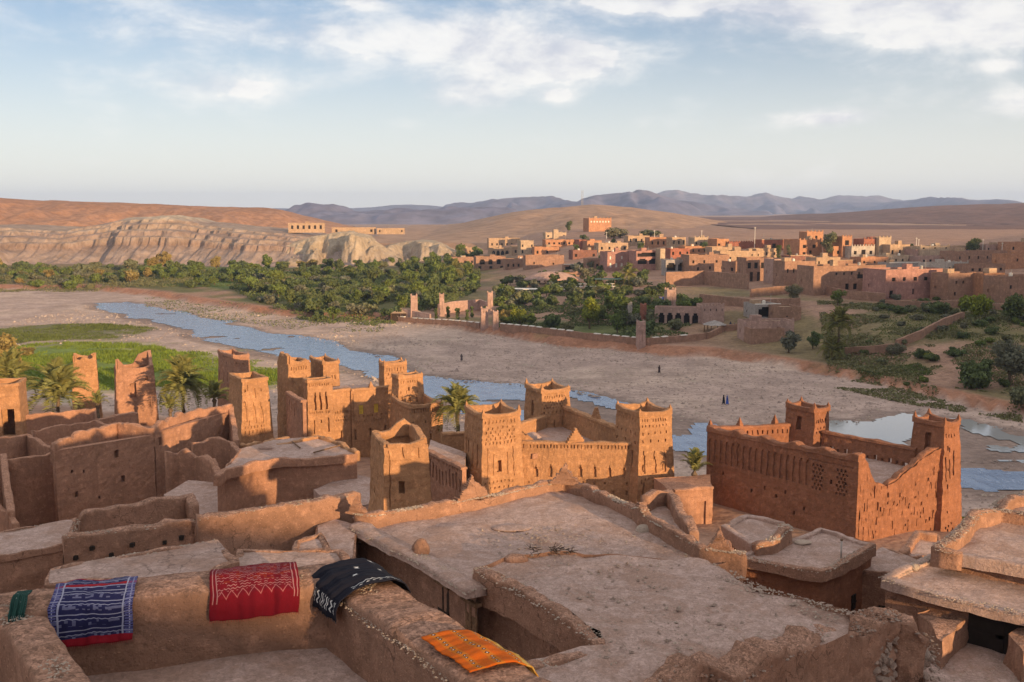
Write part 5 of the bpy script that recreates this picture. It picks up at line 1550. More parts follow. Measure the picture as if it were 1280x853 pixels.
# ---- ruins on the left
def left_ruins():
    K = thing('ruined_house', G(180, 620, 9), 'roofless ruin with a tall ragged wall and four small windows', 'ruin')
    pr = [(66, 557, 13.30), (74, 552, 13.40), (100, 541, 13.50), (128, 532, 13.70), (146, 528, 13.70), (190, 535, 13.50), (201, 527, 13.70), (236, 513, 13.90), (262, 509, 13.90), (288, 506, 13.70)]
    W3 = pts_px(*pr)
    def seg(i, j, fn):
        a, b = np.array(W3[i]), np.array(W3[j]); zt = min(p[2] for p in W3[i:j + 1]) - .5
        wall_between(K, a, b, 0.6, 3, zt, fn, 'adobe_brown', cap=False)
    hole = lambda u, v, w, h: (u, u + w, v, v + h, .5)
    seg(0, 5, lambda W, H: [hole(W * .58, H - 1.6, .42, .75), hole(W * .64, H - 4.2, .38, .7), hole(W * .14, H - 2.4, .22, .3), hole(W * .26, H - 2.6, .2, .3), hole(W * .17, H - 4.8, .3, .6), hole(W * .4, H - 5.4, .2, .3)])
    seg(5, 9, lambda W, H: [hole(W * .03, H - 1.4, .6, .8), hole(W * .25, H - 3.2, .25, .3), hole(W * .5, H - 2.4, .2, .3)])
    v, f = sweep_wall(W3, .63, 11.6, rag=.22, seg=.25, wob=.09, rscale=.8); mobj('coping', v, f, M['adobe_brown'], K, True)
    W2 = [(207, 563, 12.30), (222, 568, 11.70), (232, 562, 12.20), (245, 569, 11.60), (256, 568, 11.90), (268, 580, 11.50), (275, 590, 11.30)]
    earth_wall(K, W2, .7, 3, 'adobe_brown', 'wall', rag=.2, seg=.3, wob=.07, rscale=.9)
    earth_wall(K, [(240, 552, 12.10), (265, 546, 12.30), (290, 553, 11.90), (302, 566, 11.50)], .6, 4, 'adobe_brown', 'wall', rag=.2, seg=.3, wob=.1)
    earth_wall(K, [(288, 506, 13.70), (292, 530, 12.20), (296, 552, 11.70)], .6, 3, 'adobe_brown', 'wall', rag=.3, seg=.3, wob=.08)
    v, f = prism([G(px, py, 10.1)[:2] for px, py in ((205, 618), (236, 600), (274, 604), (280, 640), (235, 648))], 3, 10.1, .7, .05, .08); mobj('floor', v, f, M['mud_roof'], K, True)
    K = thing('ruined_wall', G(30, 610, 9), 'low crumbling walls of an empty yard beside the ragged ruin', 'ruin')
    earth_wall(K, [(-60, 548, 12.60), (8, 546, 12.60), (34, 542, 12.40), (50, 552, 12.00), (66, 560, 11.70)], .5, 4, 'adobe_brown', rag=.14, seg=.3, wob=.06)
    earth_wall(K, [(-60, 578, 11.90), (20, 574, 11.70), (66, 566, 11.70)], .5, 4, 'adobe_brown', rag=.14, seg=.3, wob=.06)
    earth_wall(K, [(-60, 600, 10.50), (10, 640, 10.10), (20, 655, 9.90)], .5, 4, 'adobe_brown', rag=.14, seg=.3, wob=.06)
    earth_wall(K, [(4, 566, 12.10), (8, 600, 11.30), (14, 640, 10.50)], .6, 4, 'adobe_brown', rag=.14, seg=.3, wob=.06)
    K = thing('ruined_wall', G(80, 545, 7), 'long low wall with a squared sunlit end below the palms', 'wall')
    earth_wall(K, [(20, 521, 9.70), (60, 516, 9.70), (96, 512, 9.80), (119, 511, 10.00)], .6, 2, 'adobe_brown', rag=.12, seg=.3, wob=.07)
    earth_wall(K, [(120, 524, 9.10), (150, 518, 9.10), (172, 516, 9.10)], .7, 2, 'adobe_brown', rag=.12, seg=.3, wob=.07)
    earth_wall(K, [(40, 538, 9.90), (90, 530, 9.90), (120, 527, 9.90), (135, 530, 9.70)], .55, 2, 'adobe_brown', rag=.2, seg=.3, wob=.07)
    K = thing('ruined_house', G(10, 545, 6), 'square sunlit mud house with a dark open doorway', 'house')
    tower(K, -14, 483, -20, 23, 14, 14.0, 2.5, lambda w, H: [(w * .38, w * .82, H - 6.2, H - 2.9, None)], (), taper=.02, dl=4, mat='adobe_gold', horns=False, rim=True, hornh=.1, name='wall')
    # house with a flat roof in the middle of the ruins
    K = thing('earthen_house', G(340, 630, 11), 'flat mud house with a long blank wall and roof timbers', 'house')
    w, P = earth_block(K, [(271, 597), (281, 588), (317, 578), (350, 574), (390, 573), (446, 569), (428, 553), (396, 546), (342, 551), (302, 561)], 5, 13.5, 'adobe_brown', und=.12, cell=.6)
    earth_wall(K, [(271, 597, 13.60), (280, 588, 13.70), (317, 577, 13.75), (352, 573, 13.60), (392, 572, 13.60), (446, 568, 13.55)], .5, 12.9, 'adobe_brown', 'parapet', rag=.1, seg=.3, rows=1)
    earth_wall(K, [(346, 554, 13.70), (380, 549, 13.80), (398, 546, 13.70), (425, 552, 13.80), (447, 566, 13.70)], .5, 12.9, 'adobe_gold', 'parapet', rag=.2, seg=.3, rows=1)
    for a, b in (((392, 566), (425, 557)), ((375, 560), (365, 552))):
        p, q = G(*a, 13.65), G(*b, 13.7); v, f = tube([p, q], [.07, .06], 6); mobj('timber', v, f, M['wood'], K)
    lump(K, G(332, 560, 13.6), .7, .4, .25, 'mud_roof')
    v, f = prism([G(px, py, 11.3)[:2] for px, py in ((392, 612), (440, 592), (470, 600), (486, 625), (420, 640))], 4, 11.3, .7, .05, .1); mobj('floor', v, f, M['mud_roof'], K, True)
    earth_wall(K, [(296, 553, 11.30), (310, 556, 11.50), (345, 548, 10.90), (360, 545, 10.70)], .6, 2, 'adobe_gold', rag=.2, seg=.3)
    # small broken tower in front
    K = thing('ruined_tower', G(505, 634, 10), 'squat sunlit tower with broken crown and one dark square window', 'tower')
    tower(K, 480, 559, 464, 535, 20, 18.2, 6, lambda w, H: [(w * .36, w * .36 + .5, H - 3.5, H - 2.6, .6), (w * .12, w * .16, H - 4.5, H - .9, .12)] + row(w, 3, H - .9, .12, .8, .12), lambda w, H: [(w * .3, w * .3 + .5, H - 4.2, H - 3.6, .5)], taper=.07, mat='adobe_gold', horns=False, rim=False,
          ragged=[(.2, .15, .2, .1, .25, .35), (.4, .7, .9, .6), (.6, 1.0, .7, .3, .2, .3), (.3, .1, .3, .2)])
    # long wall with holes in front of it
    K = thing('ruined_wall', G(260, 700, 18), 'long pitted mud wall with a sunlit top running up to the broad roof', 'wall')
    a1 = [(79, 669, 22.2), (120, 664, 22.15), (160, 660, 22.1), (200, 655, 22.1), (243, 650, 22.1)]
    a2 = [(247, 646, 22.5), (290, 640, 22.5), (340, 632, 22.5), (400, 622, 22.4), (446, 615, 22.3)]
    for pth in (a1, a2):
        Pw = pts_px(*pth)
        v, f = sweep_wall(Pw, .55, 16.5, rag=.09, seg=.22, wob=.09, rscale=.6); mobj('wall', v, f, M['adobe_near'], K, True)
        stones_along(K, Pw, 260, .6, (.02, .06))
    A, Bq = np.array(W_ := pts_px(*a1))[0], np.array(W_)[-1]
    for u, zz in ((.08, 21.3), (.2, 21.6), (.34, 21.2), (.5, 21.5), (.62, 21.1), (.75, 21.4), (.88, 21.5), (.28, 20.6), (.43, 20.9)):
        p = A + (Bq - A) * u; d = nrm((Bq - A)[:2]); nn = np.array([d[1], -d[0]])
        bmv = boxg(-.08, .08, -.08, .08, -.08, .08)
        v, f = bmv; mobj('putlog_shade', wobble(v * rng.uniform(.6, 1.1) + np.array([p[0] + nn[0] * .33, p[1] + nn[1] * .33, zz]), .02, .2), f, M['void_shade'], K)  # dark blocks painted as shade in small holes; the wall is uncut
    earth_block(K, [(395, 700), (398, 660), (420, 652), (445, 660), (440, 700)], 16, 21.2, cell=.4)
    K = thing('ruined_wall', G(170, 650, 16), 'sunlit wall top of a sunken room behind the pitted wall', 'wall')
    earth_wall(K, [(98, 650, 19.6), (103, 642, 19.9), (150, 632, 19.9), (200, 623, 19.9), (238, 617, 19.9), (243, 634, 19.5)], .55, 14, 'adobe_near', rag=.1, seg=.25, wob=.07)
    K = thing('earthen_house', G(40, 700, 16), 'low slab-roofed mud house in shade at the end of the pitted wall', 'house')
    w, P = earth_block(K, [(-60, 676), (20, 663), (94, 650), (80, 682), (-60, 708)], 15, 20.9, 'adobe_near', und=.08, cell=.5)
    stones_along(K, [(p[0], p[1], 20.95) for p in (P[1], P[2], P[3])], 250, .5, (.02, .06))
left_ruins()
# ================================================================== PLANTS
def leaf_cloud(n, lobes, leaf, seed):
    """many small leaf faces spread through lobes (x,y,z,r,flat)"""
    r = np.random.default_rng(seed)
    w = np.array([l[3] ** 2 for l in lobes]); pick = r.choice(len(lobes), n, p=w / w.sum())
    L = np.array(lobes)[pick]
    d = r.standard_normal((n, 3)); d /= np.linalg.norm(d, axis=1, keepdims=True)
    rad_ = L[:, 3] * r.uniform(.35, 1.08, n) ** .6
    C = L[:, :3] + d * rad_[:, None] * np.stack([np.ones(n), np.ones(n), L[:, 4]], 1)
    C += .10 * r.standard_normal((n, 3)) * L[:, 3:4]
    nn = d + .7 * r.standard_normal((n, 3)); nn /= np.linalg.norm(nn, axis=1, keepdims=True)
    a = np.cross(nn, r.standard_normal((n, 3))); a /= np.linalg.norm(a, axis=1, keepdims=True)
    b = np.cross(nn, a)
    s = leaf * r.uniform(.55, 1.3, n)[:, None]
    V = np.stack([C - a * s - b * s * .55, C + a * s * .3 - b * s * .75, C + a * s + b * s * .4, C - a * s * .2 + b * s * .7], 1)
    V[..., 2] = np.maximum(V[..., 2], .02)
    F = np.arange(n * 4).reshape(n, 4)
    return V.reshape(-1, 3), F
def lobes_for(kind, seed):
    r = random.Random(seed); out = []
    if kind == 'bush':          # low and wide, several stems
        for _ in range(9):
            a, q = r.uniform(0, 6.28), r.uniform(.1, .68)
            out.append((q * math.cos(a), q * math.sin(a), r.uniform(.28, .72), r.uniform(.22, .40), r.uniform(.7, 1)))
    elif kind == 'tree':        # rounded crown on a trunk
        for _ in range(12):
            a, q = r.uniform(0, 6.28), r.uniform(.05, .62)
            out.append((q * math.cos(a), q * math.sin(a), r.uniform(.55, 1.55), r.uniform(.22, .42), r.uniform(.7, 1)))
    else:                       # tall and slim
        for _ in range(12):
            a, q, z = r.uniform(0, 6.28), r.uniform(.0, .30), r.uniform(.4, 2.5)
            out.append((q * math.cos(a), q * math.sin(a), z, r.uniform(.18, .34), 1.2))
    return out
LEAF = {'olive': leafmat('leaf_olive', (.15, .155, .08)), 'dark': leafmat('leaf_dark', (.10, .13, .048)), 'green': leafmat('leaf_green', (.125, .165, .04)),
        'lime': leafmat('leaf_lime', (.18, .21, .03)), 'gold': leafmat('leaf_gold', (.25, .20, .075)), 'palm': leafmat('leaf_palm', (.21, .215, .075), .35, 1.5), 'grey': leafmat('leaf_grey', (.15, .155, .11))}
LEAF['scrub'] = leafmat('leaf_scrub', (.125, .155, .055), .4, .2)
M['bark'] = plain('bark', (.14, .095, .06), var=.35, scale=5)
TREE = {}
def tree_mesh(kind, col, fine, v):
    k = (kind, col, fine, v)
    if k not in TREE:
        n, lf = ((2200, .062) if fine else (1000, .125))
        V, F = leaf_cloud(n, lobes_for(kind, v * 7 + len(kind)), lf * (1 if kind != 'slim' else .9), v + 5)
        cr = grid_mesh('crown', V, F, LEAF[col], smooth=False)
        r = random.Random(v); ps = []
        top = {'bush': .4, 'tree': .95, 'slim': 1.6}[kind]
        ps.append(tube([(0, 0, -.15), (.02, .01, top * .5), (.03, -.02, top)], [.075, .055, .03], 6))
        for _ in range(4):
            a = r.uniform(0, 6.28); ps.append(tube([(0, 0, top * .35), (.25 * math.cos(a), .25 * math.sin(a), top * .8), (.42 * math.cos(a), .42 * math.sin(a), top * 1.1)], [.04, .028, .01], 5))
        vv, ff = join(ps)
        TREE[k] = (cr, mk_mesh('trunk', vv, ff, M['bark'], True))
    return TREE[k]
def plant(name, label, cat, group, p, size, kind, col, fine=False, tall=1.0):
    cr, tr = tree_mesh(kind, col, fine, rng.randint(0, 4))
    o = thing(name, p, label, cat, group)
    o.rotation_euler = (0, 0, rng.uniform(0, 6.28)); o.scale = (size * rng.uniform(.9, 1.1), size * rng.uniform(.9, 1.1), size * tall)
    for nm, me in (('trunk', tr), ('crown', cr)):
        c = bpy.data.objects.new(nm, me); COL.objects.link(c); c.parent = o
    return o
def sample_poly(poly, n, mind):
    poly = np.asarray(poly); lo, hi = poly.min(0), poly.max(0); out = []
    tries = 0
    while len(out) < n and tries < n * 60:
        tries += 1
        x, y = rng.uniform(lo[0], hi[0]), rng.uniform(lo[1], hi[1])
        if inside(poly, np.array([x]), np.array([y]))[0] and all((x - a) ** 2 + (y - b) ** 2 > mind ** 2 for a, b in out): out.append((x, y))
    return out
COLN = {'olive': 'olive-grey', 'dark': 'dark green', 'green': 'fresh green', 'lime': 'bright yellow-green', 'gold': 'golden tawny', 'grey': 'dusty grey-green'}
def grove(poly, n, kinds, sizes, name, label, cat, group, mind=4, z=2.5, fine=False):
    """label: where the plants stand; the look of each one goes in front of it"""
    for x, y in sample_poly(poly_px(poly, z), n, mind):
        kind, col = rng.choice(kinds); sz = rng.uniform(*sizes); tl = rng.uniform(.6, 1.2)
        f = (sz - sizes[0]) / (sizes[1] - sizes[0])
        lb = ('small ' if f < .33 else 'large ' if f > .66 else 'middling ') + ('squat ' if tl < .8 else 'tall ' if tl > 1.02 else '') + COLN[col] + (' bush ' if kind == 'bush' else ' tree ') + label
        plant(name, lb, cat, group, (x, y, gz(x, y) - .1), sz, kind, col, fine, tl)
LBL, LBB, LBG = 'in the grove across the river', 'at the foot of the banded cliff', 'in the walled garden by the river'
grove([(330, 348), (420, 342), (590, 340), (600, 360), (545, 388), (470, 396), (390, 392), (330, 378), (290, 362)], 200, [('bush', 'dark'), ('bush', 'grey'), ('tree', 'dark'), ('bush', 'olive'), ('tree', 'green'), ('bush', 'dark'), ('bush', 'grey'), ('tree', 'dark')], (2.4, 4.4), 'grove_tree', LBL, 'tree', 'trees of the riverside grove', 3.6)
grove([(300, 338), (450, 330), (600, 325), (600, 342), (420, 345)], 60, [('tree', 'green'), ('bush', 'dark'), ('tree', 'lime'), ('bush', 'olive'), ('tree', 'dark')], (2.6, 4.6), 'grove_tree', LBL, 'tree', 'trees of the riverside grove', 7)
grove([(-40, 340), (190, 338), (200, 352), (120, 356), (-40, 357)], 80, [('bush', 'olive'), ('bush', 'grey'), ('bush', 'olive'), ('tree', 'olive'), ('bush', 'green'), ('tree', 'gold'), ('bush', 'dark'), ('bush', 'green')], (2.6, 4.8), 'riverside_bush', LBB, 'bush', 'bushes below the banded cliff', 6)
grove([(180, 344), (330, 340), (335, 356), (230, 360)], 44, [('bush', 'green'), ('bush', 'dark'), ('tree', 'green')], (2.8, 4.4), 'riverside_bush', LBB, 'bush', 'bushes below the banded cliff', 6)
grove([(-40, 337), (200, 336), (340, 335), (400, 337), (400, 341), (-40, 341)], 30, [('bush', 'dark'), ('bush', 'olive'), ('tree', 'gold'), ('tree', 'green')], (3.2, 5.6), 'riverside_bush', LBB, 'bush', 'bushes below the banded cliff', 14)
grove([(620, 368), (800, 372), (868, 402), (860, 414), (800, 418), (700, 412), (620, 402)], 90, [('tree', 'dark'), ('bush', 'green'), ('bush', 'grey'), ('tree', 'green'), ('bush', 'dark'), ('bush', 'olive')], (2.2, 3.8), 'garden_tree', LBG, 'tree', 'trees of the walled garden', 3.6)
grove([(620, 358), (760, 352), (800, 362), (700, 372), (620, 372)], 40, [('tree', 'grey'), ('bush', 'dark'), ('tree', 'dark')], (2.2, 3.4), 'garden_tree', LBG, 'tree', 'trees of the walled garden', 3.6)
grove([(660, 335), (760, 330), (830, 345), (760, 350), (660, 345)], 9, [('tree', 'dark'), ('tree', 'grey')], (2.0, 3.0), 'village_tree', 'between the hotel houses and the tent', 'tree', 'trees between the hotel houses', 8)
grove([(1040, 400), (1280, 392), (1280, 440), (1120, 440)], 64, [('bush', 'dark'), ('bush', 'olive'), ('bush', 'grey')], (1.0, 2.6), 'slope_shrub', 'on the terraced slope below the village', 'shrub', 'shrubs on the terraced slope', 4)
grove([(1040, 440), (1280, 430), (1280, 490), (1120, 470)], 30, [('bush', 'dark'), ('bush', 'olive'), ('bush', 'green')], (.8, 2.1), 'slope_shrub', 'on the terraced slope below the village', 'shrub', 'shrubs on the terraced slope', 3)
def at_px(px, py, wpx, kind, col, label, name='tree', cat='tree', tall=1.0, fine=True, group=None):
    p = ground_hit(px, py); s = wpx / FOC * p[1] / 1.7
    return plant(name, label, cat, group, (p[0], p[1], p[2] - .1), s, kind, col, fine, tall)
at_px(630, 404, 26, 'bush', 'gold', 'round golden-green bush beside the two gate pillars', 'bush', 'bush', 1.2)
at_px(650, 405, 26, 'bush', 'lime', 'round lime-green bush touching the golden bush by the gate pillars', 'bush', 'bush', 1.3)
at_px(737, 411, 36, 'tree', 'lime', 'tall bright yellow-green tree in the walled garden', tall=1.1)
at_px(986, 441, 30, 'tree', 'grey', 'round grey-green tree beside the brown garden wall', tall=.95)
at_px(1016, 436, 24, 'tree', 'dark', 'dark round tree between the wall and the date palm', tall=.95)
at_px(992, 378, 24, 'tree', 'grey', 'grey-green tree above the concrete shed', tall=.9)
at_px(1047, 382, 20, 'tree', 'green', 'bright green round tree below the long brown house', tall=.9)
at_px(1220, 397, 42, 'bush', 'lime', 'large bright bush below the pink house', 'bush', 'bush', 1.2)
at_px(1170, 392, 34, 'bush', 'dark', 'dark spreading bush beside the large bright one below the pink house', 'bush', 'bush', .9)
at_px(1268, 402, 44, 'tree', 'dark', 'dark leafy tree at the end of the terraced slope', tall=.8)
at_px(1215, 486, 60, 'bush', 'dark', 'large dark bush on the river bank edge', 'bush', 'bush', 1.1)
at_px(1262, 482, 56, 'tree', 'grey', 'grey feathery tree behind the large bank bush', tall=1.0)
at_px(1285, 512, 40, 'bush', 'olive', 'olive bush at the foot of the river bank', 'bush', 'bush', 1.3)
at_px(1118, 444, 24, 'bush', 'grey', 'small grey bush on the middle terrace wall', 'bush', 'bush', 1.0)
at_px(1150, 448, 26, 'bush', 'dark', 'dark low bush beside the middle terrace path', 'bush', 'bush', .9)
at_px(1163, 450, 22, 'bush', 'lime', 'yellow-green clump on the middle terrace', 'bush', 'bush', .8)
at_px(1034, 322, 22, 'tree', 'olive', 'tall olive tree between the two orange houses', tall=1.3)
at_px(973, 324, 13, 'slim', 'dark', 'slim dark green tree paired with an olive one before the red building', tall=.9)
at_px(986, 324, 14, 'slim', 'olive', 'slim olive tree paired with a dark one before the red building', tall=.8)
at_px(880, 316, 13, 'tree', 'dark', 'small dark tree beside the cream house with masts', tall=1.0)
at_px(1100, 319, 14, 'tree', 'dark', 'small dark tree before the cream stepped house', tall=1.1)
at_px(1140, 320, 10, 'slim', 'dark', 'slim dark tree at the corner of the grey-pink house', tall=1.0)
at_px(1217, 318, 22, 'tree', 'dark', 'dark tree rising behind the long house with satellite dishes', tall=.9)
at_px(710, 291, 11, 'tree', 'dark', 'small dark tree between the stair tower house and the hilltop kasbah', tall=1.2)
at_px(768, 298, 34, 'bush', 'grey', 'wide grey bush just below the hilltop kasbah', 'bush', 'bush', .7)
at_px(812, 298, 30, 'bush', 'olive', 'olive bush beyond the grey bushes below the hilltop kasbah', 'bush', 'bush', .6)
at_px(10, 478, 60, 'tree', 'gold', 'feathery yellow-olive tamarisk at the field edge', tall=1.0)
at_px(30, 445, 26, 'bush', 'gold', 'low tawny bush behind the tamarisk', 'bush', 'bush', .8)
for i_, (a_, b_) in enumerate(((545, 400), (560, 398), (572, 400), (584, 401), (590, 397), (606, 398))):
    at_px(a_, b_, 10, 'slim', 'dark', 'slim dark cypress inside the pink walled court', 'cypress', 'tree', 1.0, False, 'cypresses in the pink court')

# ---- undergrowth that reads as one mass
def scrub(label, poly, n, hmax, mat, z):
    poly = poly_px(poly, z); lo, hi = poly.min(0), poly.max(0)
    x, y = nrng.uniform(lo[0], hi[0], n * 3), nrng.uniform(lo[1], hi[1], n * 3)
    f = fbm2(x, y, 11, 91, 3)
    ok = inside(poly, x, y) & (f > -.25); x, y, f = x[ok][:n], y[ok][:n], f[ok][:n]; n = len(x)
    h = hmax * np.clip(.35 + f, .1, 1.2) * nrng.uniform(0, 1, n)
    C = np.stack([x, y, ground_z(x, y) + h], 1)
    nn = nrng.standard_normal((n, 3)); nn /= np.linalg.norm(nn, axis=1, keepdims=True)
    a = np.cross(nn, nrng.standard_normal((n, 3))); a /= np.linalg.norm(a, axis=1, keepdims=True); b = np.cross(nn, a)
    s_ = nrng.uniform(.18, .42, n)[:, None]
    V = np.stack([C - a * s_, C - b * s_ * .6, C + a * s_, C + b * s_ * .7], 1).reshape(-1, 3)
    o = bpy.data.objects.new('undergrowth', grid_mesh('undergrowth', V, np.arange(n * 4).reshape(n, 4), mat, smooth=False)); COL.objects.link(o)
    set_props(o, label, 'undergrowth', kind='stuff')
scrub('low green undergrowth between the grove trees', [(330, 346), (420, 340), (600, 338), (600, 362), (545, 390), (470, 398), (390, 394), (330, 380), (290, 362)], 80000, 2.4, LEAF['scrub'], 2.5)
scrub('low undergrowth along the foot of the cliff', [(-40, 336), (200, 334), (330, 340), (335, 358), (120, 358), (-40, 359)], 50000, 2.0, LEAF['olive'], 2.5)
scrub('low green undergrowth of the walled garden', [(620, 366), (800, 368), (868, 402), (860, 416), (800, 420), (700, 414), (620, 404)], 26000, 1.3, LEAF['dark'], 3)
scrub('dry weeds on the terraced slope', [(1020, 400), (1280, 385), (1280, 500), (1120, 476), (1040, 460)], 42000, .7, LEAF['olive'], 4)
scrub('dusty weeds along the river bank', [(180, 366), (300, 380), (400, 394), (480, 398), (480, 410), (380, 408), (280, 396), (180, 378)], 3500, .4, LEAF['olive'], 1.5)

for i_, (a_, b_, c_) in enumerate(((1212, 640, 'lime'), (1232, 640, 'green'), (1250, 642, 'olive'))):
    q_ = G(a_, b_, 3.0); plant('bush', ('bright reedy bush behind the red kasbah tower', 'green middle bush of three beside the channel behind the red kasbah', 'olive end bush of three beside the channel behind the red kasbah')[i_], 'bush', None, (q_[0], q_[1], gz(q_[0], q_[1]) - .1), 1.9, 'bush', c_, True, 1.0)

# ---- palms: a trunk and single fronds
def frond_mesh(name, arch, droop, seed):
    r = random.Random(seed); V, F = [], []
    n = 26
    pts = [(t, 0.0, arch * math.sin(t * 1.6) - droop * t ** 2.2) for t in np.linspace(0, 1, n + 1)]
    for i in range(n):
        a, b = np.array(pts[i]), np.array(pts[i + 1])
        w = .012 * (1 - i / n) + .003
        k = len(V); V += [a + (0, w, 0), a - (0, w, 0), b - (0, w, 0), b + (0, w, 0)]; F.append((k, k + 1, k + 2, k + 3))
        if i < 3: continue
        ll = .30 * math.sin(math.pi * min(1, .16 + .86 * i / n)) ** .7
        for s in (-1, 1):
            d = np.array([.62, s * .78, .18 + r.uniform(-.12, .10)]); d /= np.linalg.norm(d)
            tip = a + d * ll * r.uniform(.85, 1.1) - np.array([0, 0, .05 * r.random()])
            m = a + d * ll * .45 + np.array([0, 0, .012])
            k = len(V); q = np.array([.020, 0, .004])
            V += [a - q, a + q, m + q * .9, tip, m - q * .9]; F.append((k, k + 1, k + 2, k + 3, k + 4))
    return mk_mesh('frond', np.array(V), F, LEAF['palm'])
FROND = [frond_mesh('frond', .50, .25, 1), frond_mesh('frond', .45, .55, 2), frond_mesh('frond', .35, .95, 3)]
def palm(label, c, R, n, zg, lo=-35, hi=82, trunk=True, group=None):
    """c: heart of the crown"""
    o = thing('date_palm', (c[0], c[1], zg), label, 'palm tree', group)
    if trunk:
        hh = c[2] - zg; ps = []
        k = max(4, int(hh / .35))
        pts = [(c[0] + .06 * math.sin(i), c[1], zg + hh * i / k) for i in range(k + 1)]
        v, f = tube(pts, [(.26 - .05 * i / k) * (1.12 if i % 2 else .95) for i in range(k + 1)], 9); mobj('trunk', v, f, M['bark'], o)
        v, f = tube([(c[0], c[1], c[2] - .5), (c[0], c[1], c[2] - .1), (c[0], c[1], c[2] + .25)], [.22, .36, .12], 9); mobj('boss', wobble(v, .05, .2), f, M['bark'], o)
    for i in range(n):
        el = lo + (hi - lo) * ((i + .5) / n) ** .85
        az = i * 2.399963 + rng.uniform(-.2, .2)
        me = FROND[0 if el > 45 else (1 if el > 5 else 2)]
        s = R * rng.uniform(.85, 1.12)
        inst('frond', me, o, c, (rng.uniform(-.35, .35), -rad(el) * .8, az), (s, s, s))
    return o
def palm_px(label, px, py, Y, Rpx, n, **k):
    z = zat(py, Y); X = (px - CX0) / FOC * (Y * CP - (z - CAM_H) * SP)
    return palm(label, np.array([X, Y, z]), Rpx / FOC * Y, n, gz(X, Y), **k)
palm_px('broad date palm in front of the horned square tower', 72, 497, 138, 46, 46, lo=-25)
palm_px('date palm with radiating crown beside the broken tower', 228, 482, 140, 37, 52, lo=-45)
palm_px('small palm clump behind the tower with bent niches', 268, 500, 138, 24, 22, lo=0)
palm_px('low palm clump at the wall beside the radiating palm', 213, 512, 134, 20, 18, lo=5)
palm_px('low palm fronds rising over the wall below the broken tower', 122, 506, 136, 18, 14, lo=15)
palm_px('palm at the edge of the ruins beside the tamarisk', 14, 474, 142, 38, 30, lo=-20)
palm_px('bushy date palm between the two golden kasbahs', 572, 512, 118, 33, 46, lo=-35)
palm_px('upright palm fronds between the golden and red kasbahs', 868, 592, 100, 30, 20, lo=35)
for lab, px, py, R, n in (('yellowing date palm at the grove edge', 568, 338, 13, 34), ('dark date palm beside the green awning', 786, 343, 13, 34), ('shaggy date palm on the bank beside the dark round tree', 1047, 405, 20, 44), ('young palm thicket at the foot of the shaggy palm', 1040, 438, 17, 30)):
    q = ground_hit(px, {568: 352, 786: 358, 1047: 449, 1040: 450}[px]); z = zat(py, q[1])
    palm(lab, np.array([q[0], q[1], z]), R / FOC * q[1] * 1.15, n, q[2], lo=-50)

# ---- grass of the fields (one mass)
def grass(name, poly, n, h, col, z, label):
    lo, hi = poly.min(0), poly.max(0)
    x, y = nrng.uniform(lo[0], hi[0], n * 2), nrng.uniform(lo[1], hi[1], n * 2)
    ok = inside(poly, x + 4 * fbm2(x, y, 14, 51, 3), y + 4 * fbm2(x, y, 14, 52, 3)) & (fbm2(x, y, 9, 81, 3) > -.35)
    x, y = x[ok][:n], y[ok][:n]; n = len(x)
    zz = ground_z(x, y); b = 3
    a = nrng.uniform(0, 6.28, (n, b)); hh = h * nrng.uniform(.4, 1.2, (n, b)) * (1 + .6 * fbm2(x, y, 16, 82, 2))[:, None]
    bx, by = x[:, None] + nrng.normal(0, .12, (n, b)), y[:, None] + nrng.normal(0, .12, (n, b))
    w = .10; c, s = np.cos(a) * w, np.sin(a) * w
    tx, ty = bx + nrng.normal(0, .2, (n, b)) * h, by + nrng.normal(0, .2, (n, b)) * h
    Z = np.repeat(zz[:, None], b, 1) - .05
    V = np.stack([np.stack([bx - c, by - s, Z], -1), np.stack([bx + c, by + s, Z], -1), np.stack([tx, ty, Z + hh], -1)], 2).reshape(-1, 3)
    o = bpy.data.objects.new(name, grid_mesh(name, V, np.arange(len(V)).reshape(-1, 3), col, smooth=False)); COL.objects.link(o)
    set_props(o, label, 'grass', kind='stuff')
grass('grass', FIELD1, 20000, .55, leafmat('grass_lush', (.17, .235, .035), .4, .25), .8, 'lush bright grass of the field beside the river')
grass('grass', FIELD2, 6000, .5, leafmat('grass_olive', (.12, .15, .04), .4, .25), .8, 'olive green grass strip on the gravel bank')
grass('grass', FIELD3, 9000, .8, leafmat('crop_green', (.10, .15, .03), .4, .1), 2.5, 'green crop field between the groves across the river')
for fz in FIELDS_R:
    grass('grass', fz, 3000, .4, leafmat('grass_bank', (.10, .13, .035), .4, .25), 2, 'patchy grass on the terraced far bank')
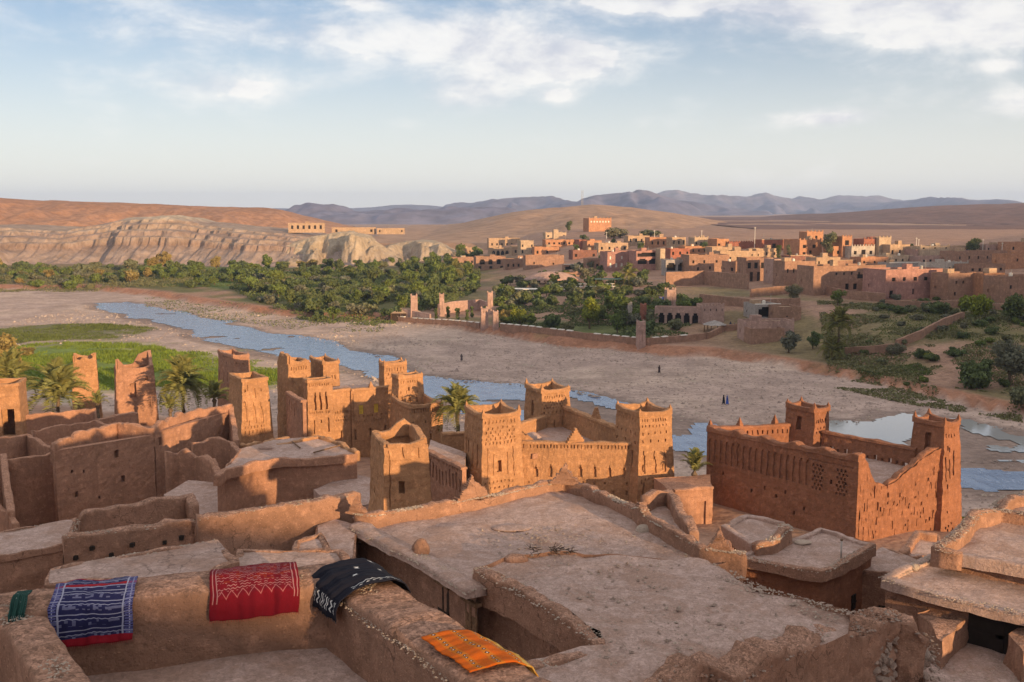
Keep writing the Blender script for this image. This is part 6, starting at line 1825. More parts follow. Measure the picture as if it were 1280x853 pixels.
# ================================================================== THE NEW VILLAGE ACROSS THE RIVER
VM = {'brown': (.33, .19, .13), 'pink': (.39, .205, .165), 'orange': (.44, .22, .125), 'cream': (.46, .335, .23), 'red': (.34, .13, .085), 'rose': (.42, .27, .22), 'dark': (.24, .115, .085), 'white': (.46, .39, .33), 'grey': (.36, .31, .28), 'tan': (.43, .29, .19)}
for k_, c_ in VM.items():
    M['v_' + k_] = adobe('plaster_' + k_, c_, fleck=.1, course=.12, grain=.5, bump=.3)
M['concrete'] = plain('concrete', (.34, .31, .28), var=.15)
def vhouse(label, x0, x1, yt, yb, col, wins=(), r=16, depth=7.0, parapet=.5, name='village_house', cat='house', merl=0, doors=(), wmat='void_shade', base=None, trim=None, arches=(), group=None):
    """front face spans columns x0..x1, rows yt..yb; wins are (u,v,w,h) fractions of the front"""
    C = ground_hit(x0, yb) if base is None else np.array(base)
    ra = rad(r)
    W = along(C, ra, x1, CAM_H - (CAM_H - C[2])); z1 = zat(yt, C[1]); z0 = C[2] - 1.2
    e, n = np.array([math.cos(ra), math.sin(ra), 0]), np.array([-math.sin(ra), math.cos(ra), 0])
    H = z1 - z0; off = 1.2
    o = thing(name, (*(C[:2] + .5 * W * e[:2]), C[2]), label, cat, group)
    b = np.array([C[0], C[1], z0]); T = np.array([0, 0, H])
    hv = H - off
    rects = [(u * W, (u + w) * W, off + v * hv, off + (v + h) * hv, .3) for u, v, w, h in list(wins) + list(doors)]
    for u, v, w, h in arches:
        rects += [(u * W, (u + w) * W, off + v * hv, off + (v + h * .8) * hv, 1.0), ((u + w * .18) * W, (u + w * .82) * W, off + (v + h * .8) * hv, off + (v + h) * hv, 1.0)]
    P = [b, b + W * e, b + W * e + depth * n, b + depth * n]
    side = [(.25 * depth, .25 * depth + .8, off + .4 * hv, off + .4 * hv + .9, .25)] if depth > 5 and hv > 4 else []
    parts = [relief(P[0], P[1], P[0] + T, P[1] + T, rects, 2.5), relief(P[1], P[2], P[1] + T, P[2] + T, side, 3), relief(P[2], P[3], P[2] + T, P[3] + T, (), 3), relief(P[3], P[0], P[3] + T, P[0] + T, side, 3)]
    ti = .3; outs = [-e - n, e - n, e + n, -e + n]
    It = [P[i] + T - outs[i] * ti for i in range(4)]; Ib = [q - np.array([0, 0, parapet]) for q in It]; Tt = [q + T for q in P]
    V = np.array(Tt + It + Ib); F = []
    for i in range(4):
        j = (i + 1) % 4; F += [(i, j, 4 + j, 4 + i), (4 + i, 4 + j, 8 + j, 8 + i)]
    parts.append((V, F)); v, f = join(parts)
    mobj('wall', wobble(v, .05, 2.0), f, M['v_' + col], o)
    mobj('roof', np.array(Ib), [(0, 1, 2, 3)], M['v_tan'], o)
    for u, vv, w, h in wins:
        q = put_window(o, P[0], P[1], P[0] + T, u * W, off + vv * hv, w * W, h * hv, .26, wmat)
    for u, vv, w, h in doors:
        put_window(o, P[0], P[1], P[0] + T, u * W, off + vv * hv, w * W, h * hv, .26, 'dark_wood', 'door')
    for u, vv, w, h in arches:
        put_window(o, P[0], P[1], P[0] + T, u * W, off + vv * hv, w * W, h * hv, .95, 'void_shade', 'arch')
    if trim:
        v, f = obox(P[0][:2] - e[:2] * .1 - n[:2] * .1, ra, W + .2, .45, z1 - .05, z1 + .22); mobj('coping', v, f, M[trim], o)
    for i in range(merl):
        p = P[0] + T + e * (W - .6) * (i / max(1, merl - 1)) + e * .3 + n * .15
        v, f = obox(p[:2] - e[:2] * .28 - n[:2] * .15, ra, .56, .3, z1 - .02, z1 + .65); mobj('merlon', wobble(v, .03, .5), f, M['v_' + col], o)
    # things on the roof: stair hut, water tank
    if depth > 4 and W > 7 and rng.random() < .7:
        q = b[:2] + e[:2] * W * rng.uniform(.1, .7) + n[:2] * depth * rng.uniform(.3, .55); hw = rng.uniform(1.6, 3.0)
        v, f = obox(q, ra, hw, rng.uniform(1.6, 2.4), z1 - .6, z1 + rng.uniform(.7, 1.7)); mobj('stair_hut', wobble(v, .06, 1), f, M['v_' + rng.choice([col, 'tan', col])], o)
    if W > 6 and rng.random() < .35:
        q = b[:2] + e[:2] * W * rng.uniform(.2, .8) + n[:2] * depth * .5
        v, f = tube([(q[0], q[1], z1 - .5), (q[0], q[1], z1 + .6), (q[0], q[1], z1 + .75)], [.5, .5, .2], 10); mobj('water_tank', v, f, M['white_wash' if rng.random() < .5 else 'concrete'], o)
    if rng.random() < .3:
        q = b[:2] + e[:2] * W * rng.uniform(.1, .9) + n[:2] * depth * .4
        v, f = tube([(q[0], q[1], z1 - .5), (q[0], q[1], z1 + rng.uniform(1.5, 3))], [.06, .05], 5); mobj('aerial', v, f, M['concrete'], o)
    return o, P, T, W, H
g4 = lambda n, v, w, h, a=.08, b=.92: [(a + (b - a - w) * i / max(1, n - 1), v, w, h) for i in range(n)]
B_ = {}
# hilltop kasbah and houses on the rise
B_['k'] = vhouse('hilltop red kasbah with a row of small pale windows', 736, 764, 273, 290, 'orange', g4(7, .68, .07, .12), r=20, depth=10, merl=7, wmat='white_wash')
vhouse('cream flat house with small merlons and a stair tower near the hilltop kasbah', 682, 708, 291, 299, 'cream', g4(3, .3, .08, .3), r=14, merl=5)
vhouse('small cream stair tower on the cream flat house', 692, 698, 287, 299, 'cream', (), r=14, depth=3)
vhouse('low orange house with dark side below the hilltop kasbah', 734, 752, 301, 313, 'orange', g4(2, .4, .1, .25), r=22, depth=9)
vhouse('dark red narrow house next to the low orange one', 724, 733, 300, 313, 'red', (), r=20)
vhouse('wide sunlit house with two rows of windows in the upper village', 682, 722, 300, 313, 'orange', g4(6, .55, .06, .2) + g4(5, .15, .06, .22), r=14)
vhouse('long sunlit brown house with a low roof hut', 611, 650, 298, 312, 'tan', g4(6, .35, .05, .2) , r=12)
vhouse('tall cream house at the end of the long brown house', 651, 667, 301, 321, 'cream', g4(2, .6, .12, .15) + g4(2, .2, .12, .2), r=16)
vhouse('open-fronted upper storey with dark bays behind the grove', 612, 650, 310, 322, 'tan', (), r=10, arches=g4(6, .15, .11, .55))
vhouse('brown guesthouse with two wide dark bays at the grove edge', 595, 632, 321, 339, 'brown', g4(3, .15, .10, .18), r=10, arches=[(.12, .45, .18, .35), (.42, .45, .14, .35), (.7, .45, .14, .35)], depth=9)
vhouse('brown stepped annex of the guesthouse at the grove edge', 632, 658, 324, 338, 'brown', g4(4, .3, .09, .25), r=10)
vhouse('plain long brown wall house between guesthouse and awning', 657, 705, 319.5, 338, 'brown', [(.2, .4, .04, .14), (.7, .35, .04, .14)], r=10)
vhouse('low shed with a pale flat awning before the hotel', 705, 735, 331, 338.5, 'brown', (), r=10, arches=[(.05, .1, .9, .7)], trim='white_wash', depth=4)
vhouse('brown house with arched windows beside the pink hotel', 735, 758, 324, 339, 'brown', g4(3, .3, .12, .28), r=14)
vhouse('pink hotel with small white windows in rows', 759, 795, 315, 340, 'pink', g4(5, .22, .07, .22) + g4(3, .62, .06, .16), r=16, depth=9, wmat='white_wash')
vhouse('pink hotel wing with wide dark terrace openings', 795, 826, 314, 340, 'pink', (), r=16, depth=8, arches=[(.06, .36, .38, .26), (.52, .36, .42, .26), (.05, .72, .9, .2)])
vhouse('narrow cream tower at the end of the pink hotel wing', 825, 831, 311, 338, 'cream', (), r=16, depth=5)
vhouse('sunlit row house beside the bushes below the hilltop kasbah', 785, 812, 295, 308, 'tan', g4(4, .4, .08, .3), r=14)
vhouse('sunlit row house with a flat cream front below the hill', 812, 840, 297, 311, 'orange', g4(4, .35, .08, .3), r=14)
vhouse('dark red house behind the veranda', 838, 862, 311, 324, 'red', g4(3, .4, .1, .3), r=16)
vhouse('cream house beside the dark red veranda house', 840, 857, 297, 311, 'tan', g4(3, .4, .12, .3), r=16)
vhouse('grey veranda with a flat roof on posts', 832, 860, 325, 345, 'grey', (), r=12, arches=[(.04, .3, .42, .5), (.54, .3, .42, .5)], depth=5)
vhouse('brown double-storey house with small scattered windows and a white plinth', 861, 911, 319, 345, 'brown', [(.08, .6, .05, .14), (.2, .25, .05, .16), (.35, .6, .05, .14), (.5, .3, .05, .14), (.66, .62, .05, .12), (.8, .3, .05, .14)], r=12, depth=9)
vhouse('low sunlit pale tan terrace with stacked goods', 900, 934, 314, 331, 'tan', g4(4, .3, .06, .25), r=14)
vhouse('small shop house with a white sign board', 912, 931, 327, 347, 'brown', g4(2, .4, .15, .2), r=14, doors=[(.4, .02, .2, .35)])
vhouse('brown house with four arched upper windows and blue doors', 932, 965, 322.5, 353, 'brown', g4(4, .56, .13, .24, .06, .94), r=14, doors=[(.15, .03, .12, .38), (.42, .03, .12, .38), (.7, .03, .12, .38)])
vhouse('narrow pale house at the turn of the street', 967, 981, 324, 355, 'rose', [(.2, .55, .2, .14), (.6, .55, .2, .14), (.2, .12, .24, .2), (.62, .12, .24, .2)], r=16)
vhouse('brown row house with five small windows in a line', 980, 1018, 327, 359, 'brown', g4(5, .55, .05, .16), r=18)
vhouse('long brown house with four dark windows below a row of small ones', 1016, 1106, 333, 370, 'brown', g4(7, .68, .025, .09, .3, .95) + [(.44, .18, .05, .2), (.55, .18, .05, .2), (.68, .18, .06, .2), (.82, .18, .055, .2), (.6, .55, .14, .14)], r=18, depth=9)
vhouse('pink house with a recessed front and square panels', 1106, 1180, 337.5, 376, 'pink', [(.1, .62, .06, .12), (.28, .62, .05, .12), (.46, .62, .06, .12), (.64, .62, .06, .12), (.86, .56, .06, .16), (.07, .08, .06, .24), (.82, .06, .08, .24)], r=20, depth=10, doors=[(.45, .18, .03, .18)])
vhouse('white flat house behind the pink house', 1164, 1210, 329, 344, 'white', g4(3, .3, .06, .3), r=20, merl=6)
vhouse('brown plain house with tiny windows beside the pink house', 1184, 1228, 342, 377, 'brown', [(.2, .62, .05, .1), (.4, .62, .05, .1), (.72, .55, .06, .12), (.18, .2, .05, .13), (.74, .16, .05, .1)], r=20)
vhouse('sunlit orange house front between two brown ones', 1228, 1254, 342, 378, 'orange', [(.14, .5, .1, .14), (.52, .52, .1, .2), (.75, .52, .1, .2)], r=20, depth=6)
vhouse('brown house at the end of the street with one window', 1252, 1300, 346, 381, 'brown', [(.18, .55, .06, .13), (.6, .5, .06, .13)], r=20)
vhouse('sunlit orange wall house above the end of the street', 1257, 1300, 318, 337, 'orange', [(.3, .5, .05, .2), (.7, .5, .05, .2)], r=20)
vhouse('long brown house with five square windows and roof dishes', 1190, 1258, 314.5, 333, 'brown', g4(5, .45, .03, .2, .12, .82), r=20)
vhouse('grey-pink house with three windows and a roof storey', 1144, 1182, 312, 324, 'rose', g4(3, .4, .07, .3, .15, .85), r=20)
vhouse('cream roof storey on the grey-pink house', 1150, 1186, 308, 324, 'cream', g4(3, .78, .06, .12), r=20, merl=4, depth=6)
vhouse('white low house with three dark openings', 1064, 1093, 308, 323, 'white', [(.1, .3, .12, .3), (.42, .1, .18, .6), (.78, .3, .12, .3)], r=20, merl=9)
vhouse('cream stepped house with a sunlit tower', 1098, 1113, 297, 322, 'cream', [(.3, .5, .2, .14)], r=20, depth=8, merl=4)
vhouse('dark red house behind the cream stepped house', 1079, 1099, 299, 322, 'red', g4(3, .6, .1, .14), r=20, merl=5)
vhouse('pale tan wing of the stepped house', 1112, 1137, 306, 323, 'tan', g4(3, .3, .1, .3), r=20)
vhouse('orange tower house with one tall dark arch', 1052, 1064, 296, 322, 'orange', [(.3, .58, .4, .24), (.3, .12, .35, .16)], r=20, depth=9, merl=4)
vhouse('orange low wing of the tower house', 1041, 1053, 308, 322, 'orange', [(.4, .3, .3, .3)], r=20)
vhouse('orange kasbah hotel with corner towers', 999, 1026, 300, 321, 'orange', [(.15, .5, .14, .2), (.6, .5, .14, .2), (.15, .12, .14, .14), (.45, .16, .12, .2)], r=20, depth=12, merl=6)
vhouse('taller back tower of the orange kasbah hotel', 1008, 1028, 290, 318, 'orange', [(.1, .7, .14, .12), (.5, .7, .14, .12)], r=20, depth=6, merl=5)
vhouse('long dark red building with a sunlit coping', 952, 998, 300, 314, 'red', [(.28, .25, .1, .4)], r=20, trim='v_cream')
vhouse('dark red crenellated wall house', 911, 946, 303, 312, 'red', (), r=18, merl=12)
vhouse('small orange house at the end of the crenellated wall', 896, 911, 299, 313, 'orange', g4(2, .4, .2, .2), r=18, depth=9)
vhouse('cream house with thin masts', 868, 885, 297, 312, 'cream', g4(3, .4, .12, .2), r=16, merl=4)
vhouse('pale tan low wall house before the dark red building', 945, 971, 311, 323, 'tan', g4(3, .3, .08, .3), r=18)
vhouse('dark low house behind the pale street house', 988, 1015, 320, 330, 'dark', (), r=18, trim='v_cream')
vhouse('brown hut on the slope edge above the pink house', 1040, 1075, 326, 336, 'brown', g4(3, .3, .08, .3), r=18, trim='v_tan')
vhouse('small pale hut behind the pink house roof', 1112, 1150, 329, 339, 'grey', (), r=20, trim='white_wash')
vhouse('low tan house in front of the lit brown one', 640, 682, 308, 320, 'tan', g4(5, .3, .06, .3), r=12)
vhouse('tan terrace house with a shaded porch above the tent', 668, 700, 309, 321, 'orange', g4(3, .3, .08, .3), r=12)
vhouse('tan house with blue-grey gate below the sunlit row', 748, 785, 304, 316, 'tan', g4(4, .3, .07, .3), r=14)
vhouse('small dark house among the sunlit row', 716, 746, 313, 325, 'dark', g4(2, .3, .1, .3), r=14)
for lab_, x0_, x1_, yt_, yb_, col_, r_ in (
    ('small orange house below the tall cream one', 668, 684, 322, 333, 'orange', 12), ('dusty brown house behind the grove trees', 560, 594, 322, 334, 'brown', 8), ('tan hut on the rise behind the dusty brown house by the grove', 575, 600, 310, 320, 'tan', 8),
    ('brown house between the tent and the pink hotel', 700, 733, 341, 350, 'brown', 12), ('orange house behind the veranda roofs', 856, 884, 308, 320, 'orange', 16), ('tan house with parapet above the arched one', 930, 950, 314, 325, 'tan', 16),
    ('brown house stepping up behind the long one', 1020, 1050, 322, 336, 'tan', 18), ('orange low house behind the white roof', 1076, 1110, 322, 335, 'orange', 18), ('cream house between white and pink roofs', 1108, 1140, 320, 332, 'cream', 20),
    ('tan house under the dark tree', 1196, 1230, 308, 318, 'tan', 20), ('pale rose house behind the roofs of the long house with dishes', 1232, 1262, 306, 318, 'rose', 20), ('orange house last in the roofs behind the long house with dishes', 1262, 1300, 303, 319, 'orange', 20),
    ('brown house tucked behind the orange wall', 1210, 1256, 331, 345, 'brown', 20), ('low rose house on the bright roofscape', 1150, 1192, 321, 332, 'rose', 20), ('low tan house in front of the crenellated wall', 890, 925, 309, 320, 'tan', 16)):
    vhouse(lab_, x0_, x1_, yt_, yb_, col_, g4(rng.choice([3, 4, 5]), .4, .07, .25), r=r_)
# lonely building on the badlands and low walls beside it
def mesa_house():
    base = np.array([(362 - 640) / FOC * 690, 690, 22.0]); base[2] = zat(289, 690)
    vhouse('long unfinished sunlit building with open windows on the cliff edge', 362, 406, 279, 289, 'tan', g4(6, .25, .06, .45), r=8, depth=8, base=base)
    for lab, x0, x1, y0, y1, rr in (('low sunlit ruin wall next to the unfinished building on the cliff', 416, 470, 284.5, 291, 6), ('second low ruin wall with a collapsed end', 472, 506, 285.5, 291, 6)):
        b = np.array([(x0 - 640) / FOC * 700, 700, zat(y1, 700)])
        vhouse(lab, x0, x1, y0, y1, 'tan', g4(2, .1, .05, .5), r=rr, depth=3, base=b, name='ruined_wall', cat='wall')
mesa_house()

# ---- tent pavilion, awning, pergola
def pavilion():
    c = ground_hit(690, 358); R = 35 / FOC * c[1]
    o = thing('pavilion', c, 'round tent pavilion with a low pink fabric roof', 'pavilion')
    n = 28; zt, ze = zat(340.5, c[1]), zat(350, c[1]); V, F = [], []
    rings = [(1.0, ze - .35), (1.0, ze), (.97, ze + .25), (.75, ze + (zt - ze) * .5), (.45, ze + (zt - ze) * .86), (.15, zt), (0.0, zt + .05)]
    for f_, z in rings:
        for k in range(n): V.append((c[0] + R * f_ * math.cos(2 * math.pi * k / n), c[1] + 6 + R * .55 * f_ * math.sin(2 * math.pi * k / n), z))
    for i in range(len(rings) - 1):
        for k in range(n): F.append((i * n + k, i * n + (k + 1) % n, (i + 1) * n + (k + 1) % n, (i + 1) * n + k))
    mobj('roof', np.array(V), F, M['v_rose'], o, True)
    for k in range(0, n, 2):
        p = np.array([c[0] + R * .94 * math.cos(2 * math.pi * k / n), c[1] + 6 + R * .52 * math.sin(2 * math.pi * k / n), c[2] - .5])
        v, f = tube([p, (p[0], p[1], ze)], [.14, .14], 6); mobj('post', v, f, M['v_tan'], o)
    v, f = obox((c[0] - R, c[1] + .5), 0, R * 2.6, 9, c[2] - 1, c[2] + .6); mobj('platform', v, f, M['v_tan'], o)
    q = ground_hit(762, 360); o = thing('awning', q, 'dark green flat awning on posts beside the pavilion', 'awning')
    z = zat(350, q[1]); w = 36 / FOC * q[1]
    v, f = obox((q[0] - w / 2, q[1]), rad(4), w, 6, z, z + .2); mobj('canvas', v, f, plain('green_canvas', (.05, .09, .07)), o)
    for u in (.02, .35, .68, .98):
        for dd in (.2, 5.8):
            p = (q[0] - w / 2 + w * u, q[1] + dd); v, f = tube([(*p, q[2] - .5), (*p, z)], [.09, .09], 6); mobj('post', v, f, M['wood'], o)
    q = ground_hit(628, 372); o = thing('pergola', q, 'long pergola with a pale roof edge among garden trees', 'pergola')
    z = zat(361.5, q[1]); L = 84 / FOC * q[1]
    v, f = obox((q[0], q[1]), rad(-9), L, 5, z - .15, z + .1); mobj('roof', v, f, M['white_wash'], o)
    d = np.array([math.cos(rad(-9)), math.sin(rad(-9))])
    for i in range(9):
        p = np.array(q[:2]) + d * L * (i + .2) / 9 + np.array([0, .3]); v, f = tube([(*p, q[2] - 1.5), (*p, z - .1)], [.16, .14], 6); mobj('post', v, f, M['v_tan'], o)
    for i in range(22):
        p = ground_hit(700 + (i % 11) * 6.5 + rng.uniform(-1.5, 1.5), 360 + (i // 11) * 3.2)
        t = thing('cafe_table', p, 'small white table on the cafe terrace beside the pavilion', 'table', 'white tables on the cafe terrace')
        v, f = tube([p, p + np.array([0, 0, 1.4])], [.08, .08], 6); mobj('leg', v, f, M['white_wash'], t)
        v, f = tube([p + np.array([0, 0, 1.4]), p + np.array([0, 0, 1.55])], [.75, .75], 10); mobj('top', v, f, M['white_wash'], t)
pavilion()

# ---- garden wall on the bank with a broken white coping
def bank_wall():
    def run(label, px, h, dash=True, mat='v_brown', thick=.6):
        pts = [ground_hit(a, b) for a, b in px]
        o = thing('garden_wall', pts[0], label, 'wall')
        v, f = sweep_wall([(p[0], p[1], p[2] + h) for p in pts], thick, [p[2] - 1.5 for p in pts], rag=.06, seg=1.0, wob=.06); mobj('wall', v, f, M[mat], o)
        if dash:
            pl = np.array(pts); cum = np.concatenate([[0], np.cumsum(np.linalg.norm(np.diff(pl[:, :2], axis=0), axis=1))]); s = 0
            while s < cum[-1] - 1.5:
                p = np.array([np.interp(s, cum, pl[:, k]) for k in range(3)]); q = np.array([np.interp(s + 1.9, cum, pl[:, k]) for k in range(3)])
                if rng.random() < .85:
                    a = math.atan2(q[1] - p[1], q[0] - p[0]); v, f = obox(p[:2], a, 1.9, thick + .16, p[2] + h - .06, p[2] + h + .16, (0, -(thick + .16) / 2)); mobj('capstone', wobble(v, .04, .6), f, M['white_wash'], o)
                s += 2.9
        return o
    run('long brown bank wall with dashed white capstones below the garden', [(626, 412), (660, 415), (700, 420), (740, 425), (790, 430), (812, 431), (835, 429), (860, 427), (882, 424)], 1.7)
    run('short bank wall with white capstones below the pink court', [(486, 400), (520, 404), (560, 406), (600, 410)], 1.5)
    run('plain brown bank wall between the thatched canopy and the garden house', [(884, 424), (905, 414), (925, 412)], 1.6, False)
    run('retaining wall under the brown double-storey house', [(832, 358), (880, 356), (935, 362)], 5.0, False)
    run('lower retaining wall on the slope above the arcade', [(875, 378), (910, 382), (950, 386), (1000, 384)], 2.6, False)
    run('upper slope wall below the brown row houses', [(938, 372), (975, 368), (1020, 366), (1060, 374), (1106, 378)], 2.6, False)
    run('slanting terrace wall climbing the slope', [(1120, 436), (1150, 424), (1180, 408), (1204, 400)], 2.0, False)
    run('low terrace wall beside the shaggy palm', [(1056, 444), (1090, 442), (1120, 440)], 1.8, False)
    run('brown wall below the pink house on the slope', [(1106, 384), (1160, 386), (1200, 384), (1280, 392)], 2.0, False)
    run('pink court wall at the grove edge', [(548, 394), (570, 390), (600, 388), (612, 392)], 3.6, False, 'v_rose')
    run('short pink wall beside the tent roof on the bank', [(505, 396), (520, 399), (538, 402)], 2.4, False, 'v_rose')
bank_wall()
def pillar(label, x0, x1, yt, yb, col='rose', name='pillar', cat='pillar', merl=True, slit=True):
    C = ground_hit((x0 + x1) / 2, yb); w = (x1 - x0) / FOC * C[1] * .93; zt = zat(yt, C[1])
    o = thing(name, C, label, cat)
    a = np.array([C[0] - w / 2, C[1], C[2] - 1]); H = zt - a[2]; r = rad(8)
    e, n = np.array([math.cos(r), math.sin(r), 0]), np.array([-math.sin(r), math.cos(r), 0]); T = np.array([0, 0, H])
    P = [a, a + w * e, a + w * e + w * n, a + w * n]; Q = [p * np.array([1, 1, 1]) + T + (np.mean(P, 0) - p) * .12 for p in P]
    rec = row(w, 2, H - 1.2, w * .16, .5, .12, w * .2) + [(w * .42, w * .58, H * .35, H * .7, .15)]
    parts = [relief(P[i], P[(i + 1) % 4], Q[i], Q[(i + 1) % 4], rec if i in (0, 3) else (), 1.0) for i in range(4)] + [(np.array(Q), [(0, 1, 2, 3)])]
    v, f = join(parts); mobj('shaft', wobble(v, .04, .8), f, M['v_' + col], o)
    if merl:
        for q in Q:
            c = q + (np.mean(Q, 0) - q) * .16; v, f = boxg(c[0] - w * .1, c[0] + w * .1, c[1] - w * .1, c[1] + w * .1, c[2] - .02, c[2] + w * .22); v[4:, :2] = (v[4:, :2] - c[:2]) * .5 + c[:2]; mobj('merlon', v, f, M['v_' + col], o)
    return o
pillar('taller pillar of the two-pillar gate on the river bank', 601, 611, 386, 412)
pillar('shorter pillar of the two-pillar gate on the river bank', 616, 624, 390, 413)
pillar('free-standing pale tower pillar at the wall corner', 796.5, 808, 403, 436)
pillar('pale crenellated tower beside the tent roof on the bank', 513, 523, 370, 398, 'rose', 'tower', 'tower')
pillar('square pillar of the pink court facing the pale crenellated tower', 549, 556, 368, 396)
pillar('square pillar of the pink court behind the two-pillar gate', 609, 617, 366, 393)
pillar('reddish arched pillar behind the pale tower pillar', 801, 809, 381, 404, 'red')
pillar('pale watchtower with a door above the arcade', 832.5, 846.5, 363, 388, 'rose', 'tower', 'tower')
pillar('small white pillar in the walled garden', 784, 791, 379, 392, 'white')
vhouse('arcade of five dark arches below the watchtower', 818, 880, 384, 405, 'rose', (), r=-12, depth=5, arches=[(.08 + i * .17, .05, .12, .62) for i in range(5)], name='arcade', cat='arcade')
vhouse('pink crenellated gatehouse at the end of the arcade', 878, 905, 382, 406, 'rose', g4(4, .7, .04, .12), r=4, depth=7, merl=7, name='gatehouse', cat='house')
vhouse('concrete shed with an open dark front and white roof', 944, 975, 381, 402, 'grey', (), r=8, depth=9, arches=[(.12, .25, .72, .6)], trim='white_wash', name='shed', cat='shed')
vhouse('brown side block joined to the concrete shed', 975, 1001, 384, 406, 'brown', [(.3, .4, .06, .1)], r=8, depth=8)
vhouse('pale garden house with white pots along its wall top', 932, 992, 402, 428, 'rose', [(.05, .35, .05, .2)], r=8, depth=6, merl=5)
vhouse('low brown enclosure in front of the pale garden house', 938, 980, 411, 431, 'brown', (), r=6, depth=5)
def tent_and_umbrella():
    q = ground_hit(506, 399); o = thing('tent', q, 'low pale tent with a dark open front on the bank', 'tent')
    w = 36 / FOC * q[1]; zt = zat(386, q[1]); ze = zat(392, q[1]); d = 6.0; x, y = q[0] - w / 2, q[1]
    V = np.array([(x, y, ze), (x + w, y, ze), (x + w, y + d, ze), (x, y + d, ze), (x + w * .35, y + d * .5, zt), (x + w * .75, y + d * .5, zt)])
    mobj('canvas', V, [(0, 1, 5, 4), (1, 2, 5), (2, 3, 4, 5), (3, 0, 4)], M['v_tan'], o)
    v, f = boxg(x + .3, x + w - .3, y + .4, y + d - .4, q[2] - .8, ze - .02); mobj('inside', v, f, M['dark_wood'], o)  # solid dark block standing for the shade under the canvas
    for u in (.02, .34, .66, .98):
        p = (x + w * u, y + .1); v, f = tube([(*p, q[2] - .5), (*p, ze)], [.1, .1], 6); mobj('pole', v, f, M['wood'], o)
    q = ground_hit(893, 414); o = thing('canopy', q, 'grey round thatched canopy on posts beside the gatehouse', 'canopy')
    R = 15 / FOC * q[1]; ze, zt = zat(406, q[1]), zat(400.5, q[1]); n = 18
    V = [(q[0] + R * math.cos(2 * math.pi * k / n), q[1] + R * math.sin(2 * math.pi * k / n), ze + .1 * (k % 2)) for k in range(n)] + [(q[0] + R * .5 * math.cos(2 * math.pi * k / n), q[1] + R * .5 * math.sin(2 * math.pi * k / n), ze + (zt - ze) * .62) for k in range(n)] + [(q[0], q[1], zt)]
    F = [(k, (k + 1) % n, n + (k + 1) % n, n + k) for k in range(n)] + [(n + k, n + (k + 1) % n, 2 * n) for k in range(n)]
    mobj('thatch', np.array(V), F, M['v_grey'], o)
    for k in range(0, n, 3):
        p = (q[0] + R * .85 * math.cos(2 * math.pi * k / n), q[1] + R * .85 * math.sin(2 * math.pi * k / n)); v, f = tube([(*p, q[2] - .5), (*p, ze + .1)], [.12, .1], 6); mobj('post', v, f, M['wood'], o)
tent_and_umbrella()
# ---- masts, dishes, mast on the hill
for lab, px, yb, yt in (('tall pale mast behind the crenellated wall', 943, 314, 284), ('thin mast at the cream house', 877, 300, 288), ('taller mast of a close pair behind the grey-pink house', 1145, 312, 297), ('shorter mast of a close pair behind the grey-pink house', 1148, 312, 299), ('slim mast above the long house with dishes', 1228, 318, 299), ('short mast above the long house with dishes', 1252, 320, 303), ('lamp mast in the middle of the roofs', 1082, 334, 318), ('thin post among the sunlit row', 818, 300, 288), ('white post beside the tan house', 758, 306, 290)):
    p = ground_hit(px, yb); zt = zat(yt, p[1]); o = thing('mast', p, lab, 'mast')
    v, f = tube([p, (p[0], p[1], zt)], [.16, .09], 6); mobj('pole', v, f, M['white_wash'], o)
    v, f = boxg(p[0] - .5, p[0] + .5, p[1] - .06, p[1] + .06, zt - .5, zt - .35); mobj('crossbar', v, f, M['white_wash'], o)
def hill_mast():
    Y = 1340.0; X = (727 - 640) / FOC * Y; zb, zt = zat(262, Y), zat(238, Y)
    o = thing('radio_mast', (X, Y, zb), 'thin double radio mast on the crest of the brown hill', 'mast')
    for dx in (-.9, .9):
        v, f = tube([(X + dx, Y, zb - 6), (X + dx, Y, zt)], [.28, .18], 6); mobj('pole', v, f, M['concrete'], o)
    for i in range(8):
        z = zb + (zt - zb) * i / 8; v, f = tube([(X - .9, Y, z), (X + .9, Y, z + 1.5)], [.1, .1], 5); mobj('brace', v, f, M['concrete'], o)
hill_mast()
for lab, px, py, Y in (('white dish beside the dark tree on the long house roof', 1218, 315, 470), ('white satellite dish, one of a pair on the long brown house', 1245, 316, 470), ('white satellite dish, one of a pair on the long brown house', 1252, 315, 471), ('pale dish above the white flat house', 1133, 332, 420)):
    z = zat(py, Y); X = (px - 640) / FOC * Y; o = thing('satellite_dish', (X, Y, z), lab, 'dish', 'pair of dishes on the long house' if 'pair' in lab else None)
    V, F = [], []
    for i, (rr, d) in enumerate(((1.1, 0), (.8, .14), (.4, .24))):
        for k in range(12): V.append((X + rr * math.cos(k * math.pi / 6), Y + d, z + rr * math.sin(k * math.pi / 6)))
    for i in range(2):
        for k in range(12): F.append((i * 12 + k, i * 12 + (k + 1) % 12, (i + 1) * 12 + (k + 1) % 12, (i + 1) * 12 + k))
    F.append(tuple(24 + k for k in range(12))); mobj('reflector', np.array(V), F, M['white_wash'], o)
    v, f = tube([(X, Y + .2, z - 1.8), (X, Y + .2, z)], [.08, .08], 5); mobj('bracket', v, f, M['concrete'], o)

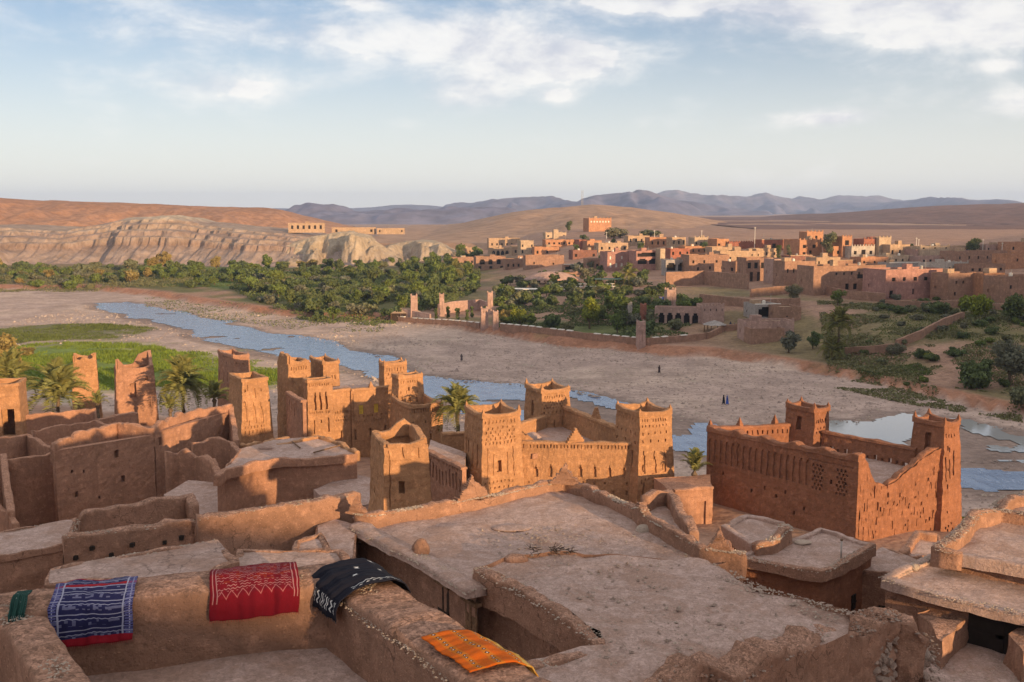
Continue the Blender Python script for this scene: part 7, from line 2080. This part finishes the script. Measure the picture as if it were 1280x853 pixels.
# ---- blue cloths hung out by the arcade, with frames
for lab, px, py, w, h in (('blue rugs on a rack between the watchtower and the garden trees', 828, 377, 8, 6), ('blue rugs on a rack between the watchtower and the gatehouse', 851, 382, 8, 7)):
    p = ground_hit(px, py); ww = w / FOC * p[1]; hh = h / FOC * p[1]
    o = thing('rug_rack', p, lab, 'rug rack')
    for i in range(5):
        x = p[0] - ww / 2 + ww * i / 5
        v, f = boxg(x, x + ww / 5 * .85, p[1] - .05 + .1 * (i % 2), p[1] + .02 + .1 * (i % 2), p[2] + .3 + .2 * (i % 2), p[2] + hh); mobj('hung_rug', wobble(v, .04, .5), f, plain('blue_cloth_%d_%d' % (px, i), ((.05, .08, .30), (.30, .30, .36), (.06, .10, .34), (.04, .05, .16), (.16, .2, .4))[i]), o)
    v, f = boxg(p[0] - ww / 2 - .1, p[0] + ww / 2 + .1, p[1] - .05, p[1] + .1, p[2] + hh - .05, p[2] + hh + .1); mobj('rail', v, f, M['wood'], o)
    for s in (-1, 1):
        v, f = boxg(p[0] + s * ww / 2 - .06, p[0] + s * ww / 2 + .06, p[1] - .05, p[1] + .1, p[2] - .2, p[2] + hh); mobj('post', v, f, M['wood'], o)

# ---- people crossing the river bed
def person(label, px, py, robe, legs, yaw, h=1.72, stride=.25):
    p = ground_hit(px, py) if py < 450 else G(px, py, .05)
    p = np.array([p[0], p[1], gz(p[0], p[1])])
    o = thing('person', p, label, 'person')
    bm = bmesh.new(); sk = bm.verts.layers.skin.verify()
    k = h / 1.75
    J = {'pel': (0, 0, .95, .15), 'sp': (0, 0, 1.2, .16), 'ch': (0, .02, 1.42, .17), 'nk': (0, .03, 1.52, .07), 'hd': (0, .05, 1.64, .105), 'tp': (0, .05, 1.74, .07),
         'sl': (-.18, .02, 1.42, .075), 'el': (-.25, -.08, 1.15, .055), 'hl': (-.24, .1, .92, .04), 'sr': (.18, .02, 1.42, .075), 'er': (.25, -.02, 1.15, .055), 'hr': (.22, .16, .95, .04),
         'l1': (-.09, 0, .88, .11), 'l2': (-.10, stride * .6, .50, .075), 'l3': (-.10, stride, .08, .05), 'lf': (-.10, stride + .14, .03, .04), 'r1': (.09, 0, .88, .11), 'r2': (.10, -stride * .3, .50, .075), 'r3': (.10, -stride, .09, .05), 'rf': (.10, -stride + .14, .03, .04)}
    vs = {}
    for nme, (x, y, z, r) in J.items():
        v = bm.verts.new((x * k, y * k, z * k)); v[sk].radius = (r * k, r * k); vs[nme] = v
    vs['pel'][sk].use_root = True
    for a, b in (('pel', 'sp'), ('sp', 'ch'), ('ch', 'nk'), ('nk', 'hd'), ('hd', 'tp'), ('ch', 'sl'), ('sl', 'el'), ('el', 'hl'), ('ch', 'sr'), ('sr', 'er'), ('er', 'hr'), ('pel', 'l1'), ('l1', 'l2'), ('l2', 'l3'), ('l3', 'lf'), ('pel', 'r1'), ('r1', 'r2'), ('r2', 'r3'), ('r3', 'rf')):
        bm.edges.new((vs[a], vs[b]))
    me = bpy.data.meshes.new('body'); bm.to_mesh(me); bm.free(); me.materials.append(plain('clothes_' + label[:12], legs))
    b = bpy.data.objects.new('body', me); COL.objects.link(b); b.parent = o
    b.modifiers.new('skin', 'SKIN'); b.modifiers.new('sub', 'SUBSURF').levels = 1
    b.modifiers['sub'].render_levels = 1
    # robe over the body and a hood or turban
    V, F, n = [], [], 14
    for z, rx, ry, dy in ((.22, .27, .30, .0), (.6, .24, .25, 0), (.95, .21, .20, 0), (1.2, .22, .19, .01), (1.42, .24, .17, .02), (1.5, .13, .12, .03)):
        for i in range(n): V.append((rx * k * math.cos(6.2832 * i / n), (dy + ry * math.sin(6.2832 * i / n)) * k, z * k))
    for j in range(5):
        for i in range(n): F.append((j * n + i, j * n + (i + 1) % n, (j + 1) * n + (i + 1) % n, (j + 1) * n + i))
    rm = plain('robe_' + label[:14], robe)
    ro = bpy.data.objects.new('robe', mk_mesh('robe', np.array(V), F, rm, True)); COL.objects.link(ro); ro.parent = o
    bm = bmesh.new(); bmesh.ops.create_uvsphere(bm, u_segments=12, v_segments=8, radius=.14 * k)
    hv = np.array([q.co[:] for q in bm.verts]) * np.array([1, 1.05, .8]) + np.array([0, .02, 1.70 * k]); hf = [tuple(x.index for x in q.verts) for q in bm.faces]; bm.free()
    ho = bpy.data.objects.new('headscarf', mk_mesh('headscarf', hv, hf, rm, True)); COL.objects.link(ho); ho.parent = o
    o.rotation_euler = (0, 0, rad(yaw))
person('person in a black robe walking over the gravel', 904.5, 504.5, (.012, .012, .02), (.02, .02, .03), 80)
person('person in a bright blue robe walking beside the black robe', 909, 505, (.05, .10, .38), (.03, .04, .1), 80, 1.7)
person('lone person in dark clothes far out on the gravel', 824, 467, (.05, .03, .03), (.03, .02, .02), 200)
person('lone person in grey walking near the water', 577, 452, (.09, .07, .07), (.04, .04, .05), 160)
for i_, (a_, b_) in enumerate(((913, 410), (918, 412), (922, 411), (926, 413))):
    person(('person in dark clothes standing below the gatehouse wall', 'person in a violet top among the group below the wall', 'person in brown among the group below the wall', 'person in black at the end of the group below the wall')[i_], a_, b_, ((.03, .03, .06), (.12, .08, .16), (.10, .06, .05), (.015, .015, .02))[i_], (.03, .03, .04), 40 * i_)
# ================================================================== THE AIR
def haze():
    v, f = boxg(-9000, 9000, -1200, 11500, -14, 240)
    m = bpy.data.materials.new('haze'); m.use_nodes = True; nt = m.node_tree; nt.nodes.clear()
    out = nt.nodes.new('ShaderNodeOutputMaterial'); pv = nt.nodes.new('ShaderNodeVolumePrincipled')
    pv.inputs['Color'].default_value = (.50, .66, 1.0, 1); pv.inputs['Density'].default_value = 9e-5; pv.inputs['Anisotropy'].default_value = 0.0
    nt.links.new(pv.outputs[0], out.inputs['Volume'])
    o = mobj('haze', v, f, m); set_props(o, kind='stuff')
haze()
